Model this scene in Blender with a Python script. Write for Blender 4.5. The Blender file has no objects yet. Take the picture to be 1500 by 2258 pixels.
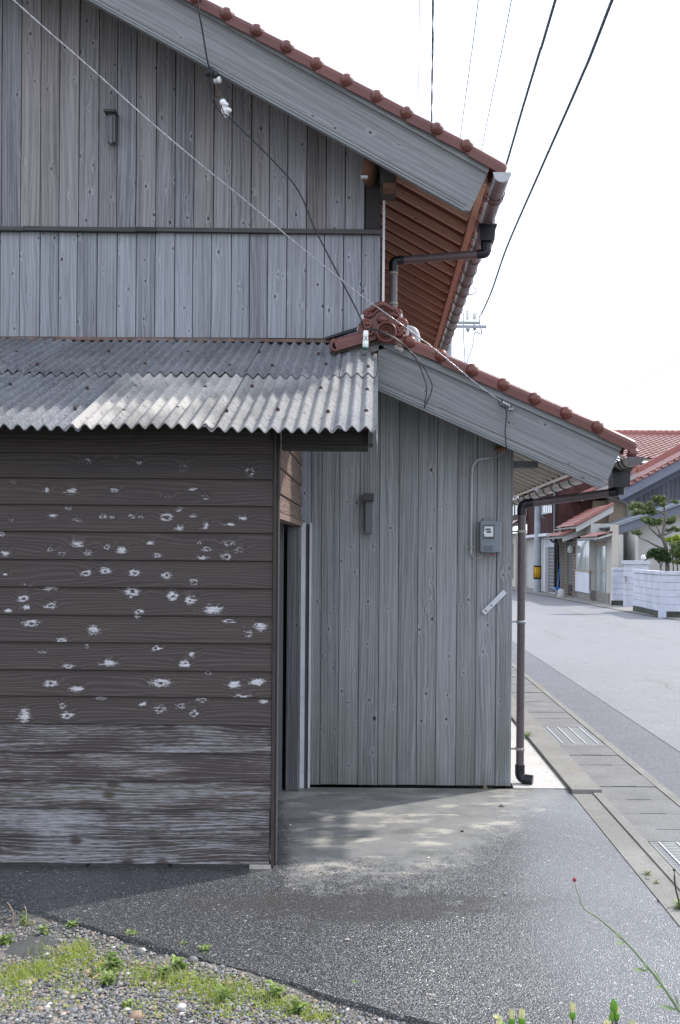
import bpy, bmesh, math, random
from mathutils import Vector, Matrix
R = math.radians
rng = random.Random(11)
scene = bpy.context.scene
col = scene.collection

# ------------------------------------------------------------------ camera, sky, sun, exposure
F = 2195.0                      # focal length in photograph pixels (35 mm lens on a 36 mm tall sensor)
CX, CY = 828.0, 1216.0          # principal point in the photograph (the picture is a shifted view)
CAMZ = 1.6
ROLL = R(0.45)
cam_data = bpy.data.cameras.new('camera')
cam_data.sensor_fit = 'VERTICAL'; cam_data.sensor_height = 36.0
cam_data.lens = 36.0 * F / 2258.0
cam_data.shift_x = (750.0 - CX) / 2258.0
cam_data.shift_y = (CY - 1129.0) / 2258.0
cam_data.clip_start = 0.05; cam_data.clip_end = 2000
cam = bpy.data.objects.new('camera', cam_data)
cam.location = (0, 0, CAMZ); cam.rotation_euler = (math.pi / 2, -ROLL, 0)
col.objects.link(cam); scene.camera = cam

SUN_EL, SUN_AZ = R(45), R(57)   # azimuth from +Y towards +X
world = bpy.data.worlds.new('World'); scene.world = world; world.use_nodes = True
wt = world.node_tree; wt.nodes.clear()
wo = wt.nodes.new('ShaderNodeOutputWorld'); wb = wt.nodes.new('ShaderNodeBackground')
sk = wt.nodes.new('ShaderNodeTexSky'); sk.sky_type = 'NISHITA'; sk.sun_disc = False
sk.sun_elevation = SUN_EL; sk.sun_rotation = SUN_AZ; sk.dust_density = 3.0; sk.air_density = 1.2
tc = wt.nodes.new('ShaderNodeTexCoord'); nz = wt.nodes.new('ShaderNodeTexNoise')
nz.inputs['Scale'].default_value = 1.6; nz.inputs['Detail'].default_value = 5
rp = wt.nodes.new('ShaderNodeMapRange')
rp.inputs[1].default_value = 0.25; rp.inputs[2].default_value = 0.6; rp.inputs[3].default_value = 0.55; rp.inputs[4].default_value = 0.97
mx = wt.nodes.new('ShaderNodeMix'); mx.data_type = 'RGBA'
mx.inputs[7].default_value = (8.9, 9.6, 11.2, 1)          # thin bright rain cloud
wt.links.new(tc.outputs['Generated'], nz.inputs['Vector']); wt.links.new(nz.outputs['Fac'], rp.inputs[0])
wt.links.new(rp.outputs[0], mx.inputs[0]); wt.links.new(sk.outputs[0], mx.inputs[6])
wt.links.new(mx.outputs[2], wb.inputs[0]); wb.inputs[1].default_value = 0.10
wt.links.new(wb.outputs[0], wo.inputs[0])

sun_data = bpy.data.lights.new('sun', 'SUN'); sun_data.energy = 2.5; sun_data.angle = R(1.2); sun_data.color = (1.0, 0.955, 0.89)
sun = bpy.data.objects.new('sun', sun_data); col.objects.link(sun)
sdir = Vector((math.cos(SUN_EL) * math.sin(SUN_AZ), math.cos(SUN_EL) * math.cos(SUN_AZ), math.sin(SUN_EL)))
sun.rotation_euler = (-sdir).to_track_quat('-Z', 'Y').to_euler(); sun.location = (8, 6, 12)
vs = scene.view_settings
vs.view_transform = 'Standard'; vs.look = 'None'; vs.gamma = 1; vs.use_curve_mapping = False
vs.exposure = 0.90
scene.render.engine = 'CYCLES'
scene.cycles.use_denoising = True
scene.cycles.max_bounces = 6; scene.cycles.diffuse_bounces = 3; scene.cycles.glossy_bounces = 3
scene.cycles.transmission_bounces = 4; scene.cycles.transparent_max_bounces = 6

# ------------------------------------------------------------------ measuring: photograph pixel + distance -> point of the place
_r = Vector((math.cos(ROLL), 0, math.sin(ROLL))); _u = Vector((-math.sin(ROLL), 0, math.cos(ROLL)))
def at(u, v, d):
    return Vector((0, 0, CAMZ)) + (Vector((0, 1, 0)) + _r * ((u - CX) / F) + _u * ((CY - v) / F)) * d
def ground(u, v, z=0.0):
    """the point of the ground seen at a pixel"""
    q = at(u, v, 1.0) - Vector((0, 0, CAMZ))
    k = (z - CAMZ) / q.z
    return Vector((0, 0, CAMZ)) + q * k

# ------------------------------------------------------------------ mesh building
class MB:
    def __init__(s): s.v = []; s.f = []; s.uv = []; s.m = []; s.sm = []
    def add(s, vs, fs, uvs=None, mi=0, smooth=False):
        o = len(s.v); s.v += [tuple(p) for p in vs]
        for i, f in enumerate(fs):
            s.f.append([o + k for k in f]); s.m.append(mi); s.sm.append(smooth)
            s.uv.append(uvs[i] if uvs else None)
        return s
    def box(s, lo, hi, mi=0):
        x0, y0, z0 = lo; x1, y1, z1 = hi
        if x0 > x1: x0, x1 = x1, x0
        if y0 > y1: y0, y1 = y1, y0
        if z0 > z1: z0, z1 = z1, z0
        v = [(x0,y0,z0),(x1,y0,z0),(x1,y1,z0),(x0,y1,z0),(x0,y0,z1),(x1,y0,z1),(x1,y1,z1),(x0,y1,z1)]
        return s.add(v, [(0,3,2,1),(4,5,6,7),(0,1,5,4),(1,2,6,5),(2,3,7,6),(3,0,4,7)], mi=mi)
    def bar(s, a, b, w, h, up=(0,0,1), mi=0):
        """square bar from a to b, w across, h along up"""
        a = Vector(a); b = Vector(b); d = (b - a).normalized(); up = Vector(up)
        x = d.cross(up).normalized(); y = x.cross(d).normalized()
        L = (b - a).length
        pts = []; uvs = []
        for e in (a, b):
            for (i, j) in ((-1,-1),(1,-1),(1,1),(-1,1)): pts.append(e + x * (i * w / 2) + y * (j * h / 2))
        o1 = rng.uniform(0, 20); o2 = rng.uniform(0, 20)
        fs = [(0,3,2,1),(4,5,6,7)]
        uvs = [[(o1,o2),(o1,o2+h),(o1+w,o2+h),(o1+w,o2)], [(o1,o2),(o1+w,o2),(o1+w,o2+h),(o1,o2+h)]]
        for k in range(4):
            n = (k + 1) % 4; fs.append((k, n, 4 + n, 4 + k)); ww = (w, h)[k % 2]; q = o2 + k * 0.3
            uvs.append([(o1,q),(o1,q+ww),(o1+L,q+ww),(o1+L,q)])
        return s.add(pts, fs, uvs, mi)
    def tube(s, pts, r, n=8, caps=True, mi=0, smooth=True):
        pts = [Vector(p) for p in pts]; N = len(pts)
        rs = r if isinstance(r, (list, tuple)) else [r] * N
        vs = []; fs = []
        t0 = (pts[1] - pts[0]).normalized()
        ref = Vector((0,0,1)) if abs(t0.z) < 0.9 else Vector((1,0,0))
        x = t0.cross(ref).normalized()
        for i, p in enumerate(pts):
            t = (pts[min(i+1,N-1)] - pts[max(i-1,0)]).normalized()
            x = (x - t * x.dot(t)).normalized(); y = t.cross(x)
            for k in range(n):
                a = 2 * math.pi * k / n
                vs.append(p + x * (math.cos(a) * rs[i]) + y * (math.sin(a) * rs[i]))
        for i in range(N - 1):
            for k in range(n):
                k2 = (k + 1) % n
                fs.append((i*n+k, i*n+k2, (i+1)*n+k2, (i+1)*n+k))
        s.add(vs, fs, mi=mi, smooth=smooth)
        if caps:
            s.add(vs[:n], [list(range(n))[::-1]], mi=mi); s.add(vs[-n:], [list(range(n))], mi=mi)
        return s
    def lathe(s, prof, o, ax, n=16, mi=0, smooth=True):
        """prof: list of (radius, height along ax)"""
        o = Vector(o); ax = Vector(ax).normalized()
        ref = Vector((0,0,1)) if abs(ax.z) < 0.9 else Vector((1,0,0))
        x = ax.cross(ref).normalized(); y = ax.cross(x)
        vs = []; fs = []
        for (r, h) in prof:
            for k in range(n):
                a = 2 * math.pi * k / n
                vs.append(o + ax * h + x * (math.cos(a) * r) + y * (math.sin(a) * r))
        for i in range(len(prof) - 1):
            for k in range(n):
                k2 = (k + 1) % n; fs.append((i*n+k, i*n+k2, (i+1)*n+k2, (i+1)*n+k))
        s.add(vs, fs, mi=mi, smooth=smooth)
        if prof[0][0] > 1e-5: s.add(vs[:n], [list(range(n))[::-1]], mi=mi)
        if prof[-1][0] > 1e-5: s.add(vs[-n:], [list(range(n))], mi=mi)
        return s
    def ball(s, c, r, sx=1, sy=1, sz=1, n=12, m=8, mi=0):
        c = Vector(c); vs = []; fs = []
        for i in range(m + 1):
            t = math.pi * i / m
            for k in range(n):
                a = 2 * math.pi * k / n
                vs.append(c + Vector((math.sin(t)*math.cos(a)*r*sx, math.sin(t)*math.sin(a)*r*sy, math.cos(t)*r*sz)))
        for i in range(m):
            for k in range(n):
                k2 = (k + 1) % n; fs.append((i*n+k, (i+1)*n+k, (i+1)*n+k2, i*n+k2))
        return s.add(vs, fs, mi=mi, smooth=True)
    def prism(s, poly, ext, mi=0, uvdir=None):
        """poly: planar list of points; ext: extrusion vector; uvdir: unit vector of the wood grain"""
        poly = [Vector(p) for p in poly]; ext = Vector(ext); n = len(poly)
        vs = poly + [p + ext for p in poly]
        fs = [list(range(n)), list(range(2*n-1, n-1, -1))]
        for k in range(n):
            k2 = (k + 1) % n; fs.append((k2, k, n + k, n + k2))
        nrm = (poly[1]-poly[0]).cross(poly[2]-poly[0])
        for q in range(2, n-1): nrm += (poly[q]-poly[0]).cross(poly[q+1]-poly[0])
        if nrm.dot(ext) > 0: fs = [f[::-1] for f in fs]
        uvs = None
        if uvdir is not None:
            g = Vector(uvdir).normalized(); e = ext.normalized(); c = g.cross(e).normalized()
            o1 = rng.uniform(0, 9); o2 = rng.uniform(0, 9)
            uvs = [[(vs[k].dot(g) + o1, vs[k].dot(c) + o2 + vs[k].dot(e) * 0.9) for k in f] for f in fs]
        return s.add(vs, fs, uvs, mi)
    def quad(s, a, b, c, d, mi=0, uv=None):
        return s.add([a, b, c, d], [(0, 1, 2, 3)], [uv] if uv else None, mi)
    def build(s, name, mat, parent=None, kind=None):
        me = bpy.data.meshes.new(name); me.from_pydata(s.v, [], s.f)
        mats = mat if isinstance(mat, (list, tuple)) else [mat]
        for m in mats: me.materials.append(m)
        me.polygons.foreach_set('material_index', s.m); me.polygons.foreach_set('use_smooth', s.sm)
        if any(u is not None for u in s.uv):
            ul = me.uv_layers.new(name='UVMap'); flat = []
            for f, u in zip(s.f, s.uv):
                for k in range(len(f)): flat += (u[k] if u is not None else (0.0, 0.0))
            ul.data.foreach_set('uv', flat)
        me.update()
        o = bpy.data.objects.new(name, me); col.objects.link(o)
        if parent is not None: o.parent = parent; 
        if parent is not None and parent.type == 'EMPTY': o.matrix_parent_inverse = Matrix.Translation(parent.location).inverted()
        elif parent is not None: o.matrix_parent_inverse = parent_world(parent).inverted()
        if kind: o['kind'] = kind
        return o
def parent_world(o):
    # world matrix without a depsgraph update (only translations are used in this script)
    m = Matrix.Translation(o.location)
    if o.parent is not None: m = parent_world(o.parent) @ o.matrix_parent_inverse @ m
    return m
def thing(name, label, cat, loc=(0,0,0), group=None):
    o = bpy.data.objects.new(name, None); col.objects.link(o); o.location = loc; o.empty_display_size = 0.1
    o['label'] = label; o['category'] = cat
    if group: o['group'] = group
    return o
def tag(o, label, cat, group=None):
    o['label'] = label; o['category'] = cat
    if group: o['group'] = group
    return o
def struct(o): o['kind'] = 'structure'; return o
def copy_tree(o, parent, off):
    c = o.copy(); col.objects.link(c)
    if parent is None: c.location = Vector(o.location) + Vector(off)
    else: c.parent = parent
    for ch in o.children: copy_tree(ch, c, off)
    return c
def plank(name, P0, P1, P2, P3, n, t, mat, parent, ch=0.002, u0=None, v0=None):
    """a board: P0-P1 across its start, P3-P2 across its end, n outward, t thick; UV u along the grain, v across"""
    P = [Vector(p) for p in (P0, P1, P2, P3)]; n = Vector(n).normalized()
    al = (P[3] - P[0] + P[2] - P[1]) / 2; ac = (P[1] - P[0] + P[2] - P[3]) / 2
    L = al.length; al = al / L; ac = ac - al * ac.dot(al); W = ac.length; ac = ac / W
    ch = min(ch, W / 4, L / 4)
    u0 = rng.uniform(0, 30) if u0 is None else u0; v0 = rng.uniform(0, 30) if v0 is None else v0
    c = sum(P, Vector()) / 4
    ins = [P[0] + al*ch + ac*ch, P[1] + al*ch - ac*ch, P[2] - al*ch - ac*ch, P[3] - al*ch + ac*ch]
    vs = ins + [p - n * ch for p in P] + [p - n * t for p in P]
    fs = [(0,1,2,3)] + [(4+k, 4+(k+1)%4, (k+1)%4, k) for k in range(4)] + [(8+k, 8+(k+1)%4, 4+(k+1)%4, 4+k) for k in range(4)] + [(11,10,9,8)]
    if (ins[1]-ins[0]).cross(ins[3]-ins[0]).dot(n) < 0: fs = [f[::-1] for f in fs]
    org = P[0]
    uvs = [[(u0 + (vs[k]-org).dot(al), v0 + (vs[k]-org).dot(ac) + (vs[k]-org).dot(n)) for k in f] for f in fs]
    return MB().add(vs, fs, uvs).build(name, mat, parent)
# ------------------------------------------------------------------ materials
class T:
    """a small node-tree writer"""
    def __init__(s, name, rough=0.7, spec=0.3, metallic=0.0):
        s.mat = bpy.data.materials.new(name); s.mat.use_nodes = True
        s.t = s.mat.node_tree; s.t.nodes.clear()
        s.out = s.t.nodes.new('ShaderNodeOutputMaterial'); s.b = s.t.nodes.new('ShaderNodeBsdfPrincipled')
        s.t.links.new(s.b.outputs[0], s.out.inputs[0])
        s.b.inputs['Roughness'].default_value = rough; s.b.inputs['Specular IOR Level'].default_value = spec
        s.b.inputs['Metallic'].default_value = metallic
    def put(s, sock, x):
        if x is None: return
        if hasattr(x, 'is_output') or hasattr(x, 'links'): s.t.links.new(x, sock)
        elif isinstance(x, (tuple, list)):
            x = tuple(x)
            if sock.type == 'RGBA' and len(x) == 3: x = x + (1,)
            sock.default_value = x
        else:
            sock.default_value = x if sock.type in ('VALUE', 'INT') else ((x,)*3 if sock.type == 'VECTOR' else (x,x,x,1))
    def n(s, ty): return s.t.nodes.new(ty)
    def m(s, op, a, b=None, c=None, clamp=False):
        q = s.n('ShaderNodeMath'); q.operation = op; q.use_clamp = clamp
        s.put(q.inputs[0], a); s.put(q.inputs[1], b); s.put(q.inputs[2], c); return q.outputs[0]
    def vm(s, op, a, b=None):
        q = s.n('ShaderNodeVectorMath'); q.operation = op; s.put(q.inputs[0], a); s.put(q.inputs[1], b)
        return q.outputs['Value'] if op in ('LENGTH', 'DOT_PRODUCT', 'DISTANCE') else q.outputs[0]
    def comb(s, x, y, z=0.0):
        q = s.n('ShaderNodeCombineXYZ'); s.put(q.inputs[0], x); s.put(q.inputs[1], y); s.put(q.inputs[2], z); return q.outputs[0]
    def sep(s, v):
        q = s.n('ShaderNodeSeparateXYZ'); s.put(q.inputs[0], v); return q.outputs[0], q.outputs[1], q.outputs[2]
    def tc(s, k): return s.n('ShaderNodeTexCoord').outputs[k]
    def pos(s): return s.n('ShaderNodeNewGeometry').outputs['Position']
    def rnd(s): return s.n('ShaderNodeObjectInfo').outputs['Random']
    def noise(s, v, sc=1.0, det=3.0, rough=0.55, dist=0.0, colr=False):
        q = s.n('ShaderNodeTexNoise'); s.put(q.inputs['Vector'], v); s.put(q.inputs['Scale'], sc)
        q.inputs['Detail'].default_value = det; q.inputs['Roughness'].default_value = rough; q.inputs['Distortion'].default_value = dist
        return q.outputs['Color'] if colr else q.outputs['Fac']
    def vor(s, v, sc=1.0, dim='3D', feat='F1', rand=1.0):
        q = s.n('ShaderNodeTexVoronoi'); q.voronoi_dimensions = dim; q.feature = feat
        s.put(q.inputs['Vector'], v); s.put(q.inputs['Scale'], sc); q.inputs['Randomness'].default_value = rand
        return q.outputs
    def mr(s, x, a, b, c=0.0, d=1.0, smooth=True):
        q = s.n('ShaderNodeMapRange'); q.interpolation_type = 'SMOOTHSTEP' if smooth else 'LINEAR'
        s.put(q.inputs[0], x); s.put(q.inputs[1], a); s.put(q.inputs[2], b); s.put(q.inputs[3], c); s.put(q.inputs[4], d); return q.outputs[0]
    def mix(s, f, a, b, mode='MIX'):
        q = s.n('ShaderNodeMix'); q.data_type = 'RGBA'; q.blend_type = mode
        s.put(q.inputs[0], f); s.put(q.inputs[6], a); s.put(q.inputs[7], b); return q.outputs[2]
    def ramp(s, f, stops, interp='LINEAR'):
        q = s.n('ShaderNodeValToRGB'); s.put(q.inputs[0], f); e = q.color_ramp; e.interpolation = interp
        while len(e.elements) < len(stops): e.elements.new(0.5)
        for k, (p, c) in enumerate(stops): e.elements[k].position = p; e.elements[k].color = tuple(c) + (1,)
        return q.outputs[0]
    def bump(s, h, strength=0.4, dist=0.01):
        q = s.n('ShaderNodeBump'); q.inputs['Strength'].default_value = strength; q.inputs['Distance'].default_value = dist
        s.put(q.inputs['Height'], h); s.t.links.new(q.outputs[0], s.b.inputs['Normal'])
    def fin(s, c, rough=None):
        s.put(s.b.inputs['Base Color'], c)
        if rough is not None: s.put(s.b.inputs['Roughness'], rough)
        return s.mat

def plain(name, c, rough=0.6, spec=0.3, metallic=0.0, var=0.12, scale=6.0, bump=0.0):
    """a painted or moulded surface with slight dirt"""
    t = T(name, rough, spec, metallic); p = t.tc('Object')
    a = t.noise(p, scale, 4); b = t.noise(p, scale * 9, 3)
    f = t.m('ADD', t.m('MULTIPLY', a, 0.7), t.m('MULTIPLY', b, 0.3))
    lo = tuple(x * (1 - 2.2 * var) for x in c); hi = tuple(min(1, x * (1 + 1.4 * var)) for x in c)
    if bump: t.bump(b, bump, 0.004)
    return t.fin(t.ramp(f, [(0.3, lo), (0.7, hi)]), t.mr(b, 0.3, 0.7, max(0.05, rough - 0.1), min(1, rough + 0.1)))

def wood(name, dark, light, knots=None, vor_keep=0.55, ring=42.0, tone=(0.0, 1.0), halo=0.5, warm=None, green=0.0, knotcol=(0.02,0.018,0.018), bumpk=0.35, rough=0.75, rain=0.0):
    """weathered board; UV in metres, u along the grain, v across"""
    t = T(name, rough, 0.25)
    U, V, _ = t.sep(t.tc('UV')); r = t.rnd(); seed = t.m('MULTIPLY', r, 61.0)
    r2 = t.m('FRACT', t.m('MULTIPLY', r, 17.31)); r3 = t.m('FRACT', t.m('MULTIPLY', r, 41.77))
    def P(a, b, o=0.0): return t.comb(t.m('MULTIPLY', U, a), t.m('MULTIPLY', V, b), t.m('ADD', seed, o))
    n1 = t.noise(P(0.55, 6.0), 1, 2); n2 = t.noise(P(0.9, 38.0, 3.0), 1, 4, 0.6); n3 = t.noise(P(9, 190.0, 7.0), 1, 3, 0.6)
    n4 = t.noise(P(1.1, 3.0, 11.0), 1, 3)
    if knots is None:
        vo = t.vor(t.comb(t.m('ADD', t.m('MULTIPLY', U, 5.2), seed), t.m('ADD', t.m('MULTIPLY', V, 8.6), seed)), 1, '2D')
        cr, _, _ = t.sep(vo['Color'])
        kd = t.m('ADD', t.m('MULTIPLY', vo['Distance'], 0.60), t.m('GREATER_THAN', vor_keep, cr))
    else:
        kd = 9.0
        for (ku, kv, kr) in knots:
            dd = t.vm('LENGTH', t.vm('MULTIPLY', t.vm('SUBTRACT', t.comb(U, V), (ku, kv, 0)), (0.75 / kr, 1.0 / kr, 0)))
            kd = t.m('MULTIPLY', dd, 0.05) if kd == 9.0 else t.m('MINIMUM', kd, t.m('MULTIPLY', dd, 0.05))
        if kd == 9.0: kd = t.m('ADD', 9.0, 0.0)
    wob = t.m('ADD', t.m('MULTIPLY', t.m('SUBTRACT', t.noise(P(26, 50, 5.0), 1, 3), 0.5), 0.055), t.m('MULTIPLY', t.m('SUBTRACT', t.noise(P(5, 30, 31.0), 1, 2), 0.45), 0.08))
    kd = t.m('ADD', kd, wob)
    bul = t.mr(kd, 0.20, 0.0)
    g = t.m('ADD', t.m('ADD', t.m('MULTIPLY', V, ring), t.m('MULTIPLY', n1, 6.0)), t.m('MULTIPLY', bul, 0.75))
    rg = t.m('POWER', t.m('ADD', 0.5, t.m('MULTIPLY', t.m('SINE', t.m('MULTIPLY', g, 6.2832)), 0.5)), 2.0)
    f = t.m('ADD', t.m('ADD', t.m('MULTIPLY', n2, 0.70), t.m('MULTIPLY', rg, 0.15)), t.m('ADD', t.m('MULTIPLY', n3, 0.34), t.m('MULTIPLY', n4, 0.24)))
    f = t.m('ADD', f, t.m('MULTIPLY', t.m('SUBTRACT', r2, 0.5), 0.20))
    f = t.mr(f, 0.46, 1.02, tone[0], tone[1], False)
    c = t.ramp(f, [(0.0, dark), (0.45, tuple(d*0.5 + l*0.5 for d, l in zip(dark, light))), (1.0, light)])
    if warm: c = t.mix(t.m('MULTIPLY', t.mr(r3, 0.2, 0.95), 0.5), c, t.mix(1.0, c, warm, 'MULTIPLY'))
    if green:
        z = t.sep(t.pos())[2]
        c = t.mix(t.m('MULTIPLY', t.mr(z, 1.1, 0.0), t.m('MULTIPLY', t.mr(n4, 0.3, 0.6), green)), c, (0.075, 0.082, 0.055))
    c = t.mix(t.m('MULTIPLY', t.m('MULTIPLY', t.mr(kd, 0.15, 0.05), t.mr(n3, 0.25, 0.65)), halo), c, tuple(min(1, x * 1.5) for x in light))
    core = t.mr(kd, 0.042, 0.022)
    c = t.mix(t.m('MULTIPLY', core, t.mr(t.noise(P(6, 9, 41.0), 1, 1), 0.35, 0.6, 0.55, 0.95)), c, knotcol)
    # narrow checks (drying cracks)
    ck = t.noise(P(2.2, 120.0, 19.0), 1, 2, 0.5)
    ckm = t.mr(ck, 0.70, 0.75); c = t.mix(t.m('MULTIPLY', ckm, 0.6), c, tuple(x * 0.25 for x in dark))
    h = t.m('SUBTRACT', t.m('ADD', t.m('MULTIPLY', n3, 0.5), t.m('MULTIPLY', rg, 0.5)), t.m('ADD', t.m('MULTIPLY', ckm, 1.0), core))
    t.bump(h, bumpk, 0.004)
    return t.fin(c)

def painted_board(name, patches, wear, tint=(0.046, 0.039, 0.041), bare=(0.35, 0.348, 0.365), brown=0.0, green=0.0):
    """dark stained siding: stain gone round the knots (patches) and along the grain (wear 0..1)"""
    t = T(name, 0.62, 0.3)
    U, V, _ = t.sep(t.tc('UV')); seed = t.m('MULTIPLY', t.rnd(), 71.0)
    def P(a, b, o=0.0): return t.comb(t.m('MULTIPLY', U, a), t.m('MULTIPLY', V, b), t.m('ADD', seed, o))
    n1 = t.noise(P(0.8, 6.0), 1, 2); n2 = t.noise(P(3.0, 60.0, 3.0), 1, 4, 0.62); n3 = t.noise(P(18, 260.0, 7.0), 1, 3, 0.6); n4 = t.noise(P(1.6, 8.0, 9.0), 1, 3)
    pk = None; bulge = None
    rag = t.m('ADD', t.m('MULTIPLY', t.noise(P(70, 170, 5.0), 1, 4, 0.75), 1.7), t.m('MULTIPLY', t.noise(P(10, 120, 6.0), 1, 3), 0.8))
    wa = t.m('MULTIPLY', t.m('SUBTRACT', t.noise(P(26, 40, 23.0), 1, 3, 0.6), 0.5), 0.040); wb2 = t.m('MULTIPLY', t.m('SUBTRACT', t.noise(P(30, 50, 29.0), 1, 3, 0.6), 0.5), 0.034)
    UV2 = t.comb(t.m('ADD', U, wa), t.m('ADD', V, wb2))
    for (ku, kv, rx, ry, st) in patches:
        dd = t.vm('LENGTH', t.vm('MULTIPLY', t.vm('SUBTRACT', UV2, (ku, kv, 0)), (0.85 / rx, 1.05 / ry, 0)))
        q = t.m('SUBTRACT', 0.34 + 0.46 * st, t.m('MULTIPLY', dd, 0.62))
        hs = (ku * 913.7 + kv * 371.3) % 1.0
        if hs > 0.45 or st < 0.75:                                          # the dark eye of the knot
            q = t.m('SUBTRACT', q, t.mr(dd, 0.55, 0.1, 0.0, 0.45 + 0.5 * hs))
        b = t.mr(dd, 2.6, 0.0)
        d2 = t.vm('LENGTH', t.vm('MULTIPLY', t.vm('SUBTRACT', UV2, (ku + (hs - 0.5) * rx, kv - ry * 0.25, 0)), (0.36 / rx, 2.3 / ry, 0)))
        if hs < 0.3: q = t.m('MAXIMUM', q, t.m('SUBTRACT', 0.10 + 0.36 * st, t.m('MULTIPLY', d2, 0.5)))       # scuff drawn out along the grain
        pk = q if pk is None else t.m('MAXIMUM', pk, q)
        bulge = b if bulge is None else t.m('MAXIMUM', bulge, b)
    if pk is None: pk = t.m('ADD', -5.0, 0.0); bulge = t.m('ADD', 0.0, 0.0)
    g = t.m('ADD', t.m('ADD', t.m('MULTIPLY', V, 62.0), t.m('MULTIPLY', n1, 9.0)), t.m('MULTIPLY', bulge, 1.6))
    rg = t.m('POWER', t.m('ADD', 0.5, t.m('MULTIPLY', t.m('SINE', t.m('MULTIPLY', g, 6.2832)), 0.5)), 2.0)
    base = t.ramp(t.m('ADD', t.m('MULTIPLY', n2, 0.65), t.m('MULTIPLY', rg, 0.35)), [(0.15, tuple(x * 0.62 for x in tint)), (0.5, tint), (0.9, tuple(x * 1.75 for x in tint))])
    base = t.mix(t.m('MULTIPLY', t.mr(n4, 0.35, 0.7), brown), base, (0.075, 0.055, 0.045))
    if green: base = t.mix(t.m('MULTIPLY', t.mr(n4, 0.5, 0.7), green), base, (0.06, 0.062, 0.035))
    peel = t.mr(t.m('ADD', pk, t.m('MULTIPLY', t.m('SUBTRACT', rag, 1.25), 1.0)), 0.18, 0.58)
    # grain wear: pale where soft rings have lost the stain
    w = t.m('ADD', t.m('MULTIPLY', n2, 0.42), t.m('ADD', t.m('MULTIPLY', rg, 0.10), t.m('ADD', t.m('MULTIPLY', n3, 0.42), t.m('MULTIPLY', n4, 0.62))))
    thr = 1.12 - 0.46 * wear
    gw = t.mr(w, thr - 0.06, thr + 0.20, 0.0, 0.62 + 0.3 * wear)
    gw = t.m('MULTIPLY', gw, t.mr(n3, 0.3, 0.55, 0.45, 1.0))
    if wear > 0.3:   # knots stay dark in the worn boards
        vo = t.vor(t.comb(t.m('ADD', t.m('MULTIPLY', U, 5.0), seed), t.m('ADD', t.m('MULTIPLY', V, 8.0), seed)), 1, '2D')
        cr, _, _ = t.sep(vo['Color']); kd = t.m('ADD', vo['Distance'], t.m('GREATER_THAN', 0.5, cr))
        gw = t.m('MULTIPLY', gw, t.mr(t.m('ADD', kd, t.m('MULTIPLY', n3, 0.12)), 0.14, 0.3))
    c = t.mix(gw, base, tuple(x * 0.85 for x in bare))
    c = t.mix(t.m('MULTIPLY', peel, t.mr(n3, 0.25, 0.55, 0.5, 1.0)), c, t.mix(n3, tuple(x * 1.1 for x in bare), tuple(min(1, x * 1.7) for x in bare)))
    t.bump(t.m('ADD', t.m('MULTIPLY', rg, 0.6), t.m('SUBTRACT', t.m('MULTIPLY', n3, 0.5), t.m('MULTIPLY', peel, 0.6))), 0.4, 0.004)
    return t.fin(c)

WG_D, WG_L = (0.075, 0.078, 0.088), (0.245, 0.255, 0.290)
M = {}
M['wall_up'] = wood('weathered_cedar_upper', (0.122, 0.122, 0.131), (0.350, 0.350, 0.374), vor_keep=0.42, halo=0.12, warm=(1.0, 0.86, 0.74))
M['wall_low'] = wood('weathered_cedar_band', (0.150, 0.155, 0.172), (0.375, 0.386, 0.425), vor_keep=0.48, halo=0.12)
M['barge'] = wood('weathered_barge_board', (0.125, 0.132, 0.134), (0.325, 0.338, 0.345), vor_keep=0.72, ring=30.0, halo=0.1, tone=(0.15, 0.85), bumpk=0.25)
M['trim'] = wood('dark_weathered_trim', (0.045, 0.042, 0.042), (0.11, 0.105, 0.105), vor_keep=0.9, halo=0.1)
M['old_post'] = wood('old_grey_post', (0.08, 0.08, 0.085), (0.22, 0.225, 0.24), vor_keep=0.8, halo=0.1)
M['dark_wood'] = wood('dark_beam_wood', (0.022, 0.021, 0.021), (0.07, 0.066, 0.064), vor_keep=0.9, halo=0.1)
M['rafter'] = wood('bounce_lit_rafter', (0.60, 0.37, 0.27), (0.86, 0.64, 0.52), vor_keep=0.9, halo=0.0)  # red-brown wood painted pale for light bounced up from the ground
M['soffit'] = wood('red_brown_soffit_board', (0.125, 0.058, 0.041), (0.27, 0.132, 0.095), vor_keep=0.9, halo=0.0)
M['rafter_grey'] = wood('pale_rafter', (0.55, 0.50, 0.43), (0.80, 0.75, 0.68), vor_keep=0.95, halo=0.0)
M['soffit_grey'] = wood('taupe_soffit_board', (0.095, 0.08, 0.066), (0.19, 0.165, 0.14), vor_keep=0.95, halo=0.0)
M['log_end'] = wood('cut_log_end', (0.10, 0.052, 0.032), (0.24, 0.14, 0.09), vor_keep=0.9, ring=90)
M['far_wood'] = wood('far_hazed_blue_grey_boards', (0.085, 0.092, 0.12), (0.24, 0.255, 0.31), vor_keep=0.9, halo=0.0)  # board colour lifted paler to stand in for haze over the far street
M['far_red'] = plain('far_dark_red_metal', (0.075, 0.026, 0.026), 0.6, var=0.25)
M['far_dark'] = plain('far_dark_boards', (0.045, 0.032, 0.030), 0.8, var=0.25)
M['lintel'] = painted_board('sunlit_brown_siding', [], 0.25, tint=(0.16, 0.115, 0.095), bare=(0.36, 0.31, 0.28))  # pinkish sunlight on the side boards is put into this colour

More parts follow.
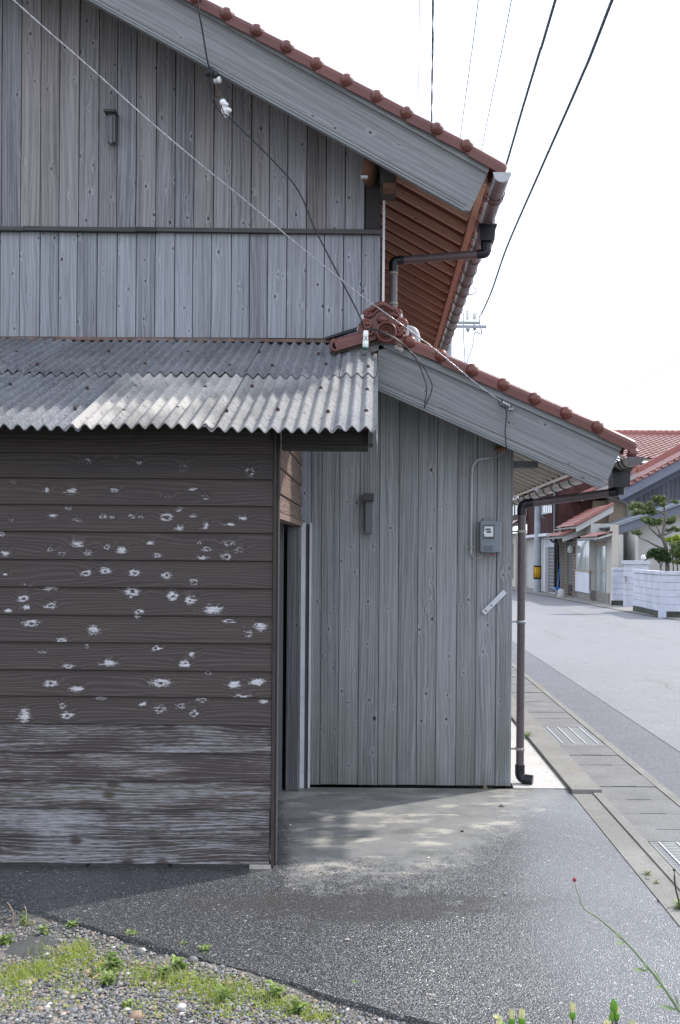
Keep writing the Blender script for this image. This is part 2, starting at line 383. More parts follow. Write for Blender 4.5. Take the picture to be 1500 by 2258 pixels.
def tile_mat(name, c, rough=0.32):
    t = T(name, rough, 0.5); p = t.pos(); a = t.noise(p, 5, 4); b = t.noise(p, 60, 3); r = t.rnd()
    f = t.m('ADD', t.m('ADD', t.m('MULTIPLY', a, 0.5), t.m('MULTIPLY', b, 0.25)), t.m('MULTIPLY', r, 0.3))
    cc = t.ramp(f, [(0.25, tuple(x * 0.7 for x in c)), (0.55, c), (0.9, tuple(x * 1.3 for x in c))])
    cc = t.mix(t.mr(t.noise(p, 23, 4, 0.7), 0.62, 0.72, 0, 0.5), cc, (0.24, 0.075, 0.03))
    t.bump(b, 0.08, 0.003)
    return t.fin(cc, t.mr(b, 0.3, 0.7, rough - 0.08, rough + 0.15))
M['tile'] = tile_mat('glazed_red_brown_tile', (0.125, 0.036, 0.028))
M['tile_far'] = tile_mat('glazed_red_tile_far', (0.33, 0.135, 0.115), 0.36)
M['tile_pale'] = tile_mat('sky_glare_red_tile_far', (0.52, 0.33, 0.29), 0.26)  # sky glare on the far tiles is painted in as a paler red
M['plaster'] = plain('white_ridge_plaster', (0.68, 0.67, 0.66), 0.8, var=0.1)
M['pvc_brown'] = plain('brown_pvc', (0.088, 0.068, 0.072), 0.34, 0.5, var=0.04, scale=2)
M['pvc_mauve'] = plain('faded_brown_pvc', (0.145, 0.118, 0.130), 0.38, 0.5, var=0.04, scale=2)
M['pvc_dark'] = plain('black_pvc_fitting', (0.012, 0.013, 0.017), 0.3, 0.35, var=0.05, scale=2)
M['pvc_grey'] = plain('pale_grey_pvc', (0.42, 0.43, 0.46), 0.4, 0.4, var=0.08)
M['gutter_pale'] = plain('pale_faded_gutter', (0.40, 0.37, 0.35), 0.4, 0.4, var=0.12)
M['copper'] = plain('rusty_wire_hanger', (0.16, 0.075, 0.045), 0.55, 0.4, 0.5, var=0.2)
M['hanger_dark'] = plain('dark_hanger_strap', (0.05, 0.045, 0.04), 0.5, 0.4, 0.3)
M['white_paint'] = plain('white_painted_metal', (0.58, 0.59, 0.62), 0.45, 0.4, var=0.1, scale=4)
M['galv'] = plain('galvanised_steel', (0.30, 0.32, 0.35), 0.5, 0.5, 0.3, var=0.15)
M['grate'] = plain('grimy_grate_steel', (0.27, 0.28, 0.28), 0.6, 0.4, 0.1, var=0.2)
M['rust'] = plain('rusty_flashing', (0.17, 0.115, 0.095), 0.8, var=0.3, scale=9)
M['rust_bolt'] = plain('rusty_bolt', (0.055, 0.034, 0.030), 0.85, var=0.2)
M['porcelain'] = plain('white_porcelain', (0.80, 0.81, 0.80), 0.2, 0.5, var=0.04)
M['teal'] = plain('teal_glaze_band', (0.03, 0.14, 0.11), 0.3, 0.5)
M['cable'] = plain('black_cable', (0.018, 0.020, 0.024), 0.5, 0.4, var=0.05)
M['cable_blue'] = plain('overhead_cable_sheath', (0.040, 0.060, 0.085), 0.5, 0.4, var=0.05)
M['wire_pale'] = plain('overexposed_pale_wire', (0.33, 0.40, 0.50), 0.4, 0.5, 0.4, var=0.05)  # pale blue stands in for overexposed sky light round thin wires
M['steel_wire'] = plain('bright_steel_wire', (0.46, 0.46, 0.48), 0.3, 0.5, 0.6, var=0.08)
M['meter'] = plain('grey_meter_case', (0.175, 0.205, 0.225), 0.42, 0.4, var=0.06)
M['meter_dark'] = plain('dark_meter_cover', (0.10, 0.125, 0.145), 0.4, 0.4, var=0.05)
M['meter_face'] = plain('meter_face_plate', (0.62, 0.63, 0.66), 0.5, var=0.03)
M['ink'] = plain('dark_ink', (0.06, 0.065, 0.07), 0.6)
M['red_tag'] = plain('red_seal', (0.55, 0.03, 0.05), 0.4)
M['black'] = plain('near_black', (0.012, 0.012, 0.013), 0.8)
M['interior'] = plain('dark_interior_board', (0.035, 0.034, 0.036), 0.9)
M['yellow'] = plain('yellow_reflective_band', (0.80, 0.45, 0.02), 0.45, var=0.06)
M['pole'] = plain('concrete_pole', (0.36, 0.39, 0.43), 0.8, var=0.1, scale=3, bump=0.2)
M['stucco'] = plain('cream_stucco', (0.50, 0.46, 0.405), 0.9, var=0.06, scale=1.5, bump=0.2)
M['stucco_grey'] = plain('pale_grey_render', (0.46, 0.455, 0.435), 0.9, var=0.05, scale=1.5, bump=0.2)
M['stucco_tan'] = plain('tan_stucco', (0.36, 0.295, 0.235), 0.9, var=0.08, scale=1.5)
M['panel_white'] = plain('white_panel', (0.56, 0.585, 0.65), 0.55, var=0.04, scale=1.5)
M['block_white'] = plain('white_painted_block', (0.53, 0.56, 0.635), 0.8, var=0.11, scale=2.2, bump=0.15)
M['block_base'] = plain('mossy_dark_footing', (0.075, 0.08, 0.065), 0.9, var=0.35, scale=8)
M['stone_base'] = plain('concrete_plinth', (0.24, 0.225, 0.20), 0.9, var=0.15, scale=4)
M['frame_grey'] = plain('grey_window_frame', (0.30, 0.31, 0.32), 0.5, var=0.06)
M['shutter'] = plain('mauve_grey_shutter', (0.12, 0.115, 0.135), 0.55, var=0.1)
M['brick_brown'] = plain('brown_glazed_brick', (0.15, 0.075, 0.05), 0.6, var=0.35, scale=14)
M['zinc_roof'] = plain('blue_grey_roof_edge', (0.20, 0.23, 0.28), 0.4, 0.4, var=0.1)
M['blue'] = plain('blue_plastic', (0.02, 0.16, 0.50), 0.5)
def glass_mat():
    t = T('window_pane', 0.08, 0.6); a = t.noise(t.pos(), 0.9, 2)
    return t.fin(t.ramp(a, [(0.35, (0.22, 0.26, 0.27)), (0.65, (0.40, 0.46, 0.48))]))
M['glass'] = glass_mat()
M['glass_dark'] = plain('dark_window_pane', (0.03, 0.033, 0.036), 0.1, 0.6)

def slate(name, c, lich=0.5, cream=0.0):
    """old asbestos-cement sheet with lichen flecks"""
    t = T(name, 0.85, 0.2); p = t.tc('Object'); r = t.rnd()
    x, y, z = t.sep(p); q = t.comb(t.m('MULTIPLY', x, 1.0), t.m('MULTIPLY', y, 0.8), t.m('MULTIPLY', r, 30))
    a = t.noise(q, 2.4, 5, 0.62); b = t.noise(q, 60.0, 4, 0.7); cfl = t.noise(t.comb(x, t.m('MULTIPLY', y, 1.8), 0.0), 62.0, 4, 0.75)
    f = t.m('ADD', t.m('MULTIPLY', a, 0.62), t.m('MULTIPLY', b, 0.38))
    cc = t.ramp(f, [(0.34, tuple(k * 0.45 for k in c)), (0.52, c), (0.72, tuple(min(1, k * 1.5) for k in c))])
    if cream: cc = t.mix(t.mr(t.noise(q, 2.2, 3), 0.38, 0.58, 0, cream), cc, (0.50, 0.475, 0.44))
    cc = t.mix(t.mr(cfl, 0.52, 0.62, 0, lich), cc, (0.40, 0.41, 0.43))
    cc = t.mix(t.mr(t.noise(q, 34.0, 3, 0.7), 0.57, 0.66, 0, 0.6), cc, (0.055, 0.058, 0.066))
    t.bump(t.m('ADD', b, cfl), 0.5, 0.004)
    return t.fin(cc)
M['slate_dark'] = slate('grey_corrugated_sheet', (0.128, 0.133, 0.148), 0.65, 0.08)
M['slate_mid'] = slate('mid_grey_corrugated_sheet', (0.165, 0.166, 0.172), 0.6, 0.25)
M['slate_cream'] = slate('sunlit_cream_corrugated_sheet', (0.20, 0.197, 0.192), 0.5, 0.60)  # paler sheet, part of its sunlit patch is put into the colour
M['slate_pale'] = slate('pale_lichen_corrugated_sheet', (0.17, 0.173, 0.182), 0.75, 0.15)

def yard_mat():
    """coarse asphalt, wet, with a smoother concrete skin towards the wall and silt in the low spot"""
    t = T('wet_yard_asphalt', 0.5, 0.5); p = t.pos(); X, Y, Z = t.sep(p)
    big = t.noise(p, 1.4, 4); mid = t.noise(p, 7.0, 4, 0.6); fine = t.noise(p, 130.0, 2)
    st = t.vor(p, 135.0); d = st['Distance']; cr, cg, cb = t.sep(st['Color'])
    st2 = t.vor(p, 95.0); e, _, _ = t.sep(st2['Color'])
    stone = t.mr(d, 0.55, 0.2)
    base = t.ramp(cr, [(0.0, (0.090, 0.093, 0.100)), (0.5, (0.150, 0.155, 0.166)), (0.8, (0.225, 0.231, 0.245)), (1.0, (0.46, 0.47, 0.49))])  # brightest stones also carry wet glints in their colour
    base = t.mix(t.m('MULTIPLY', stone, 0.9), (0.040, 0.041, 0.044), base)
    base = t.mix(t.mr(e, 0.993, 0.996, 0, 0.8), base, (0.40, 0.38, 0.35))
    # concrete skin close to the house: ragged edge, cream dry patches painted sunlit-bright
    edge = t.m('ADD', t.m('SUBTRACT', Y, 4.86), t.m('MULTIPLY', t.m('SUBTRACT', big, 0.5), 0.9))
    edge = t.m('SUBTRACT', edge, t.m('ADD', t.mr(X, 0.2, 1.5, 0.0, 1.9), t.mr(X, -0.35, -0.75, 0.0, 2.0)))
    edge = t.m('ADD', edge, t.m('ADD', t.m('MULTIPLY', t.m('SUBTRACT', t.noise(p, 26.0, 4, 0.7), 0.5), 0.9), t.m('MULTIPLY', t.m('SUBTRACT', cb, 0.5), 0.35)))
    cm = t.mr(t.m('ADD', edge, t.m('MULTIPLY', t.m('SUBTRACT', mid, 0.5), 0.9)), -0.15, 0.35)
    conc = t.ramp(t.m('ADD', t.m('MULTIPLY', mid, 0.6), t.m('MULTIPLY', fine, 0.4)), [(0.25, (0.13, 0.132, 0.132)), (0.5, (0.21, 0.21, 0.205)), (0.8, (0.31, 0.30, 0.28))])
    dry = t.noise(t.vm('MULTIPLY', p, (1.0, 2.2, 1)), 2.6, 5, 0.65)
    conc = t.mix(t.mr(dry, 0.50, 0.64, 0, 0.8), conc, (0.50, 0.47, 0.41))
    conc = t.mix(t.mr(t.noise(t.vm('MULTIPLY', p, (1.0, 2.0, 1)), 1.9, 3), 0.56, 0.68, 0, 0.55), conc, (0.085, 0.095, 0.08))
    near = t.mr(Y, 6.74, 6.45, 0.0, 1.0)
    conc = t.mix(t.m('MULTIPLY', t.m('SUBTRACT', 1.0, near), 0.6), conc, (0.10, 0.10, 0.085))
    speck = t.m('MULTIPLY', stone, t.mr(X, -0.5, 1.0, 0.10, 0.7))
    conc = t.mix(t.m('MULTIPLY', speck, t.mr(cg, 0.3, 0.7)), conc, t.ramp(cr, [(0.0, (0.05, 0.05, 0.055)), (1.0, (0.36, 0.36, 0.36))]))
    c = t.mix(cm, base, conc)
    hc = t.vor(t.vm('ADD', t.vm('MULTIPLY', p, (0.75, 0.9, 0)), t.vm('MULTIPLY', t.noise(p, 2.5, 4, colr=True), (0.35, 0.35, 0))), 1.0, '2D', 'DISTANCE_TO_EDGE')
    c = t.mix(t.m('MULTIPLY', t.mr(t.noise(p, 0.9, 2), 0.48, 0.6), t.mr(hc['Distance'], 0.007, 0.002, 0, 0.6)), c, (0.03, 0.03, 0.028))
    # silt puddle at the foot of the concrete
    pd = t.vm('LENGTH', t.vm('MULTIPLY', t.vm('SUBTRACT', p, (-0.02, 4.50, 0)), (1.15, 3.8, 0)))
    pd = t.m('ADD', pd, t.m('ADD', t.m('MULTIPLY', t.m('SUBTRACT', mid, 0.5), 1.5), t.m('MULTIPLY', t.m('SUBTRACT', big, 0.5), 1.6)))
    pud = t.mr(pd, 1.0, 0.45)
    c = t.mix(t.m('MULTIPLY', pud, 0.55), c, (0.050, 0.044, 0.037))
    wet = t.mr(t.m('ADD', Y, t.m('MULTIPLY', big, 0.8)), 5.9, 5.0)
    rgh = t.m('SUBTRACT', t.mr(fine, 0.3, 0.7, 0.36, 0.58), t.m('MULTIPLY', wet, 0.17))
    rgh = t.m('ADD', rgh, t.m('MULTIPLY', pud, 0.05))
    hb = t.m('MULTIPLY', t.m('ADD', stone, t.m('MULTIPLY', cg, 0.8)), t.m('SUBTRACT', 1.0, t.m('MULTIPLY', cm, 0.75)))
    hb = t.m('MULTIPLY', hb, t.m('SUBTRACT', 1.0, t.m('MULTIPLY', pud, 0.6)))
    t.bump(hb, 0.45, 0.005); t.b.inputs['Specular IOR Level'].default_value = 0.8
    cw = t.m('MULTIPLY', t.m('SUBTRACT', 1.0, t.m('MULTIPLY', cm, 0.88)), t.mr(big, 0.3, 0.65, 0.55, 1.0)); t.put(t.b.inputs['Coat Weight'], cw); t.b.inputs['Coat IOR'].default_value = 1.38
    t.put(t.b.inputs['Coat Roughness'], t.m('ADD', 0.30, t.m('MULTIPLY', pud, 0.04)))
    q2 = t.n('ShaderNodeBump'); q2.inputs['Strength'].default_value = 0.30; q2.inputs['Distance'].default_value = 0.005; t.put(q2.inputs['Height'], hb); t.t.links.new(q2.outputs[0], t.b.inputs['Coat Normal'])
    return t.fin(c, rgh)
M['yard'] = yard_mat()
def asphalt(name, lo, hi, rough=0.6, crack=True):
    t = T(name, rough, 0.5); p = t.pos(); st = t.vor(p, 90.0); cr, cg, cb = t.sep(st['Color']); big = t.noise(p, 0.35, 4); mid = t.noise(p, 3.0, 4)
    f = t.m('ADD', t.m('MULTIPLY', cr, 0.45), t.m('ADD', t.m('MULTIPLY', mid, 0.35), t.m('MULTIPLY', big, 0.3)))
    c = t.ramp(f, [(0.2, lo), (0.9, hi)])
    if crack:
        X, Y, Z = t.sep(p); wv = t.m('MULTIPLY', t.m('SUBTRACT', t.noise(t.vm('MULTIPLY', p, (0.2, 1, 0)), 0.5, 4, 0.65), 0.5), 1.1)
        for x0, a0 in ((3.55, 0.8), (5.4, 0.5)):
            dx = t.m('ABSOLUTE', t.m('SUBTRACT', t.m('ADD', X, wv), x0)); br = t.mr(t.noise(t.comb(x0, Y, 0), 0.45, 2), 0.42, 0.56)
            c = t.mix(t.m('MULTIPLY', br, t.mr(dx, 0.020, 0.006, 0, a0)), c, (0.06, 0.057, 0.05))
            c = t.mix(t.m('MULTIPLY', br, t.mr(dx, 0.30, 0.0, 0, 0.35)), c, (0.16, 0.15, 0.13))
    t.bump(t.m('ADD', cg, st['Distance']), 0.35, 0.004)
    return t.fin(c, t.mr(cb, 0, 1, rough - 0.1, rough + 0.15))
M['road'] = asphalt('pale_road_asphalt', (0.128, 0.129, 0.137), (0.245, 0.247, 0.261), 0.62)
M['road_patch'] = asphalt('dark_road_patch', (0.065, 0.067, 0.076), (0.155, 0.158, 0.175), 0.6, False)
def concrete(name, c, stain=0.5, moss=0.3, sc=1.0):
    t = T(name, 0.85, 0.25); p = t.pos(); a = t.noise(p, 2.5 * sc, 5, 0.6); b = t.noise(p, 60, 3); m_ = t.noise(p, 1.2 * sc, 4); sp = t.vor(p, 110.0); cr, _, _ = t.sep(sp['Color'])
    cc = t.ramp(t.m('ADD', t.m('MULTIPLY', a, 0.65), t.m('MULTIPLY', b, 0.35)), [(0.28, tuple(k * (1 - 0.55 * stain) for k in c)), (0.6, c), (0.8, tuple(min(1, k * 1.3) for k in c))])
    cc = t.mix(t.mr(m_, 0.58, 0.70, 0, moss), cc, (0.21, 0.165, 0.06))
    cc = t.mix(t.mr(cr, 0.75, 0.95, 0, 0.35), cc, (0.08, 0.08, 0.08))
    t.bump(t.m('ADD', b, sp['Distance']), 0.25, 0.004)
    return t.fin(cc)
M['apron'] = concrete('pale_concrete_apron', (0.52, 0.51, 0.485), 0.25, 0.12)
M['kerb'] = concrete('stained_concrete_kerb', (0.25, 0.245, 0.23), 0.6, 0.28)
M['lid'] = concrete('concrete_drain_lid', (0.21, 0.21, 0.21), 0.6, 0.1, 1.5)
M['footing'] = concrete('dark_damp_footing', (0.085, 0.086, 0.085), 0.6, 0.2)
M['pad'] = concrete('pale_footing_pad', (0.40, 0.37, 0.32), 0.4, 0.2)
M['pavement'] = concrete('far_concrete_verge', (0.26, 0.25, 0.235), 0.4, 0.2, 0.4)
M['soil'] = plain('dark_stony_soil', (0.14, 0.132, 0.118), 0.95, var=0.35, scale=14, bump=0.5)
M['earth'] = plain('field_earth', (0.13, 0.125, 0.09), 0.95, var=0.3, scale=0.5)
def by_uv(name, stops, rough=0.6, spec=0.3, trans=0.0, noise=0.15):
    """one colour for each piece: u of its UV picks it"""
    t = T(name, rough, spec); U, V, _ = t.sep(t.tc('UV'))
    c = t.ramp(U, stops); nn = t.noise(t.tc('Object'), 90, 2)
    c = t.mix(noise, c, t.ramp(nn, [(0.3, (0, 0, 0)), (0.7, (1, 1, 1))]), 'SOFT_LIGHT')
    if trans:
        ad = t.n('ShaderNodeMixShader'); tr = t.n('ShaderNodeBsdfTranslucent'); t.put(tr.inputs[0], c); ad.inputs[0].default_value = trans
        t.t.links.new(t.b.outputs[0], ad.inputs[1]); t.t.links.new(tr.outputs[0], ad.inputs[2]); t.t.links.new(ad.outputs[0], t.out.inputs[0])
    return t.fin(c)
M['pebble'] = by_uv('mixed_pebbles', [(0.0, (0.075, 0.078, 0.085)), (0.3, (0.155, 0.157, 0.165)), (0.55, (0.25, 0.245, 0.24)), (0.72, (0.25, 0.22, 0.19)), (0.86, (0.30, 0.20, 0.14)), (0.93, (0.46, 0.44, 0.42)), (1.0, (0.72, 0.71, 0.70))], 0.55, 0.4)
M['grass'] = by_uv('grass_blades', [(0.0, (0.10, 0.16, 0.035)), (0.4, (0.24, 0.32, 0.065)), (0.75, (0.40, 0.46, 0.10)), (1.0, (0.55, 0.50, 0.24))], 0.55, 0.3, 0.4)
M['leaf'] = by_uv('weed_leaves', [(0.0, (0.065, 0.12, 0.03)), (0.6, (0.18, 0.27, 0.07)), (1.0, (0.32, 0.40, 0.12))], 0.5, 0.35, 0.35)
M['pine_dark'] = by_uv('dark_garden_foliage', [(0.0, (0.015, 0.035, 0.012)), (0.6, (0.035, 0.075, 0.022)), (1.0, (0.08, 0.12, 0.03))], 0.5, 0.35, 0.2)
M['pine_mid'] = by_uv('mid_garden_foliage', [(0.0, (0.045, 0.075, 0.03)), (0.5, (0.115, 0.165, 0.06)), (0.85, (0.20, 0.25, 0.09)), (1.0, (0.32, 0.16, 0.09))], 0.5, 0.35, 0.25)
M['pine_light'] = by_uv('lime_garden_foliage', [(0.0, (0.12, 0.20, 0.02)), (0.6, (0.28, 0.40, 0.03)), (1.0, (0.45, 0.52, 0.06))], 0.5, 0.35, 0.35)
M['bark'] = plain('grey_bark', (0.17, 0.15, 0.135), 0.9, var=0.3, scale=20, bump=0.5)
M['stem'] = plain('green_stem', (0.20, 0.27, 0.14), 0.5, var=0.1)
M['stem_dark'] = plain('dark_stem', (0.07, 0.065, 0.05), 0.6, var=0.1)
M['calyx'] = plain('green_calyx', (0.12, 0.28, 0.03), 0.5, var=0.1)
M['petal'] = plain('pale_yellow_petal', (0.68, 0.66, 0.36), 0.5, var=0.08)
M['bud_red'] = plain('crimson_bud', (0.30, 0.03, 0.06), 0.5)
M['twig'] = plain('dry_twig', (0.36, 0.27, 0.19), 0.8)
# ------------------------------------------------------------------ the ground
g = MB(); g.quad((-300,-120,-0.13), (300,-120,-0.13), (300,500,-0.13), (-300,500,-0.13)); struct(g.build('ground', M['earth']))
# yard asphalt: its left edge is a broken line against the gravel
E0 = ground(0, 1985); E1 = ground(960, 2258)
ed = (E1 - E0); ed.z = 0; EL = ed.length; ed = ed / EL; en = Vector((-ed.y, ed.x, 0))     # en points into the yard
edge_pts = []
k = -4.0
while k < 4.3:
    w = 0.006 * math.sin(k * 9.1) + 0.005 * math.sin(k * 23.0 + 1) + rng.uniform(-0.004, 0.004)
    edge_pts.append(E0 + ed * k + en * w); k += 0.045
edge_pts = [p for p in edge_pts if p.x < 1.31]
y = MB(); top = edge_pts + [Vector((1.315, edge_pts[-1].y - 0.02, 0)), Vector((1.315, 6.74, 0)), Vector((-5.2, 6.74, 0))]
top = [Vector((p.x, p.y, 0)) for p in top]
y.add(top, [list(range(len(top)))])
for a, b in zip(edge_pts[:-1], edge_pts[1:]):
    o = -en * 0.003
    y.quad(Vector((a.x,a.y,-0.06)) + o, Vector((b.x,b.y,-0.06)) + o, (b.x,b.y,0), (a.x,a.y,0))
struct(y.build('yard', M['yard']))
# stony soil in front of the yard
so = MB(); NX, NY = 90, 70; X0, X1, Y0, Y1 = -6.0, 3.4, 0.4, 6.6
def soil_z(x, y_): return -0.022 + 0.008 * math.sin(x * 3.1 + y_) + 0.007 * math.sin(y_ * 5.3 - x * 2) + 0.006 * math.sin(x * 11 + 2 * y_)
vs_ = []; fs_ = []
for j in range(NY + 1):
    for i in range(NX + 1):
        x = X0 + (X1 - X0) * i / NX; yy = Y0 + (Y1 - Y0) * j / NY
        rel = (Vector((x, yy, 0)) - E0).dot(en)
        vs_.append((x, yy, soil_z(x, yy) + rng.uniform(-0.004, 0.004) - (0.05 if rel > 0.14 else 0)))
for j in range(NY):
    for i in range(NX):
        q = j * (NX + 1) + i; fs_.append((q, q + 1, q + NX + 2, q + NX + 1))
so.add(vs_, fs_, smooth=True); struct(so.build('gravel_ground', M['soil']))
# strip along the house, kerb, covered street drain, road
b = MB(); b.box((0.95, 6.745, -0.1), (1.312, 15, 0.006)); struct(b.build('concrete_apron', M['apron']))
kb = struct(MB().box((1.318, -2, -0.12), (1.518, 6.60, 0.004)).build('kerb', M['kerb']))
MB().box((1.318, 6.61, -0.12), (1.518, 16, 0.030)).build('raised_kerb_stone', M['kerb'], kb)
MB().box((1.455, -2, 0.004), (1.515, 6.60, 0.012)).build('kerb_lip', M['kerb'], kb)
dr = struct(MB().box((1.522, -2, -0.16), (1.998, 40, -0.055)).build('street_drain', M['black']))
MB().box((1.938, -2, -0.05), (1.998, 40, 0.004)).build('drain_rim', M['kerb'], dr)
GR = [(ground(1270, 1641).y, ground(1270, 1604).y), (4.92, ground(1450, 1856).y)]
def drain_lid(y0, y1):
    m = MB(); c = 0.006; x0, x1 = 1.526, 1.934; xm = (x0 + x1) / 2; ym = (y0 + y1) / 2; h = 0.055
    # slab with a hand slot across the middle of its far edge
    s0, s1, sd = xm - 0.085, xm + 0.075, 0.011
    P = [(x0, y0), (s0, y0), (s0, y0 + sd), (s1, y0 + sd), (s1, y0), (x1, y0), (x1, y1), (x0, y1)]
    m.prism([(x, y_, -0.05) for x, y_ in P], (0, 0, 0.05 + rng.uniform(-0.003, 0.003)))
    return m.build('drain_lid', M['lid'], dr)
yy = 1.9; L = 0.352
while yy < 17:
    y1 = yy + L - 0.007
    if not any(yy < b_ + 0.0 and y1 > a_ for a_, b_ in GR): drain_lid(yy, y1)
    yy += L
MB().box((1.526, 17, -0.05), (1.934, 40, 0.0)).build('far_lids', M['lid'], dr)
for a_, b_ in GR:       # the gap the lids leave round a grate is made up in concrete
    lo = max(y for y in [1.9 + L * i for i in range(60)] if y <= a_ + 1e-6); hi = min(y for y in [1.9 + L * i for i in range(60)] if y >= b_ - 1e-6)
    if a_ - lo > 0.03: MB().box((1.526, lo + 0.004, -0.05), (1.934, a_ - 0.006, 0.001)).build('drain_infill', M['lid'], dr)
    if hi - b_ > 0.03: MB().box((1.526, b_ + 0.006, -0.05), (1.934, hi - 0.004, 0.001)).build('drain_infill', M['lid'], dr)
def grate(a_, b_, label):
    t = thing('drain_grate', label, 'drain grate', (1.73, (a_ + b_) / 2, -0.05), 'steel grates in the street drain')
    f = MB(); x0, x1 = 1.532, 1.928
    for lo, hi in (((x0, a_, -0.04), (x1, a_ + 0.012, 0.0)), ((x0, b_ - 0.012, -0.04), (x1, b_, 0.0)), ((x0, a_ + 0.013, -0.04), (x0 + 0.012, b_ - 0.013, 0.0)), ((x1 - 0.012, a_ + 0.013, -0.04), (x1, b_ - 0.013, 0.0))): f.box(lo, hi)
    f.build('frame', M['grate'], t)
    n = int((b_ - a_ - 0.04) / 0.026)
    bar = MB().box((x0 + 0.014, a_ + 0.022, -0.035), (x1 - 0.014, a_ + 0.041, -0.001)).build('cross_bar', M['grate'], t)
    for i in range(1, n):
        c = bar.copy(); col.objects.link(c); c.location.y = i * (b_ - a_ - 0.05) / (n - 1)
    for i in range(4):
        xx = x0 + 0.05 + i * (x1 - x0 - 0.1) / 3
        MB().box((xx - 0.004, a_ + 0.014, 0.0), (xx + 0.004, b_ - 0.014, 0.005)).build('bearing_bar', M['white_paint'], t)
grate(GR[0][0], GR[0][1], 'steel drain grate with four bright bars, beyond the downpipe foot')
grate(GR[1][0], GR[1][1], 'steel drain grate cut by the right edge of the picture')
struct(MB().quad((2.0, -3, -0.002), (2.47, -3, -0.002), (2.47, 60, -0.002), (2.0, 60, -0.002)).build('road_patch', M['road_patch']))
rd = MB(); pts = [(2.474, -3), (8.4, -3), (8.4, 12), (8.0, 20), (7.0, 25.5), (6.7, 30), (6.35, 36), (5.6, 44), (2.0, 62), (-12, 80), (-22, 80), (-6, 62), (-1.0, 50), (1.2, 44), (2.474, 36)]
rd.add([(x, y_, 0.0) for x, y_ in pts], [list(range(len(pts)))]); struct(rd.build('road', M['road']))
pv = MB(); P2 = [(8.4, -3), (20, -3), (20, 62), (2.4, 62), (5.62, 44), (6.37, 36), (6.72, 30), (7.02, 25.5), (8.02, 20), (8.42, 12)]
pv.add([(x, y_, 0.012) for x, y_ in P2], [list(range(len(P2)))]); struct(pv.build('roadside_strip', M['pavement']))
# ------------------------------------------------------------------ shared builders
def sheet_rows(mb, O, ex, ey, nrm, L, W, tw, rh, amp=0.028, lip=0.02, seg=5):
    """rows of pantiles: O lower corner, ex along the eave, ey up the slope; each row laps over the one below"""
    ex = Vector(ex).normalized(); ey = Vector(ey).normalized(); nrm = Vector(nrm).normalized(); O = Vector(O)
    nx = max(2, int(round(L / tw))) * seg; rows = max(1, int(round(W / rh)))
    def wv(i):
        a = (i % seg) / seg
        return amp * (0.5 + 0.5 * math.cos(2 * math.pi * a)) ** 1.3
    for r in range(rows):
        vs = []; y0 = r * W / rows; y1 = (r + 1) * W / rows + 0.004
        for i in range(nx + 1):
            p = O + ex * (L * i / nx); h = wv(i)
            vs += [p + ey * y0 + nrm * (h + lip - 0.018), p + ey * y0 + nrm * (h + lip), p + ey * y1 + nrm * h]
        fs = []
        for i in range(nx):
            q = 3 * i; fs += [(q, q + 3, q + 4, q + 1), (q + 1, q + 4, q + 5, q + 2)]
        if ex.cross(ey).dot(nrm) < 0: fs = [f[::-1] for f in fs]
        mb.add(vs, fs, smooth=True)
    return mb
def half_gutter(mb, x, z, y0, y1, r=0.052, n=9, th=0.003):
    prof = [(x + math.cos(math.pi + math.pi * k / n) * r, z + math.sin(math.pi + math.pi * k / n) * r) for k in range(n + 1)]
    inn = [(x + math.cos(math.pi + math.pi * k / n) * (r - th), z + math.sin(math.pi + math.pi * k / n) * (r - th)) for k in range(n + 1)]
    loop = prof + inn[::-1]; m = len(loop)
    vs = [(a, y0, c) for a, c in loop] + [(a, y1, c) for a, c in loop]
    mb.add(vs, [(k, (k + 1) % m, m + (k + 1) % m, m + k)[::-1] for k in range(m)], smooth=False)
    mb.add([(a, y0 + 0.001, c) for a, c in prof], [list(range(n + 1))]); return mb
def arc(c, r, a0, a1, n, ux, uy):
    c = Vector(c); ux = Vector(ux); uy = Vector(uy)
    return [c + ux * (math.cos(R(a0 + (a1 - a0) * k / n)) * r) + uy * (math.sin(R(a0 + (a1 - a0) * k / n)) * r) for k in range(n + 1)]
def bend(pts, rad=0.07, n=5):
    """round the corners of a polyline"""
    pts = [Vector(p) for p in pts]; out = [pts[0]]
    for i in range(1, len(pts) - 1):
        a = (pts[i-1] - pts[i]); b = (pts[i+1] - pts[i]); q = min(rad, a.length * 0.45, b.length * 0.45)
        p0 = pts[i] + a.normalized() * q; p2 = pts[i] + b.normalized() * q
        for k in range(n + 1):
            t = k / n; out.append(p0 * (1-t)**2 + pts[i] * (2*t*(1-t)) + p2 * t**2)
    return out + [pts[-1]]
def verge_tile(parent, p, e, up, L, name='verge_tile'):
    """edge tile: skirt hanging over the barge strip, rounded back, domed boss at its lower end; p lower end of its foot line"""
    m = MB(); e = Vector(e).normalized(); up = Vector(up).normalized(); yv = Vector((0, 1, 0))
    a = Vector(p) + up * rng.uniform(-.0025, .0025) + yv * rng.uniform(-.003, .003); b_ = Vector(p) - e * (L + 0.012) + up * rng.uniform(-.0015, .0015)
    prof = [(0, 0.0), (-0.010, 0.0), (-0.012, 0.045), (-0.004, 0.066), (0.018, 0.080), (0.05, 0.085), (0.085, 0.078), (0.12, 0.055), (0.15, 0.045), (0.15, 0.033), (0.02, 0.033), (0.0, 0.03)]
    n = len(prof); lo = [a + yv * q + up * (h + 0.010) for q, h in prof]; hi = [b_ + yv * q + up * h for q, h in prof]
    m.add(lo + hi, [(k, (k + 1) % n, n + (k + 1) % n, n + k) for k in range(n)], smooth=False)
    m.add(lo, [list(range(n))[::-1]])
    m.ball(a - e * 0.032 + up * 0.052 + yv * (0.002), 0.044, n=14, m=9)
    return m.build(name, M['tile'], parent)

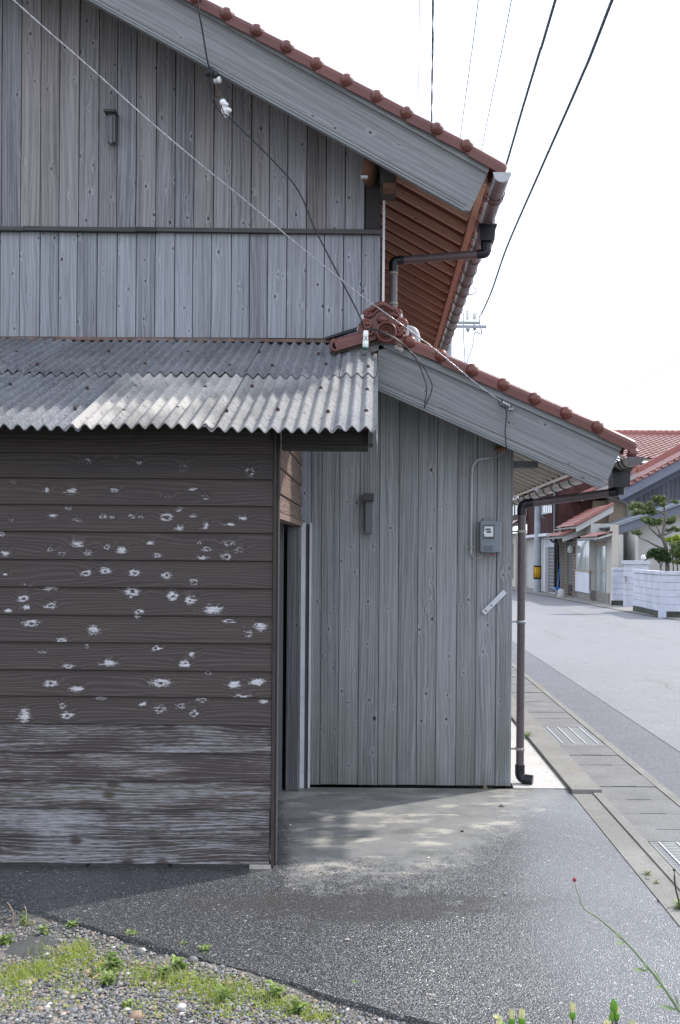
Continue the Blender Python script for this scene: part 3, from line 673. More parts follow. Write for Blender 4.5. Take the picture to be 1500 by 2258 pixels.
# ------------------------------------------------------------------ the two-storey house
D2 = 6.79; DM = 6.25
house = thing('two_storey_house', 'two storey house with weathered grey gable boards and a red tiled roof edge', 'house', (-3.4, 11, 0))
def wpt(u, v): return at(u, v, D2)
core = MB()
core.box((-7.0, D2 + 0.03, 0), (wpt(838, 600).x, 16, 3.3)).build('wall', M['interior'], house)
gw = MB(); zt = 3.3
gx1 = wpt(838, 600).x
gw.prism([(-7.0, D2 + 0.03, zt), (gx1, D2 + 0.03, zt), (gx1, D2 + 0.03, 4.28), (-3.4, D2 + 0.03, 6.2), (-7.0, D2 + 0.03, 4.28)], (0, 0.06, 0))
gable = gw.build('gable_wall', M['interior'], house)
TAN = 0.549; PH = math.atan(TAN)
def rows(seams, v0f, v1f, dd, mat, par, th=0.022):
    for i in range(len(seams) - 1):
        a, b = seams[i], seams[i + 1]; gap = 0.8; vm = (max(v0f(a), 0) + v1f(a)) / 2
        off = rng.uniform(-0.003, 0.003)
        xa = at(a + gap, vm, dd).x; xb = at(b - gap, vm, dd).x
        p = [Vector((xa, dd, at(a, v1f(a), dd).z)), Vector((xb, dd, at(b, v1f(b), dd).z)), Vector((xb, dd, at(b, v0f(b), dd).z)), Vector((xa, dd, at(a, v0f(a), dd).z))]
        p = [q + Vector((0, off, 0)) for q in p]
        plank('plank', p[0], p[1], p[2], p[3], (0, -1, 0), th, mat, par)
# top edge follows the slope of the roof, hidden behind the barge board
def v_top(x): return (x - 235) * 0.561 - 14 if x < 700 else (x - 235) * 0.561 - 22
up_seams = [-170, -128, -84, -40, 4, 47, 90, 132, 175, 218, 259, 301, 345, 387, 429, 472, 512, 555, 595, 635, 677, 720, 762, 805]
rows(up_seams, lambda x: max(v_top(x), -420), lambda x: 499 + x * 0.0085, D2 - 0.012, M['wall_up'], gable)
lo_seams = [-170, -125, -84, -42, 0, 43, 88, 129, 170, 214, 258, 300, 342, 385, 425, 466, 510, 550, 590, 632, 675, 715, 757, 797, 839]
rows(lo_seams, lambda x: 510 + x * 0.0085, lambda x: 742 + x * 0.006, D2 + 0.004, M['wall_low'], gable)
def hbar(u0, v0, u1, v1, hpx, d, th, mat, par, name, u2=None):
    h = hpx * d / F; a = at(u0, v0, d); b = at(u1, v1, d)
    return plank(name, a - Vector((0,0,h)), a, b, b - Vector((0,0,h)), (0,-1,0), th, mat, par)
hbar(-160, 496, 52, 499, 9.5, D2 - 0.03, 0.04, M['trim'], house, 'rail')
hbar(52, 498, 300, 501.5, 9.5, D2 - 0.034, 0.04, M['trim'], house, 'rail')
hbar(300, 499.5, 344, 500.5, 10, D2 - 0.04, 0.04, M['trim'], house, 'rail')
hbar(344, 500.5, 842, 506, 9.5, D2 - 0.031, 0.04, M['trim'], house, 'rail')
# corner: dark post, pale metal strip
a = at(806, 505, D2); b = at(839, 380, D2)
MB().box((a.x, D2 - 0.004, a.z), (b.x, D2 + 0.03, b.z)).build('corner_post', M['dark_wood'], house)
a = at(842, 752, D2); b = at(850, 398, D2)
MB().box((a.x, D2 - 0.03, a.z), (b.x, D2 + 0.05, b.z)).build('corner_strip', M['white_paint'], house)
MB().bar(at(846, 400, D2 - 0.03), at(850, 384, D2 - 0.12), 0.018, 0.004, (0, 1, 0)).build('strip_end', M['white_paint'], house)
# flashing at the foot of the boards
hbar(-160, 741, 122, 743.5, 8, D2 - 0.05, 0.05, M['rust'], house, 'flashing')
hbar(122, 742, 735, 748, 7.5, D2 - 0.056, 0.05, M['rust'], house, 'flashing')
MB().bar(at(718, 748, D2 - 0.05), at(800, 722, D2 - 0.05), 0.06, 0.016).build('roof_flashing', M['pvc_dark'], house)
# log end and beam end under the verge
lg = at(815, 368, 6.55)
MB().lathe([(0.0, -0.002), (0.036, 0.0), (0.048, 0.03), (0.050, 0.3)], (lg.x, 6.52, lg.z + 0.01), (0, 1, 0), 14).build('log_end', M['log_end'], house)
p = at(796, 388, 6.44); MB().box((p.x, 6.43, p.z - 0.012), (p.x + 0.045, 6.46, p.z)).build('bracket', M['white_paint'], house)
p0 = at(838, 432, 6.6); p1 = at(874, 394, 6.6)
MB().box((p0.x, 6.45, p0.z + 0.03), (p1.x, 6.78, p1.z + 0.06)).build('beam_end', M['dark_wood'], house)
MB().box((p0.x + 0.02, 6.44, p0.z), (p1.x - 0.005, 6.56, p0.z + 0.028)).build('beam_shoe', M['log_end'], house)
# barge board
e = Vector((math.cos(PH), 0, -math.sin(PH))); upv = Vector((math.sin(PH), 0, math.cos(PH)))
bt = at(1075, 383, DM); b1 = at(1037, 464, DM); b2 = at(1022, 464, DM); b3 = at(195, 0, DM)
edir = (b3 - b2).normalized(); Lb = 4.9
tl = bt - e * 4.9; bl = b2 + edir * 4.55
barge = MB().prism([bt, b1, b2, bl, tl], (0, 0.04, 0), uvdir=e).build('barge_board', M['barge'], house)
for off in (0.018, 0.034):          # two grooves' fillets along its lower edge
    q0 = b2 + (b1 - b2) * 0.3 + Vector((0, -0.003, 0)) + upv * off; MB().bar(q0 - e * 0.02, bl + upv * off * 1.0 + Vector((0, -0.003, 0)), 0.004, 0.012, upv).build('edge_fillet', M['barge'], barge)
# raised strip over it
s0 = at(1083, 364, DM); s1 = at(1075, 384, DM)
MB().prism([s0, s1, s1 - e * 4.9, s0 - e * 4.9], (0, 0.03, 0), uvdir=e).build('barge_strip', M['barge'], house).location.y = -0.022
# roof: boards, rafters, tiles
eave = at(1078, 372, DM); eX, eZ = eave.x, eave.z
ridX = -3.4; ridZ = eZ + (eX - ridX) * TAN
Y0, Y1 = 6.235, 16.3
roof = MB()
roof.prism([(eX, Y0 + 0.06, eZ - 0.02), (ridX, Y0 + 0.06, ridZ - 0.02), (ridX, Y0 + 0.06, ridZ + 0.012), (eX, Y0 + 0.06, eZ + 0.012)], (0, Y1 - Y0 - 0.06, 0), uvdir=(0, 1, 0))
lx = 2 * ridX - eX
roof.prism([(lx, Y0, eZ - 0.02), (ridX, Y0, ridZ - 0.02), (ridX, Y0, ridZ + 0.012), (lx, Y0, eZ + 0.012)], (0, Y1 - Y0, 0), uvdir=(0, 1, 0))
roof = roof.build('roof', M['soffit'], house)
tl_ = MB(); sheet_rows(tl_, (eX + 0.03, Y0 + 0.16, eZ + 0.03), (0, 1, 0), (-math.cos(PH), 0, math.sin(PH)), upv, Y1 - Y0 - 0.16, (eX - ridX) / math.cos(PH), 0.27, 0.235)
tl_.build('pantiles', M['tile'], roof, 'stuff')
for i in range(19):                   # first rafters beyond the barge board, then a regular row
    yr = 6.50 + i * 0.285
    p_hi = Vector((-0.35, yr, eZ - 0.05 + (eX + 0.35) * TAN)); p_lo = Vector((eX - 0.045, yr, eZ - 0.05 + 0.045 * TAN))
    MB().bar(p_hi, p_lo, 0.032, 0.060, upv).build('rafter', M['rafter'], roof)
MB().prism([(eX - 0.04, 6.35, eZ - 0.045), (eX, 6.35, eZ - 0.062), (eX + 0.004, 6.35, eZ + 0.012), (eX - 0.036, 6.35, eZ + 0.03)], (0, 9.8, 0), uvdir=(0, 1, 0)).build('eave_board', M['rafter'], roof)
# eave tiles end in little faces under the gutter
et = MB(); yv = Vector((0, 1, 0)); ex0 = Vector((eX, 0, eZ))
et.box((eX - 0.01, 6.36, eZ - 0.02), (eX + 0.05, 6.50, eZ + 0.028)); et.box((eX + 0.012, 6.37, eZ - 0.045), (eX + 0.048, 6.43, eZ - 0.02))
et = et.build('eave_tile', M['tile'], roof)
for i in range(1, 36):
    c = et.copy(); col.objects.link(c); c.location.y = i * 0.27
# verge tiles with bosses
bx0, bz0 = 1029, 322
for i in range(16):
    u = 1029 - i * 66.3; v = 322 - i * 36.2
    c_ = at(u, v, 6.20)
    foot = c_ + e * 0.032 - upv * 0.047
    verge_tile(roof, (foot.x, 6.208, foot.z), e, upv, 0.215)
endt = MB(); f0 = at(1108, 372, 6.2)
foot = at(1029, 322, 6.2) + e * 0.032 - upv * 0.047
prof = [(0, 0.0), (-0.010, 0.0), (-0.012, 0.045), (-0.004, 0.066), (0.018, 0.080), (0.05, 0.085), (0.085, 0.078), (0.12, 0.055), (0.15, 0.045), (0.15, 0.033), (0.02, 0.033), (0.0, 0.03)]
ring = []
for k, (ss, sc_) in enumerate([(0.0, 1.0), (0.20, 1.0), (0.235, 0.98), (0.252, 0.86), (0.255, 0.6)]):
    ring.append([Vector((foot.x, 6.208, foot.z)) + e * (ss + 0.002) + Vector((0, q, 0)) + upv * (h * sc_ if k < 3 else h * sc_ - 0.004) for q, h in prof])
for r0, r1 in zip(ring[:-1], ring[1:]):
    n = len(prof); endt.add(r0 + r1, [(k, (k + 1) % n, n + (k + 1) % n, n + k)[::-1] for k in range(n)], smooth=False)
endt.add(ring[-1], [list(range(len(prof)))])
endt.build('verge_end_tile', M['tile'], roof)
# gutter
gc = at(1108, 382, 6.17); GX, GZ = gc.x, gc.z
gut = half_gutter(MB(), GX, GZ, 6.17, 16.3, 0.053).build('gutter', M['pvc_mauve'], house)
cp = [(GX + math.cos(math.pi + math.pi * k / 10) * 0.056, 6.165, GZ + math.sin(math.pi + math.pi * k / 10) * 0.056) for k in range(11)]
MB().prism(cp + [(GX + 0.058, 6.165, GZ + 0.005), (GX - 0.058, 6.165, GZ + 0.005)], (0, 0.012, 0)).build('gutter_cap', M['pvc_grey'], gut)
hg = MB(); hg.tube(arc((GX, 6.5, GZ), 0.058, 175, 372, 12, (1, 0, 0), (0, 0, 1)), 0.0035, 5); hg.tube([(GX - 0.055, 6.5, GZ), (eX - 0.02, 6.5, eZ - 0.02)], 0.0035, 5)
hg = hg.build('gutter_hanger', M['copper'], gut)
for yq in [6.58, 7.05] + [7.6 + 0.34 * k for k in range(25)]:
    c = hg.copy(); col.objects.link(c); c.location.y = yq - 6.5
q = at(1030, 668, 9.1); MB().tube([(GX + 0.03, 9.1, GZ + 0.0), (GX + 0.10, 9.1, GZ + 0.005), (GX + 0.135, 9.1, GZ + 0.03), (GX + 0.125, 9.1, GZ + 0.07), (GX + 0.105, 9.1, GZ + 0.08)], 0.0045, 5).build('loose_hook', M['hanger_dark'], gut)
# outlet box and downpipe of the upper gutter
YB = 7.05
bx = MB(); bx.prism([(GX - 0.06, YB - 0.07, GZ - 0.05), (GX + 0.06, YB - 0.07, GZ - 0.05), (GX + 0.05, YB - 0.07, GZ - 0.16), (GX - 0.05, YB - 0.07, GZ - 0.16)], (0, 0.14, 0))
bx.box((GX - 0.066, YB - 0.076, GZ - 0.062), (GX + 0.066, YB + 0.076, GZ - 0.045)).lathe([(0.040, 0), (0.036, -0.06)], (GX, YB, GZ - 0.16), (0, 0, 1), 14)
bx.build('outlet_box', M['pvc_dark'], gut)
v1 = at(868, 575, 7.0); v2 = at(869, 670, 7.0)
pa = Vector((GX, YB, GZ - 0.235)); pb = Vector((v1.x, 7.0, v1.z)); pc = Vector((v1.x, 7.0, v2.z - 0.25))
dp = MB().tube([pa + (pb - pa).normalized() * 0.05, pb - (pb - pa).normalized() * 0.05], 0.0285, 14).build('downpipe', M['pvc_brown'], house)
MB().tube(bend([pa + Vector((0, 0, 0.05)), pa, pa + (pb - pa).normalized() * 0.07], 0.05), 0.033, 12).build('elbow', M['pvc_dark'], dp)
MB().tube(bend([pb - (pb - pa).normalized() * 0.07, pb, pb - Vector((0, 0, 0.075))], 0.055), 0.033, 12).build('elbow', M['pvc_dark'], dp)
MB().tube([pb - Vector((0, 0, 0.06)), pc], 0.0285, 14).build('vertical_pipe', M['pvc_mauve'], dp)
cl = MB().lathe([(0.031, -0.008), (0.033, -0.008), (0.033, 0.008), (0.031, 0.008)], (pb.x, pb.y, pb.z - 0.09), (0, 0, 1), 14).build('pipe_clip', M['pad'], dp)
c = cl.copy(); col.objects.link(c); c.location.z = v2.z - (pb.z - 0.09)
z2 = at(900, 733, 7.0); MB().tube(bend([(pb.x, 7.0, z2.z + 0.02), (z2.x + 0.055, 7.0, z2.z + 0.02), (z2.x + 0.055, 7.0, z2.z - 0.22)], 0.06), 0.031, 12).build('lower_bend', M['pvc_grey'], dp)
# ------------------------------------------------------------------ the low wing on the right
DW = 6.40
wing = thing('house_wing', 'low gabled wing of grey vertical boards with red ridge ornament and tile edge', 'house wing', (0.5, 9, 0))
WX1 = at(1130, 1400, D2).x
ww = MB(); ww.prism([(at(690, 1400, D2).x, D2 + 0.03, 0.02), (WX1 - 0.01, D2 + 0.03, 0.02), (WX1 - 0.01, D2 + 0.03, 2.36), (0.064, D2 + 0.03, 2.80), (at(690, 1400, D2).x, D2 + 0.03, 2.80)], (0, 0.05, 0))
ww.box((WX1 - 0.06, D2 + 0.081, 0.02), (WX1 - 0.005, 12, 2.33))
wwall = ww.build('wall', M['interior'], wing)
wseams = [684.5, 707.6, 747, 791.5, 835, 877.7, 920, 962, 1007, 1050, 1094, 1129.5]
kn = [(960,248,1.2),(500,245,.8),(976,475,1.1),(480,432,.9),(536,436,.7),(727,580,1.0),(390,700,.8),(500,690,1.0),(630,688,1.0),(960,698,.9),(1045,445,.7),(445,770,1.2),(525,830,1.0),(598,880,.8),(480,920,.8),(955,895,1.0),(310,1000,1.2),(598,1000,1.1),(955,978,.8),(1050,965,.7),(708,1040,1.0),(402,1040,.9),(920,1052,1.1),(965,1100,.8),(1130,1025,1.0),(1170,990,.9),(375,1155,.9),(485,1170,.8),(890,1160,1.1),(1130,1130,.8),(595,1240,1.0),(338,1310,.9),(395,1345,.8),(395,1380,.8),(510,1390,.8),(1060,1310,1.0),(1280,1135,.9),(1255,1285,1.1),(1145,1405,.8),(450,1510,1.3),(482,1575,.8),(605,1560,1.2),(930,1525,1.2),(740,1600,1.0),(1050,1535,1.1),(905,1680,.8),(1045,1670,.8),(705,1755,.8),(1175,1735,.9),(635,1665,1.6),(330,1730,.8),(415,1730,.8),(535,1690,1.0),(1405,810,1.9),(1370,848,1.2),(490,1935,.8),(625,1860,1.4),(1350,1570,.9),(1030,1705,.8)]
knw = [(at(580 + .3867 * x, 940 + .3867 * y, D2), r) for x, y, r in kn]
for i in range(len(wseams) - 1):
    a, b = wseams[i] + 0.5, wseams[i + 1] - 0.5
    x0 = at(a, 1400, D2).x; x1 = at(b, 1400, D2).x; off = rng.uniform(-0.004, 0.002)
    vt = 800 if b < 850 else 852 + (a - 833) * 0.444 - 34
    zb = at((a + b) / 2, 1731 + (a - 700) * 0.008, D2).z + rng.uniform(0, 0.006); zt_ = at(a, vt, D2).z
    zt2 = zt_ if b < 850 else zt_ - (x1 - x0) * 0.444
    ks = [(p.z - zb, p.x - x0, 0.0062 * r * rng.uniform(1.0, 2.1)) for p, r in knw if x0 <= p.x < x1]
    mt = wood('wing_board_%d' % i, (0.140, 0.146, 0.148), (0.368, 0.380, 0.390), knots=ks, halo=0.14, green=0.5, ring=46, bumpk=0.4)
    plank('plank', (x0, D2 + off, zb), (x1, D2 + off, zb), (x1, D2 + off, zt2), (x0, D2 + off, zt_), (0, -1, 0), 0.022, mt, wwall, u0=0.0, v0=0.0)
xa = at(652, 1400, D2).x; xb = at(684, 1400, D2).x; plank('plank', (xa, D2 + .002, 1.70), (xb, D2 + .002, 1.70), (xb, D2 + .002, 2.8), (xa, D2 + .002, 2.8), (0, -1, 0), 0.022, M['wall_low'], wwall)
# side wall planks towards the street (seen only from further right)
for k in range(30):
    y0 = D2 + 0.03 + k * 0.17
    plank('plank', (WX1, y0, 0.02), (WX1, y0 + 0.166, 0.02), (WX1, y0 + 0.166, 2.30), (WX1, y0, 2.30), (1, 0, 0), 0.02, M['wall_low'], wwall)
# barge boards
T2 = 0.458; PH2 = math.atan(T2); e2 = Vector((math.cos(PH2), 0, -math.sin(PH2))); up2 = Vector((math.sin(PH2), 0, math.cos(PH2)))
ap = at(846, 764, DW); bt = at(1368, 994, DW); b1 = at(1335, 1072, DW); b2 = at(1317, 1075, DW); bl = at(828, 858, DW)
wb_ = MB().prism([bt, b1, b2, bl, ap + Vector((-0.03, 0, 0.012))], (0, 0.038, 0), uvdir=e2).build('barge_board', M['barge'], wing)
d_ = (bl - b2).normalized()
for off in (0.020, 0.034, 0.062):
    MB().bar(b2 + up2 * off - d_ * 0.012 + Vector((0, -0.003, 0)), bl + up2 * off + Vector((0, -0.003, 0)), 0.004, 0.010, up2).build('edge_fillet', M['barge'], wb_)
s0 = at(1374, 980, DW); s1 = at(1367, 995, DW); sa = at(846, 750, DW); sb = at(846, 766, DW)
o = MB().prism([s0, s1, sb, sa], (0, 0.03, 0), uvdir=e2).build('barge_strip', M['barge'], wing); o.location.y = -0.02
la = at(846, 750, DW); lb = at(746, 782, DW); hh = Vector((0, 0, 0.055))
o = MB().prism([la, la - hh, lb - hh * 0.8, lb], (0, 0.03, 0), uvdir=(lb - la).normalized()).build('barge_strip', M['barge'], wing); o.location.y = -0.0
# roof
eX2, eZ2 = bt.x + 0.012, bt.z + 0.02; aX, aZ = sa.x, sa.z + 0.005
t2 = (aZ - eZ2) / (eX2 - aX)
rf = MB(); rf.prism([(aX, DW + 0.045, aZ - 0.03), (eX2, DW + 0.045, eZ2 - 0.03), (eX2, DW + 0.045, eZ2), (aX, DW + 0.045, aZ)], (0, 5.6, 0), uvdir=(0, 1, 0))
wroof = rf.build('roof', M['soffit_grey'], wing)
ll = MB(); lz = lb.z; ll.prism([(aX - 0.002, DW - 0.02, aZ - 0.02), (lb.x - 0.02, DW - 0.02, lz - 0.0), (lb.x - 0.02, DW - 0.02, lz + 0.02), (aX - 0.002, DW - 0.02, aZ)], (0, 0.385, 0)); ll.build('left_roof_board', M['soffit_grey'], wroof)
wt_ = MB(); sheet_rows(wt_, (eX2 + 0.03, DW + 0.12, eZ2 + 0.012), (0, 1, 0), (-math.cos(PH2), 0, math.sin(PH2)), up2, 5.5, (eX2 - aX) / math.cos(PH2), 0.27, 0.22)
wt_.build('pantiles', M['tile'], wroof, 'stuff')
for i in range(19):
    yr = DW + 0.17 + i * 0.255
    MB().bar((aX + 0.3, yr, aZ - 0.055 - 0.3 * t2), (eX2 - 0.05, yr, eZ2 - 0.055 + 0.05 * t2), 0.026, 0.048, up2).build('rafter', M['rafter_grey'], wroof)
MB().bar((eX2 - 0.03, DW + 0.06, eZ2 - 0.035), (eX2 - 0.03, 12, eZ2 - 0.035), 0.03, 0.05, up2).build('eave_board', M['rafter_grey'], wroof)
et2 = MB(); et2.box((eX2 - 0.02, DW + 0.10, eZ2 + 0.0), (eX2 + 0.045, DW + 0.25, eZ2 + 0.03)); et2.box((eX2 + 0.01, DW + 0.12, eZ2 - 0.028), (eX2 + 0.04, DW + 0.18, eZ2 - 0.001))
et2 = et2.build('eave_tile', M['tile'], wroof)
for i in range(1, 20): c = et2.copy(); col.objects.link(c); c.location.y = i * 0.27
# verge tiles
for i in range(7):
    c_ = at(1317 - i * 69.1, 943 - i * 31.2, 6.35); foot = c_ + e2 * 0.032 - up2 * 0.046
    verge_tile(wroof, (foot.x, 6.358, foot.z), e2, up2, 0.212 if i < 6 else 0.12)
foot = at(1317, 943, 6.35) + e2 * 0.032 - up2 * 0.046; foot.y = 6.358
endt = MB(); ring = []
for k, (ss, sc_) in enumerate([(0.0, 1.0), (0.19, 1.0), (0.225, 0.98), (0.243, 0.86), (0.247, 0.6)]):
    ring.append([foot + e2 * (ss + 0.002) + Vector((0, q, 0)) + up2 * (h * sc_) for q, h in prof])
for r0, r1 in zip(ring[:-1], ring[1:]):
    n = len(prof); endt.add(r0 + r1, [(k, (k + 1) % n, n + (k + 1) % n, n + k)[::-1] for k in range(n)])
endt.add(ring[-1], [list(range(len(prof)))]); endt.lathe([(0.03, 0), (0.036, 0.006), (0.036, 0.05)], ring[-1][4] - up2 * 0.05 - e2 * 0.03, e2, 12)
endt.build('verge_end_tile', M['tile'], wroof)
# left return of the verge: one long edge tile with a rolled end
l0 = at(829, 747, 6.35); l1 = at(744, 775, 6.35); el = (l1 - l0).normalized(); ul = Vector((-el.z, 0, el.x)); ul = -ul if ul.z < 0 else ul
lt = MB(); a_ = [l0 + Vector((0, q, 0)) + ul * (h - 0.005) for q, h in prof]; b__ = [l1 + Vector((0, q, 0)) + ul * (h + 0.004) for q, h in prof]; n = len(prof)
lt.add(a_ + b__, [(k, (k + 1) % n, n + (k + 1) % n, n + k) for k in range(n)]); lt.add(b__, [list(range(n))[::-1]])
lt.build('verge_tile', M['tile'], wroof)
lt2 = MB(); lt2.tube(arc(l1 + ul * 0.035 + Vector((0, 0.0, 0)), 0.03, -100, 120, 8, el, ul), 0.012, 8); lt2.tube([l1 + ul * 0.07, l1 + ul * 0.07 + Vector((0, 0.3, 0))], 0.018, 8)
lt2.build('verge_roll', M['tile'], wroof)
# ridge ornament
DO = 6.34
orn = MB()
def oc(zx, zy, d=DO): return at(780 + zx * 0.12, 640 + zy * 0.12, d)
outline = [(80,700),(95,620),(160,560),(230,545),(235,500),(185,440),(195,390),(300,345),(400,270),(500,248),(600,258),(690,310),(770,355),(860,360),(870,420),(820,500),(900,530),(965,600),(985,690),(960,780),(900,850),(760,880),(300,880),(130,830)]
body = MB().prism([oc(x, y_) for x, y_ in outline], (0, 0.09, 0)).build('ridge_ornament', M['tile'], wing)
def relief(zx, zy, r, h, sx=1.0, name='scroll', d=DO):
    c = oc(zx, zy); rr = r * 0.12 * DO / F
    MB().ball((c.x, DO, c.z), rr, sx, h / rr, 1.0, 14, 8).build(name, M['tile'], body)
MB().tube([oc(x, y_) + Vector((0, -0.012, 0)) for x, y_ in [(190,415),(235,400),(310,375),(390,310),(480,275),(560,275),(640,315),(710,360),(790,385),(860,380)]], [0.010,0.016,0.018,0.020,0.021,0.021,0.020,0.018,0.016,0.010], 10).build('crest_roll', M['tile'], body)
MB().tube([oc(x, y_) + Vector((0, -0.006, 0)) for x, y_ in [(300,490),(370,440),(420,385),(500,345),(600,345),(670,400),(700,450),(740,480)]], 0.011, 8).build('inner_roll', M['tile'], body)
def scroll(zx, zy, r0, turns=1.6, sgn=1, th=0.009):
    c = oc(zx, zy); pts = []
    for k in range(26):
        a = turns * 2 * math.pi * k / 25; rr = r0 * (1 - 0.75 * k / 25) * 0.12 * DO / F
        pts.append(Vector((c.x + sgn * math.cos(a) * rr, DO - 0.010 - 0.008 * k / 25, c.z + math.sin(a) * rr)))
    MB().tube(pts, th, 8).build('scroll', M['tile'], body)
for a_ in ((255,450,75,1.4,-1,.010), (790,435,80,1.4,1,.010), (240,640,100,1.5,-1,.011), (860,640,115,1.6,1,.012), (840,780,85,1.4,1,.011), (300,780,75,1.3,-1,.010)): scroll(*a_)
relief(535, 545, 95, 0.034, 1.15, 'boss'); relief(245, 640, 45, 0.028, name='scroll_eye'); relief(855, 640, 45, 0.028, name='scroll_eye'); relief(835, 785, 38, 0.026, name='scroll_eye'); relief(260, 455, 34, 0.024, name='scroll_eye'); relief(785, 435, 34, 0.024, name='scroll_eye')
mc = oc(600, 800); med = MB(); s_ = 0.12 * DO / F
med.lathe([(0.0, 0.040), (0.03*1.0, 0.040), (60*s_, 0.038), (62*s_, 0.046), (72*s_, 0.046), (74*s_, 0.038), (96*s_, 0.036), (98*s_, 0.045), (108*s_, 0.045), (110*s_, 0.036), (150*s_, 0.036), (153*s_, 0.056), (170*s_, 0.062), (190*s_, 0.055), (196*s_, 0.03), (196*s_, 0.0)], (mc.x, DO - 0.0, mc.z), (0, -1, 0), 36)
med = med.build('medallion', M['tile'], body)
bead = MB()
for k in range(18):
    a_ = 2 * math.pi * k / 18; bead.ball((mc.x + math.cos(a_) * 130 * s_, DO - 0.038, mc.z + math.sin(a_) * 130 * s_), 10 * s_, n=8, m=5)
for (dx, dz) in ((-0.2, 0.35), (0.35, 0.05), (-0.15, -0.35)):
    bead.ball((mc.x + dx * 60 * s_, DO - 0.042, mc.z + dz * 60 * s_), 24 * s_, 1, 0.6, 1, 10, 6)
bead.build('beads', M['tile'], body)
pl = [(60,720),(130,560),(130,470),(200,385),(380,262),(500,240),(700,300),(870,370),(908,450),(890,540),(990,620),(1022,720),(1000,830),(960,880),(200,880)]
MB().prism([oc(x, y_, DO + 0.095) for x, y_ in pl], (0, 0.30, 0)).build('ridge_plaster', M['plaster'], wing)
MB().lathe([(0.075, 0.0), (0.075, 0.30)], (oc(560, 420).x, DO + 0.1, oc(560, 420).z - 0.02), (0, 1, 0), 14).build('ridge_tile', M['tile'], wing)
# roof hook under the ridge
hk = at(880, 768, 6.335); k_ = MB(); k_.bar(hk - e2 * 0.03, hk + e2 * 0.03, 0.004, 0.022, up2); k_.tube(arc(hk + Vector((0, -0.008, 0.006)), 0.014, 0, 200, 8, (1, 0, 0), (0, 0, 1)), 0.003, 5); k_.build('roof_hook', M['pad'], wing)
# arm beam under the eave, gutter, pipe
bm = at(1134, 1029, 6.86); MB().box((bm.x - 0.12, 6.82, bm.z - 0.01), (bm.x + 0.16, 6.92, bm.z + 0.035)).build('arm_beam', M['old_post'], wing)
p0 = at(1104, 990, 6.74); MB().ball(p0, 0.028, 1.4, 1, 0.8).build('beam_stub', M['log_end'], wing)
g2 = at(1402, 1009, 6.34); GX2, GZ2 = g2.x, g2.z
gut2 = half_gutter(MB(), GX2, GZ2, 6.34, 12.2, 0.050).build('gutter', M['gutter_pale'], wing)
cp = [(GX2 + math.cos(math.pi + math.pi * k / 10) * 0.052, 6.335, GZ2 + math.sin(math.pi + math.pi * k / 10) * 0.052) for k in range(11)]
MB().prism(cp + [(GX2 + 0.054, 6.335, GZ2 + 0.005), (GX2 - 0.054, 6.335, GZ2 + 0.005)], (0, 0.012, 0)).build('gutter_cap', M['pvc_brown'], gut2)
hg2 = MB()
hg2.tube(arc((GX2, 6.5, GZ2), 0.054, 170, 365, 10, (1, 0, 0), (0, 0, 1)), 0.005, 5); hg2.tube([(GX2 - 0.05, 6.5, GZ2), (eX2 - 0.05, 6.5, eZ2 - 0.04)], 0.005, 5)
hg2 = hg2.build('gutter_hanger', M['hanger_dark'], gut2)
for yq in [6.60, 6.98] + [7.45 + 0.42 * k for k in range(11)]: c = hg2.copy(); col.objects.link(c); c.location.y = yq - 6.5
YB2 = 6.77; bx = MB()
bx.prism([(GX2 - 0.062, YB2 - 0.07, GZ2 - 0.045), (GX2 + 0.062, YB2 - 0.07, GZ2 - 0.045), (GX2 + 0.055, YB2 - 0.07, GZ2 - 0.165), (GX2 - 0.055, YB2 - 0.07, GZ2 - 0.165)], (0, 0.14, 0))
bx.box((GX2 - 0.068, YB2 - 0.076, GZ2 - 0.058), (GX2 + 0.068, YB2 + 0.076, GZ2 - 0.040)).lathe([(0.042, 0), (0.038, -0.05)], (GX2, YB2, GZ2 - 0.165), (0, 0, 1), 14)
bx.build('outlet_box', M['pvc_dark'], gut2)
pa = Vector((GX2, YB2, at(1357, 1084, YB2).z)); pp = at(1150, 1112, 6.88); pb = Vector((pp.x + 0.004, 6.88, pp.z)); pf = Vector((pb.x, 6.88, 0.035))
u_ = (pb - pa).normalized()
dp2 = MB().tube([pa + u_ * 0.05, pb - u_ * 0.05], 0.0285, 14).build('downpipe', M['pvc_brown'], wing)
MB().tube(bend([pa + Vector((0, 0, 0.06)), pa, pa + u_ * 0.07], 0.05), 0.033, 12).build('elbow', M['pvc_dark'], dp2)
MB().tube(bend([pb - u_ * 0.075, pb, pb - Vector((0, 0, 0.075))], 0.055), 0.033, 12).build('elbow', M['pvc_dark'], dp2)
MB().tube([pb - Vector((0, 0, 0.06)), pf + Vector((0, 0, 0.06))], 0.0275, 14).build('vertical_pipe', M['pvc_brown'], dp2)
MB().tube(bend([pf + Vector((0, 0, 0.10)), pf + Vector((0, 0, 0.005)), pf + Vector((0.085, -0.03, 0.0))], 0.05), 0.034, 12).build('foot_elbow', M['pvc_dark'], dp2)
for vv, mm in ((1172, 'pad'), (1371, 'galv'), (1651, 'pad')):
    zz = at(1150, vv, 6.88).z; q = MB().lathe([(0.030, -0.009), (0.0335, -0.009), (0.0335, 0.009), (0.030, 0.009)], (pb.x, 6.88, zz), (0, 0, 1), 14); q.bar((pb.x - 0.03, 6.88, zz), (WX1, 6.88, zz), 0.012, 0.012); q.build('pipe_clip', M[mm], dp2)

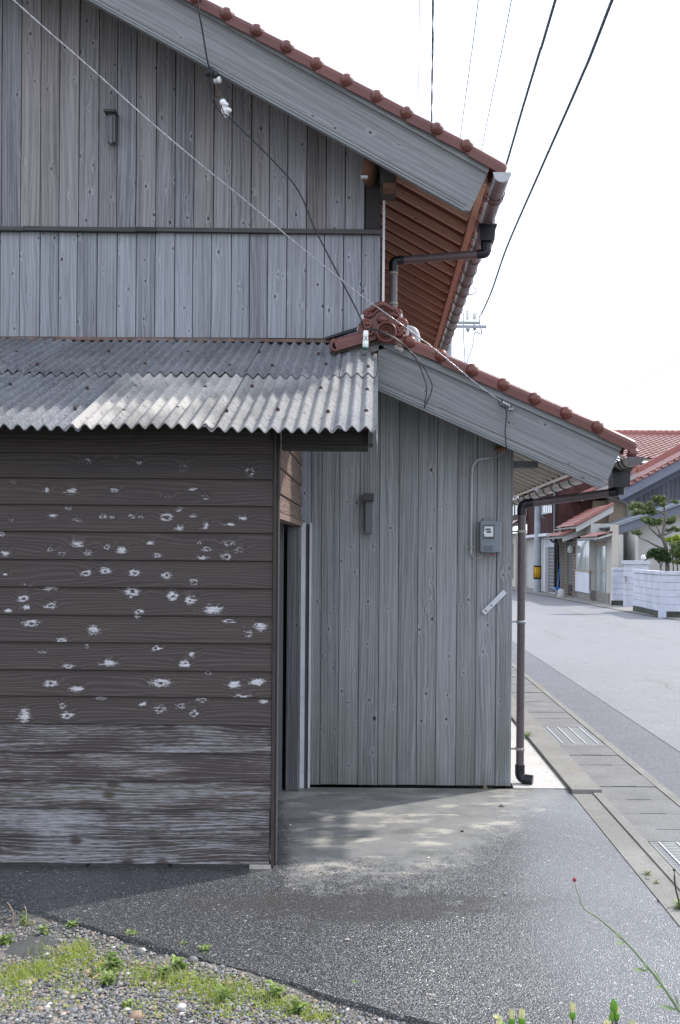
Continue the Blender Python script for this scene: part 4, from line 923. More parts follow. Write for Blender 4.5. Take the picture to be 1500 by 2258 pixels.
# ------------------------------------------------------------------ the shed with the corrugated roof
D1 = 5.012
M['corner'] = plain('dark_brown_corner_paint', (0.052, 0.042, 0.040), 0.7, var=0.2, scale=12)
shed = thing('lean_to_shed', 'lean-to shed of dark peeling siding under a corrugated sheet roof', 'shed', (-3, 5.9, 0))
SX = at(606, 1400, D1).x
sh = MB(); sh.box((-6.2, D1 + 0.025, 0.09), (SX - 0.02, D1 + 0.06, 2.27)); sh.box((-6.2, D1 + 0.061, 0.02), (-6.15, 6.75, 2.3))
swall = sh.build('front_wall', M['interior'], shed)
sseams = [938, 998, 1053.5, 1112, 1171.5, 1233, 1293.5, 1355, 1415, 1476, 1534, 1595, 1657, 1719, 1781, 1843, 1902]
PT = [(445,45,40,22,.5),(595,18,15,15,.5),(720,52,20,18,.6),(950,80,30,28,.5),(990,42,12,15,.5),(1292,98,32,28,.7),(70,150,25,18,.5),(244,192,16,16,.8),(372,198,26,20,1),(592,195,20,14,1),(1000,187,16,9,1),(868,228,25,18,.5),(1062,228,20,16,.7),(350,290,28,15,.6),(272,328,26,18,.9),(405,345,26,16,.7),(535,330,20,14,1),(583,332,14,9,.9),(682,328,16,18,.9),(730,338,14,14,.7),(860,335,30,24,1),(925,292,20,22,.7),(1000,325,20,14,1),(932,388,24,20,.9),(1065,380,18,24,.8),(1190,370,26,14,.8),(1258,338,28,16,.9),(62,342,12,10,.8),(10,418,14,12,1),(30,520,26,18,.8),(265,498,20,16,.8),(400,470,34,24,.9),(322,520,24,18,.7),(555,485,18,16,1),(460,512,26,20,.7),(630,505,28,22,1),(778,466,20,14,1),(1182,465,34,20,.9),(1070,498,26,14,1),(1240,500,30,18,.8),(1030,465,12,7,.9),(815,530,26,11,1.1),(1050,540,24,10,1),(1172,535,24,18,1),(445,622,26,18,1.1),(548,608,26,20,1.2),(697,620,30,20,1.1),(862,632,26,20,1.1),(1003,665,24,20,.8),(30,628,16,9,.8),(150,682,30,10,.7),(270,703,34,14,1),(118,752,26,22,1.2),(680,718,34,26,1.3),(893,742,26,26,1.3),(985,762,25,22,1.3),(140,798,20,16,1),(263,788,30,20,1.1),(1102,810,38,22,1.3),(45,815,20,9,1.1),(718,822,20,12,1.2),(162,882,38,18,1.2),(488,915,34,26,1.1),(1185,873,34,14,1),(1352,898,36,20,1.2),(1280,935,26,18,.8),(320,965,30,13,1.2),(710,848,16,7,1.1),(450,1003,16,10,.9),(222,1030,26,10,.9),(805,1012,26,14,1.1),(995,1038,22,18,.9),(360,1098,34,12,1.1),(570,1085,30,18,1.2),(955,1085,24,22,1.2),(1075,1140,20,16,.8),(268,1192,34,18,1.2),(398,1218,30,20,1.2),(830,1188,46,20,1.3),(1210,1197,32,20,1.2),(1330,1185,36,18,1.2),(525,1268,40,10,.9),(1260,1255,34,12,1.1),(1045,1280,30,16,1),(1362,1285,24,16,1),(130,1355,26,40,1.2),(320,1308,18,18,.9),(348,1355,30,22,1),(738,1298,22,12,1),(830,1325,28,20,1),(935,1308,24,18,1),(1000,1345,26,20,1)]
kq = 0.4267 * D1 / F
PW = [(at(.4267 * x, 1000 + .4267 * y_, D1), rx * kq * .92, ry * kq * .92, st) for x, y_, rx, ry, st in PT]
WEAR = [0, 0, .03, .05, .1, .15, .17, .25, .28, .28, .40, .80, .70, .74, .86, .90]
UX0 = -3.6
for i in range(-1, len(sseams) - 1):
    va, vb = (sseams[i], sseams[i + 1]) if i >= 0 else (921, 938)
    z1 = at(0, va, D1).z; z0 = at(0, vb, D1).z
    ps = [(p.x - UX0, p.z - z0, rx, ry, st) for p, rx, ry, st in PW if z0 - 0.01 <= p.z < z1 + 0.005]
    w_ = WEAR[max(i, 0)]
    mt = painted_board('siding_board_%d' % (i + 1), ps, w_, brown=0.7 if i in (12, 13) else 0.25, green=0.5 if i == 13 else 0.0, tint=(0.060, 0.049, 0.046) if i > 1 else (0.046, 0.039, 0.037))  # top boards tinted darker: eave shade put into their colour
    x1 = SX - 0.012 - (0.006 if i >= 14 else 0)
    plank('siding_board', (UX0, D1 - 0.009, z0 + 0.0015), (UX0, D1 + 0.006, z1 + 0.004), (x1, D1 + 0.006, z1 + 0.004), (x1, D1 - 0.009, z0 + 0.0015), (0, -1, 0.08), 0.014, mt, swall, u0=0.0, v0=0.0)
zb_ = at(0, 1902, D1).z
MB().box((SX - 0.010, D1 - 0.014, zb_ - 0.004), (SX + 0.004, D1 + 0.05, 2.25)).build('corner_board', M['corner'], shed)
MB().box((SX + 0.005, D1 + 0.002, zb_ - 0.002), (SX + 0.014, D1 + 0.085, 2.25)).build('corner_board', M['dark_wood'], shed)
# footing
MB().box((-6.2, D1 + 0.012, -0.02), (at(552, 1908, D1).x, D1 + 0.12, zb_ + 0.012)).build('footing', M['footing'], shed)
q0 = at(551, 1915, D1); MB().box((q0.x, D1 - 0.012, -0.01), (SX - 0.01, D1 + 0.16, 0.022)).build('footing_pad', M['pad'], shed)
for uu in (190, 372): q = at(uu, 1908, D1); MB().box((q.x, D1 + 0.004, 0.0), (q.x + 0.012, D1 + 0.03, zb_ + 0.01)).build('footing_joint', M['black'], shed)
# side wall over the door opening
XS = SX + 0.006; sw = MB().box((XS - 0.05, D1 + 0.09, 1.80), (XS - 0.016, 6.70, 2.26)).build('lintel_wall', M['lintel'], shed)
zz = [1.80, 1.895, 2.033, 2.171, 2.262]
for a_, b_ in zip(zz[:-1], zz[1:]):
    plank('siding_board', (XS + 0.004, D1 + 0.09, a_ + 0.002), (XS - 0.006, D1 + 0.09, b_), (XS - 0.006, 6.70, b_), (XS + 0.004, 6.70, a_ + 0.002), (1, 0, 0.05), 0.012, M['lintel'], sw)
RZ0 = at(400, 944, 4.72).z; RS = (at(400, 756, 6.76).z - RZ0) / (6.76 - 4.72)
def rz(y_): return RZ0 + RS * (y_ - 4.72)
MB().prism([(XS - 0.03, D1 + 0.09, 2.264), (XS - 0.03, 6.74, 2.264), (XS - 0.03, 6.74, rz(6.74) - 0.05), (XS - 0.03, D1 + 0.09, rz(D1 + .09) - 0.05)], (0.02, 0, 0)).build('gable_panel', M['lintel'], shed)
MB().box((XS - 0.06, D1 + 0.087, 1.765), (XS + 0.006, 6.70, 1.798)).build('lintel', M['lintel'], shed)
# back post, door rails
a = at(631, 1450, 6.63); b = at(661, 1450, 6.63)
plank('door_post', (a.x, 6.63, 0.0), (b.x, 6.63, 0.0), (b.x, 6.63, 1.765), (a.x, 6.63, 1.765), (0, -1, 0), 0.09, M['old_post'], shed, ch=0.006)
for (ua, ub, dd, nm) in ((662.5, 672, 6.71, 'white_paint'), (681, 685, 6.72, 'white_paint')):
    a = at(ua, 1450, dd); b = at(ub, 1450, dd); MB().box((a.x, dd, 0.0), (b.x, dd + 0.06, at(ua, 1153, dd).z)).build('door_rail', M[nm], shed)
a = at(672.5, 1450, 6.75); b = at(680.5, 1450, 6.75); MB().box((a.x, 6.75, 0.0), (b.x, 6.785, 1.78)).build('rail_filler', M['old_post'], shed)
a = at(618, 1450, 6.5); MB().box((a.x - 0.9, 6.60, 0), (at(630, 1450, 6.6).x - 0.02, 6.62, 1.80)).build('inner_wall', M['old_post'], shed)
# front beam carrying the overhang
bz0 = at(700, 991, 4.98).z; MB().bar((SX + 0.03, 5.03, bz0 + 0.05), (at(812, 970, 4.98).x, 5.03, bz0 + 0.05), 0.10, 0.10).build('eave_beam', M['dark_wood'], shed)
p0 = at(812, 978, 4.93); p1 = at(823, 950, 4.93); MB().box((p0.x + 0.002, 4.93, p0.z), (p1.x, 5.12, p1.z + 0.02)).build('edge_rafter', M['trim'], shed)
MB().bar((-6.1, 5.03, bz0 + 0.075), (SX - 0.03, 5.03, bz0 + 0.075), 0.06, 0.06).build('wall_plate', M['dark_wood'], shed)
p0 = at(823.5, 838, 6.30); p1 = at(832, 781, 6.30); MB().box((p0.x, 6.28, p0.z), (p1.x, 6.32, p1.z)).build('verge_strip', M['pad'], shed)
# corrugated sheets
WV = 0.0635
def sheet(x0, x1, y0, y1, lift, mat, name='corrugated_sheet', tilt=0.0):
    m = MB(); n = int(round((x1 - x0) / WV * 8)); th = 0.006; tops = []; bots = []; NYR = 5
    ph = rng.uniform(0, 6); skew = rng.uniform(-.008, .008)
    for j in range(NYR + 1):
        yy = y0 + (y1 - y0) * j / NYR
        for i in range(n + 1):
            x = x0 + (x1 - x0) * i / n
            z = rz(yy) + lift + tilt * (1 - j / NYR) + 0.003 * math.sin(x * 5 + yy * 3 + ph) + skew * (x - x0) + 0.013 * math.cos(2 * math.pi * (x - 0.012) / WV)
            jy = 0.004 * math.sin(x * 31 + ph) if j in (0,) else 0
            tops.append((x, yy + jy, z)); bots.append((x, yy + jy, z - th))
    W_ = n + 1; N_ = len(tops); fs = []
    for j in range(NYR):
        for i in range(n):
            q = j * W_ + i; fs.append((q, q + 1, q + W_ + 1, q + W_)); fs.append((N_ + q, N_ + q + W_, N_ + q + W_ + 1, N_ + q + 1))
    m.add(tops + bots, fs, smooth=True)
    fr = [(q, N_ + q, N_ + q + 1, q + 1) for q in range(n)] + [(NYR * W_ + q, NYR * W_ + q + 1, N_ + NYR * W_ + q + 1, N_ + NYR * W_ + q) for q in range(n)]
    fr += [(j * W_, (j + 1) * W_, N_ + (j + 1) * W_, N_ + j * W_) for j in range(NYR)] + [(j * W_ + n, N_ + j * W_ + n, N_ + (j + 1) * W_ + n, (j + 1) * W_ + n) for j in range(NYR)]
    m.add(tops + bots, fr)
    return m.build(name, mat, sroof)
sroof = MB().bar((-6, 6.70, rz(6.70) - 0.05), (-0.02, 6.70, rz(6.70) - 0.05), 0.05, 0.06).build('roof', M['dark_wood'], shed)
for yy in (4.95, 5.8): MB().bar((-6, yy, rz(yy) - 0.045), (-0.03, yy, rz(yy) - 0.045), 0.05, 0.045).build('batten', M['dark_wood'], sroof)
def ux(u): return at(u, 945, 4.72).x
cols_x = [ux(-705), ux(-411), ux(-117), ux(177), ux(471), ux(753), ux(833)]
lowm = ['slate_dark', 'slate_dark', 'slate_dark', 'slate_cream', 'slate_mid', 'slate_pale']; upm = ['slate_dark', 'slate_dark', 'slate_dark', 'slate_dark', 'slate_dark', 'slate_pale']
for i in range(6):
    a_ = cols_x[i] - (0.05 if i else 0); b_ = cols_x[i + 1]; l_ = 0.007 * (i % 2)
    sheet(a_, b_, 4.72 + rng.uniform(-.01, .01), 5.86, l_, M[lowm[i]])
    sheet(a_, b_ - (0.01 if i == 5 else 0), 5.78 + rng.uniform(-.015, .015), 6.745 if i < 5 else 6.36, 0.011 + l_, M[upm[i]], tilt=0.002)
# torn side edge hanging from the last sheet
q0 = at(832, 943, 4.72); q1 = at(833, 1003, 4.74)
MB().prism([q0 + Vector((-0.010, 0, 0.012)), q0 + Vector((0.004, 0, 0.008)), q1, q0 + Vector((-0.006, 0, -0.02))], (0, 0.05, 0)).build('torn_edge', M['slate_pale'], sroof)
bl_ = MB().lathe([(0.0, 0.012), (0.006, 0.011), (0.010, 0.004), (0.011, -0.004)], (0, 0, 0), (0, 0, 1), 8).build('bolt', M['rust_bolt'], sroof)
first = True
def crest(x): return 0.012 + WV * round((x - 0.012) / WV)
for yy, xs in ((4.98, [-2.2, -1.5, -1.23, -0.98, -0.72, -0.47, -0.22, -0.05]), (5.45, [-2.0, -1.6, -1.35, -0.92, -0.66, -0.3, -0.05]), (5.95, [-2.0, -1.4, -0.9, -0.6, -0.28, -0.05]), (6.3, [-2.3, -1.7, -1.2, -0.75, -0.35])):
    for x in xs:
        x = crest(x); o = bl_ if first else bl_.copy()
        if not first: col.objects.link(o)
        first = False; o.location = (x, yy + rng.uniform(-.04, .04), 0); o.location.z = rz(o.location.y) + 0.0095 + (0.022 if yy > 5.8 else 0.006)
# ------------------------------------------------------------------ things fixed to the walls
def wall_box(name, label, u0, v0, u1, v1, dd, depth, mat, parent):
    a = at(u0, v1, dd); b = at(u1, v0, dd)
    return MB().box((a.x, dd - depth, a.z), (b.x, dd, b.z)).build(name, mat, parent)
t = thing('wall_bracket', 'small capped wooden bracket on the upper gable boards', 'bracket', at(249, 320, D2 - 0.013), 'wooden brackets nailed to the walls')
wall_box('block', '', 241, 258, 258, 318, D2 - 0.016, 0.045, M['old_post'], t); wall_box('side_strip', '', 243, 259, 248, 317, D2 - 0.062, 0.012, M['old_post'], t); wall_box('cap', '', 236, 252, 261, 257, D2 - 0.016, 0.085, M['trim'], t)
t = thing('wall_bracket', 'capped wooden bracket on the wing wall beside the doorway', 'bracket', at(813, 1178, D2 - 0.005), 'wooden brackets nailed to the walls')
wall_box('block', '', 806, 1106, 821, 1176, D2 - 0.006, 0.05, M['old_post'], t); wall_box('cap', '', 801, 1089, 825, 1105, D2 - 0.006, 0.08, M['trim'], t)
# white bar screwed on aslant
a = at(1066, 1352, D2 - 0.012); b = at(1114, 1304, D2 - 0.012)
t = thing('white_metal_bar', 'short white metal bar screwed aslant low on the wing wall', 'metal bar', a)
MB().bar(a, b, 0.012, 0.034, Vector((-0.7, 0, 0.7))).build('bar', M['white_paint'], t)
for f in (0.12, 0.36):
    c = a + (b - a) * f; MB().lathe([(0.005, 0), (0.005, 0.004), (0.0, 0.006)], c + Vector((0, -0.006, 0)), (0, -1, 0), 8).build('screw', M['rust_bolt'], t)
# electricity meter
t = thing('electricity_meter', 'grey electricity meter with a small glass window on the wing wall', 'electric meter', at(1078, 1217, D2 - 0.004))
def mp(zx, zy): return (1040 + zx * 0.05333, 1130 + zy * 0.05333)
def rr_box(parent, name, zx0, zy0, zx1, zy1, d0, depth, rad, mat, top=0.0):
    """rounded-corner case with softened front edge; top arches the upper side"""
    pts = []; a = at(*mp(zx0, zy1), d0); b = at(*mp(zx1, zy0), d0); r_ = rad
    for (cx, cz, a0) in ((b.x - r_, b.z - r_, 0), (a.x + r_, b.z - r_, 90), (a.x + r_, a.z + r_, 180), (b.x - r_, a.z + r_, 270)):
        for k in range(5): an = R(a0 + 22.5 * k); pts.append((cx + math.cos(an) * r_, cz + math.sin(an) * r_))
    mx_ = (a.x + b.x) / 2; hw = (b.x - a.x) / 2
    m = MB(); n = len(pts)
    def lvl(ins, y_): return [(mx_ + (x - mx_) * (1 - ins / hw), y_, (a.z + b.z) / 2 + (z - (a.z + b.z) / 2) * (1 - ins / hw) + (top * (1 - ((x - mx_) / hw) ** 2) if z > (a.z + b.z) / 2 else 0)) for x, z in pts]
    L = [lvl(0, d0), lvl(0, d0 - depth + 0.010), lvl(0.003, d0 - depth + 0.003), lvl(0.009, d0 - depth)]
    for p, q in zip(L[:-1], L[1:]): m.add(p + q, [(k, (k + 1) % n, n + (k + 1) % n, n + k)[::-1] for k in range(n)], smooth=True)
    m.add(L[-1], [list(range(n))[::-1]]); return m.build(name, mat, parent)
bd = rr_box(t, 'case', 285, 375, 1180, 1660, D2 - 0.005, 0.085, 0.016, M['meter'], 0.008)
rr_box(t, 'top_lug', 440, 265, 900, 470, D2 - 0.005, 0.05, 0.010, M['meter'])
YF = D2 - 0.091
def mbox(name, zx0, zy0, zx1, zy1, y0, y1, mat, par): 
    a = at(*mp(zx0, zy1), y0); b = at(*mp(zx1, zy0), y0); return MB().box((a.x, y0, a.z), (b.x, y1, b.z)).build(name, mat, par)
w_ = mbox('window_frame', 420, 490, 985, 1165, YF - 0.002, YF + 0.004, M['meter'], t)
mbox('window_recess', 468, 510, 955, 1105, YF - 0.003, YF + 0.002, M['glass_dark'], w_)
mbox('face_plate', 530, 580, 900, 995, YF - 0.0045, YF - 0.0031, M['meter_face'], w_)
mbox('counter', 580, 665, 785, 735, YF - 0.0055, YF - 0.0046, M['ink'], w_); mbox('counter', 625, 770, 805, 840, YF - 0.0055, YF - 0.0046, M['ink'], w_)
c = at(*mp(520, 845), YF - 0.004); MB().lathe([(0.0, .004), (.0045, .003), (.005, 0)], c, (0, -1, 0), 10).build('stud', M['porcelain'], w_)
rr_box(t, 'terminal_cover', 300, 1240, 1165, 1650, D2 - 0.01, 0.084, 0.014, M['meter'])
mbox('cover_label', 500, 1370, 880, 1590, YF - 0.006, YF + 0.001, M['meter_dark'], t)
c = at(*mp(820, 1740), D2 - 0.05); MB().ball(c, 0.008, 1, 1, 0.9, 10, 6).build('seal', M['red_tag'], t)
c = at(*mp(700, 1735), D2 - 0.05); MB().tube(arc(c, 0.006, 0, 360, 10, (1,0,0), (0,0,1)), 0.0012, 4, False).build('seal_loop', M['pvc_grey'], t)
# conduit
cz = at(1040, 1215, D2 - 0.025); t = thing('cable_conduit', 'thin grey conduit bending over above the electricity meter', 'conduit', (cz.x, D2 - 0.025, cz.z))
pts = [at(1039, 1221, D2 - 0.025), at(1040, 1100, D2 - 0.025), at(1041, 1048, D2 - 0.025), at(1043, 1026, D2 - 0.025), at(1054, 1013, D2 - 0.026), at(1079, 1010, D2 - 0.028)]
MB().tube(bend(pts, 0.05, 4), 0.0085, 10).build('pipe', M['pvc_grey'], t)
for (u, v) in ((1039.5, 1049), (1039.5, 1207)):
    c = at(u, v, D2 - 0.018); m = MB(); m.box((c.x - 0.026, D2 - 0.010, c.z - 0.006), (c.x + 0.026, D2 - 0.005, c.z + 0.006)); m.lathe([(0.0105, -0.007), (0.0105, 0.007)], (c.x, D2 - 0.025, c.z), (0, 0, 1), 10)
    for s_ in (-1, 1): m.lathe([(0.004, 0), (0.004, 0.004)], (c.x + s_ * 0.02, D2 - 0.010, c.z), (0, -1, 0), 6)
    m.build('saddle_clip', M['pad'], t)
MB().tube([at(1039, 1220, D2 - 0.025), at(1044, 1228, D2 - 0.03), at(1054, 1231.5, D2 - 0.035), at(1062, 1228, D2 - 0.04), at(1066, 1218, D2 - 0.045)], 0.0028, 6).build('tail_cable', M['pad'], t)
MB().tube([at(1078, 1010, D2 - 0.028), at(1090, 1009, D2 - 0.05), at(1104, 1003, D2 - 0.1), at(1113, 995, D2 - 0.2)], 0.0025, 5).build('entry_cable', M['pvc_grey'], t)

# ------------------------------------------------------------------ wires on the houses
def twisted(pts, r, pitch, mat, name, label, cat='wire', sub=10, n=6, off=None):
    """two strands twisted round a hanging line"""
    P = []; pts = [Vector(p) for p in pts]
    for i in range(len(pts) - 1):
        p0 = pts[max(i-1, 0)]; p1 = pts[i]; p2 = pts[i+1]; p3 = pts[min(i+2, len(pts)-1)]
        for k in range(sub):
            s = k / sub; P.append(0.5 * ((2*p1) + (p2-p0)*s + (2*p0-5*p1+4*p2-p3)*s*s + (-p0+3*p1-3*p2+p3)*s**3))
    P.append(pts[-1])
    root = thing(name, label, cat, pts[-1]); ln = 0
    A = [[], []]
    for i, p in enumerate(P):
        if i: ln += (p - P[i-1]).length
        a = ln / pitch * 2 * math.pi; o = Vector((math.cos(a), 0, math.sin(a))) * (off or r * 1.1)
        A[0].append(p + o); A[1].append(p - o)
    for q in A: MB().tube(q, r, n).build('strand', mat, root)
    return root
def spline(pts, sub=8):
    pts = [Vector(p) for p in pts]; P = []
    for i in range(len(pts) - 1):
        p0 = pts[max(i-1, 0)]; p1 = pts[i]; p2 = pts[i+1]; p3 = pts[min(i+2, len(pts)-1)]
        for k in range(sub):
            s = k / sub; P.append(0.5 * ((2*p1) + (p2-p0)*s + (2*p0-5*p1+4*p2-p3)*s*s + (-p0+3*p1-3*p2+p3)*s**3))
    return P + [pts[-1]]
def wire(name, label, pts, r, mat, cat='wire', n=5, sub=8, group=None):
    return tag(MB().tube(spline(pts, sub), r, n).build(name, mat), label, cat, group)
sp = [(-60,-82,5.35),(30,0,5.45),(100,63,5.5),(200,150,5.6),(330,267,5.7),(440,360,5.8),(540,441,5.9),(640,525,6.0),(720,590,6.08),(800,654,6.15),(870,704,6.2),(960,771,6.27),(1050,845,6.34),(1104,884,6.37)]
twisted([at(u, v, d) for u, v, d in sp], 0.0021, 0.15, M['steel_wire'], 'service_wire', 'bright twisted service wire slanting across the gable to the wing barge board', sub=16, off=0.0026)
t = thing('wire_clamp', 'small steel wire clamp on the wing barge board', 'clamp', at(1117, 893, 6.385))
m = MB(); c = at(1112, 888, 6.37)
for k in range(3): m.lathe([(0.0, -0.006), (0.014, -0.006), (0.014, 0.006), (0.0, 0.006)], c + Vector((0.016 * k, 0.0, -0.008 * k)), (0.6, -0.6, 0.2), 10)
m.build('discs', M['steel_wire'], t)
c2 = at(1128, 902, 6.38); MB().bar(c2 - Vector((0.02, 0, 0)), c2 + Vector((0.012, 0, 0.0)), 0.02, 0.014).tube([c2 + Vector((0.01, -0.01, -0.012)), c2 + Vector((0.01, -0.01, 0.018))], 0.004, 6).build('bolt_plate', M['galv'], t)
wire('black_wire', 'black wire hanging from the clamp down to the meter cable', [at(1098, 880, 6.37), at(1103, 894, 6.36), at(1115, 902, 6.36), at(1117, 920, 6.365), at(1114, 950, 6.37), at(1117, 990, 6.37), at(1120, 996, 6.5)], 0.004, M['cable'])
# black wire from above the roof to the insulators
wire('black_wire', 'black wire coming over the roof edge down the upper barge board', [at(420, -140, 6.0), at(437, 8, 6.1), at(447, 70, 6.16), at(457, 130, 6.2), at(463, 152, 6.22)], 0.0055, M['cable'])
t = thing('cable_joint', 'black taped cable joint under the upper barge board', 'cable joint', at(466, 165, 6.26))
MB().ball(at(464, 158, 6.25), 0.026, 0.9, 0.8, 1.1, 10, 7).ball(at(475, 164, 6.26), 0.022, 1.0, 0.8, 1.2, 10, 7).ball(at(458, 163, 6.26), 0.018).build('tape', M['cable'], t)
for q in ([(462,160,6.24),(464,185,6.26),(466,215,6.28),(476,236,6.27),(492,252,6.24)], [(468,158,6.24),(467,180,6.25),(471,210,6.27),(480,240,6.25),(493,254,6.23)]): MB().tube(spline([at(*p) for p in q]), 0.0035, 5).build('lead', M['cable'], t)
t = thing('insulator', 'small white porcelain insulator tucked under the upper barge board', 'insulator', at(480, 176, 6.3), 'white porcelain insulators')
c = at(480, 176, 6.28); MB().lathe([(0.012, -0.022), (0.020, -0.02), (0.022, -0.004), (0.014, 0.0), (0.022, 0.005), (0.021, 0.02), (0.010, 0.024)], c, (0.85, -0.3, -0.1), 14).build('body', M['porcelain'], t)
MB().tube([at(474, 184, 6.27), at(480, 196, 6.25), at(493, 219, 6.23)], 0.002, 4).tube([at(478, 186, 6.27), at(480, 205, 6.25), at(485, 224, 6.24)], 0.002, 4).build('tie_wire', M['copper'], t)
t = thing('insulator', 'white porcelain knob insulator hanging on its tie wires below the barge board', 'insulator', at(496, 258, 6.22), 'white porcelain insulators')
a = at(491, 221, 6.22); b = at(500, 257, 6.22); ax = b - a
ib = MB().lathe([(0.006, 0.0), (0.020, 0.002), (0.023, 0.022), (0.015, 0.034), (0.014, 0.044), (0.024, 0.056), (0.024, 0.078), (0.014, 0.09), (0.016, 0.102), (0.012, 0.108)], a, ax, 14).build('body', M['porcelain'], t)
MB().lathe([(.0, .014), (.015, .012), (.018, 0), (.010, -.012)], at(498, 230, 6.20), (.5, -.5, .6), 12).lathe([(.0, .014), (.015, .012), (.018, 0), (.010, -.012)], at(505, 243, 6.20), (.5, -.5, .6), 12).build('knobs', M['porcelain'], t)
MB().lathe([(0.019, 0), (0.021, 0.006)], a - ax.normalized() * 0.006, ax, 12).build('glaze_band', M['teal'], t)
MB().tube([at(487, 228, 6.195), at(492, 245, 6.19), at(497, 256, 6.2)], 0.003, 5).build('tie_wire', M['log_end'], t)
wire('black_wire', 'slack black wire from the knob insulator down to the ridge ornament', [at(498, 252, 6.2), at(520, 273, 6.2), at(560, 312, 6.2), at(600, 352, 6.2), at(645, 402, 6.2), at(668, 440, 6.2), at(690, 495, 6.2), at(720, 555, 6.2), at(755, 622, 6.2), at(790, 690, 6.2), at(804, 722, 6.2)], 0.0048, M['cable'])
t = thing('insulator', 'white porcelain insulator with crossed black wire in front of the ridge ornament', 'insulator', at(806, 770, 6.2), 'white porcelain insulators')
a = at(807, 729, 6.2); b = at(806, 768, 6.2); ax = (b - a)
MB().lathe([(0.010, 0.0), (0.0165, 0.003), (0.018, 0.03), (0.0165, 0.036), (0.0165, 0.062), (0.019, 0.066), (0.019, 0.100), (0.012, 0.106)], a, ax, 14).build('body', M['porcelain'], t)
MB().lathe([(0.018, 0.0), (0.017, 0.012), (0.0, 0.013)], a + ax.normalized() * 0.107, ax, 12).build('glaze_band', M['teal'], t)
m = MB(); yf = -0.0185
p1, p2, p3, p4 = at(803.8, 742, 6.2), at(811, 752, 6.2), at(811, 742, 6.2), at(803.8, 752, 6.2); o = Vector((0, yf, 0))
m.tube([p1 + o, p2 + o], 0.0016, 5); m.tube([p3 + o * 1.1, p4 + o * 1.1], 0.0016, 5); m.build('binding_cross', M['cable'], t)
MB().tube([at(803, 745, 6.2), at(796, 708, 6.21), at(800, 716, 6.21), at(806, 728, 6.2)], 0.003, 5).tube([at(813, 762, 6.22), at(822, 776, 6.27), at(830, 783, 6.3)], 0.002, 5).tube([at(811, 768, 6.22), at(821, 779, 6.27), at(831, 786, 6.3)], 0.002, 5).build('tie_wire', M['copper'], t)
wire('black_wire', 'black wire looping from the ornament down over the wing barge board, outer loop', [at(808, 727, 6.2), at(825, 725, 6.2), at(848, 733, 6.2), at(873, 746, 6.22), at(895, 765, 6.27), at(925, 795, 6.3), at(945, 830, 6.3), at(953, 850, 6.3), at(950, 868, 6.32), at(943, 884, 6.36), at(939, 895, 6.37)], 0.0034, M['cable'])
wire('black_wire', 'black wire looping from the ornament down over the wing barge board, inner loop', [at(808, 726, 6.19), at(828, 728, 6.19), at(852, 737, 6.19), at(880, 752, 6.22), at(900, 769, 6.27), at(922, 800, 6.3), at(934, 830, 6.3), at(941, 855, 6.3), at(940, 872, 6.32), at(937, 888, 6.36), at(936, 900, 6.38)], 0.0034, M['cable'])

# ------------------------------------------------------------------ overhead lines and the far pole
PD = 41.0
def over(px, zc, ext=True):
    """photo pixels along a line hung near height zc -> points; the distance follows from the height"""
    out = []
    for k, (u, v) in enumerate(px):
        q = at(u, v, 1.0); s = (q.z - CAMZ); d = min((zc - CAMZ) / s, PD + 4); out.append(at(u, v, d))
    if ext:
        dr_ = out[0] - out[1]; out = [out[0] + dr_ * (14 / max(1e-3, dr_.length)) + Vector((0, 0, 0.35))] + out
    return out
G = 'overhead lines over the road'
PX0 = at(990, 720, PD)
wire('overhead_wire', 'thickest dark cable at the far right of the sky with wrapped turns', over([(1350,0),(1278,180),(1195,368),(1118,545),(1085,640),(1062,692)], 10.6), 0.030, M['cable_blue'], 'wire', 6, 8, G)
hx = over([(1350,0),(1278,180),(1195,368),(1118,545),(1085,640)], 10.6, False); hp = []; S_ = spline(hx, 60)
for i, p in enumerate(S_): hp.append(p + Vector((math.cos(i * 1.1), 0, math.sin(i * 1.1))) * 0.055)
tag(MB().tube(hp, 0.002, 4).build('lashing_wire', M['wire_pale']), 'thin lashing wire coiled round the far right overhead cable', 'wire')
wire('overhead_wire', 'dark cable passing just right of the upper gutter end', over([(1225,0),(1190,115),(1150,248),(1116,365),(1080,480),(1012,700)], 10.6), 0.026, M['cable_blue'], 'wire', 6, 8, G)
hx = over([(1225,0),(1190,115),(1150,248),(1116,365)], 10.6, False); hp = []; S_ = spline(hx, 60)
for i, p in enumerate(S_): hp.append(p + Vector((math.cos(i * 1.1), 0, math.sin(i * 1.1))) * 0.045)
tag(MB().tube(hp, 0.002, 4).build('lashing_wire', M['wire_pale']), 'thin lashing wire coiled round the cable beside the gutter end', 'wire')
wire('overhead_wire', 'thin pale wire meeting the roof edge just right of the last tile boss', over([(1128,0),(1098,152),(1062,330),(990,690)], 11.0), 0.011, M['wire_pale'], 'wire', 5, 6, G)
wire('overhead_wire', 'thin pale wire meeting the roof edge between the last two tile bosses', over([(1055,0),(1037,140),(1015,305),(966,690)], 11.0), 0.011, M['wire_pale'], 'wire', 5, 6, G)
wire('overhead_wire', 'thinnest pale wire at the left of the overhead lines', over([(925,0),(924,130),(922,262),(918,690)], 11.2), 0.008, M['wire_pale'], 'wire', 5, 6, G)
twisted(over([(955,0),(954.5,90),(953,180),(952,275),(950,500),(947,690)], 10.9), 0.010, 1.9, M['cable_blue'], 'overhead_wire', 'twisted dark cable hanging over the middle of the roof edge', sub=40, off=0.011)
t = thing('utility_pole', 'far utility pole with grey crossarms behind the upper gutter', 'utility pole', (PX0.x, PD, 0))
MB().tube([(PX0.x, PD, -0.1), (PX0.x, PD, 12.2)], [0.19, 0.12], 12).build('shaft', M['pole'], t)
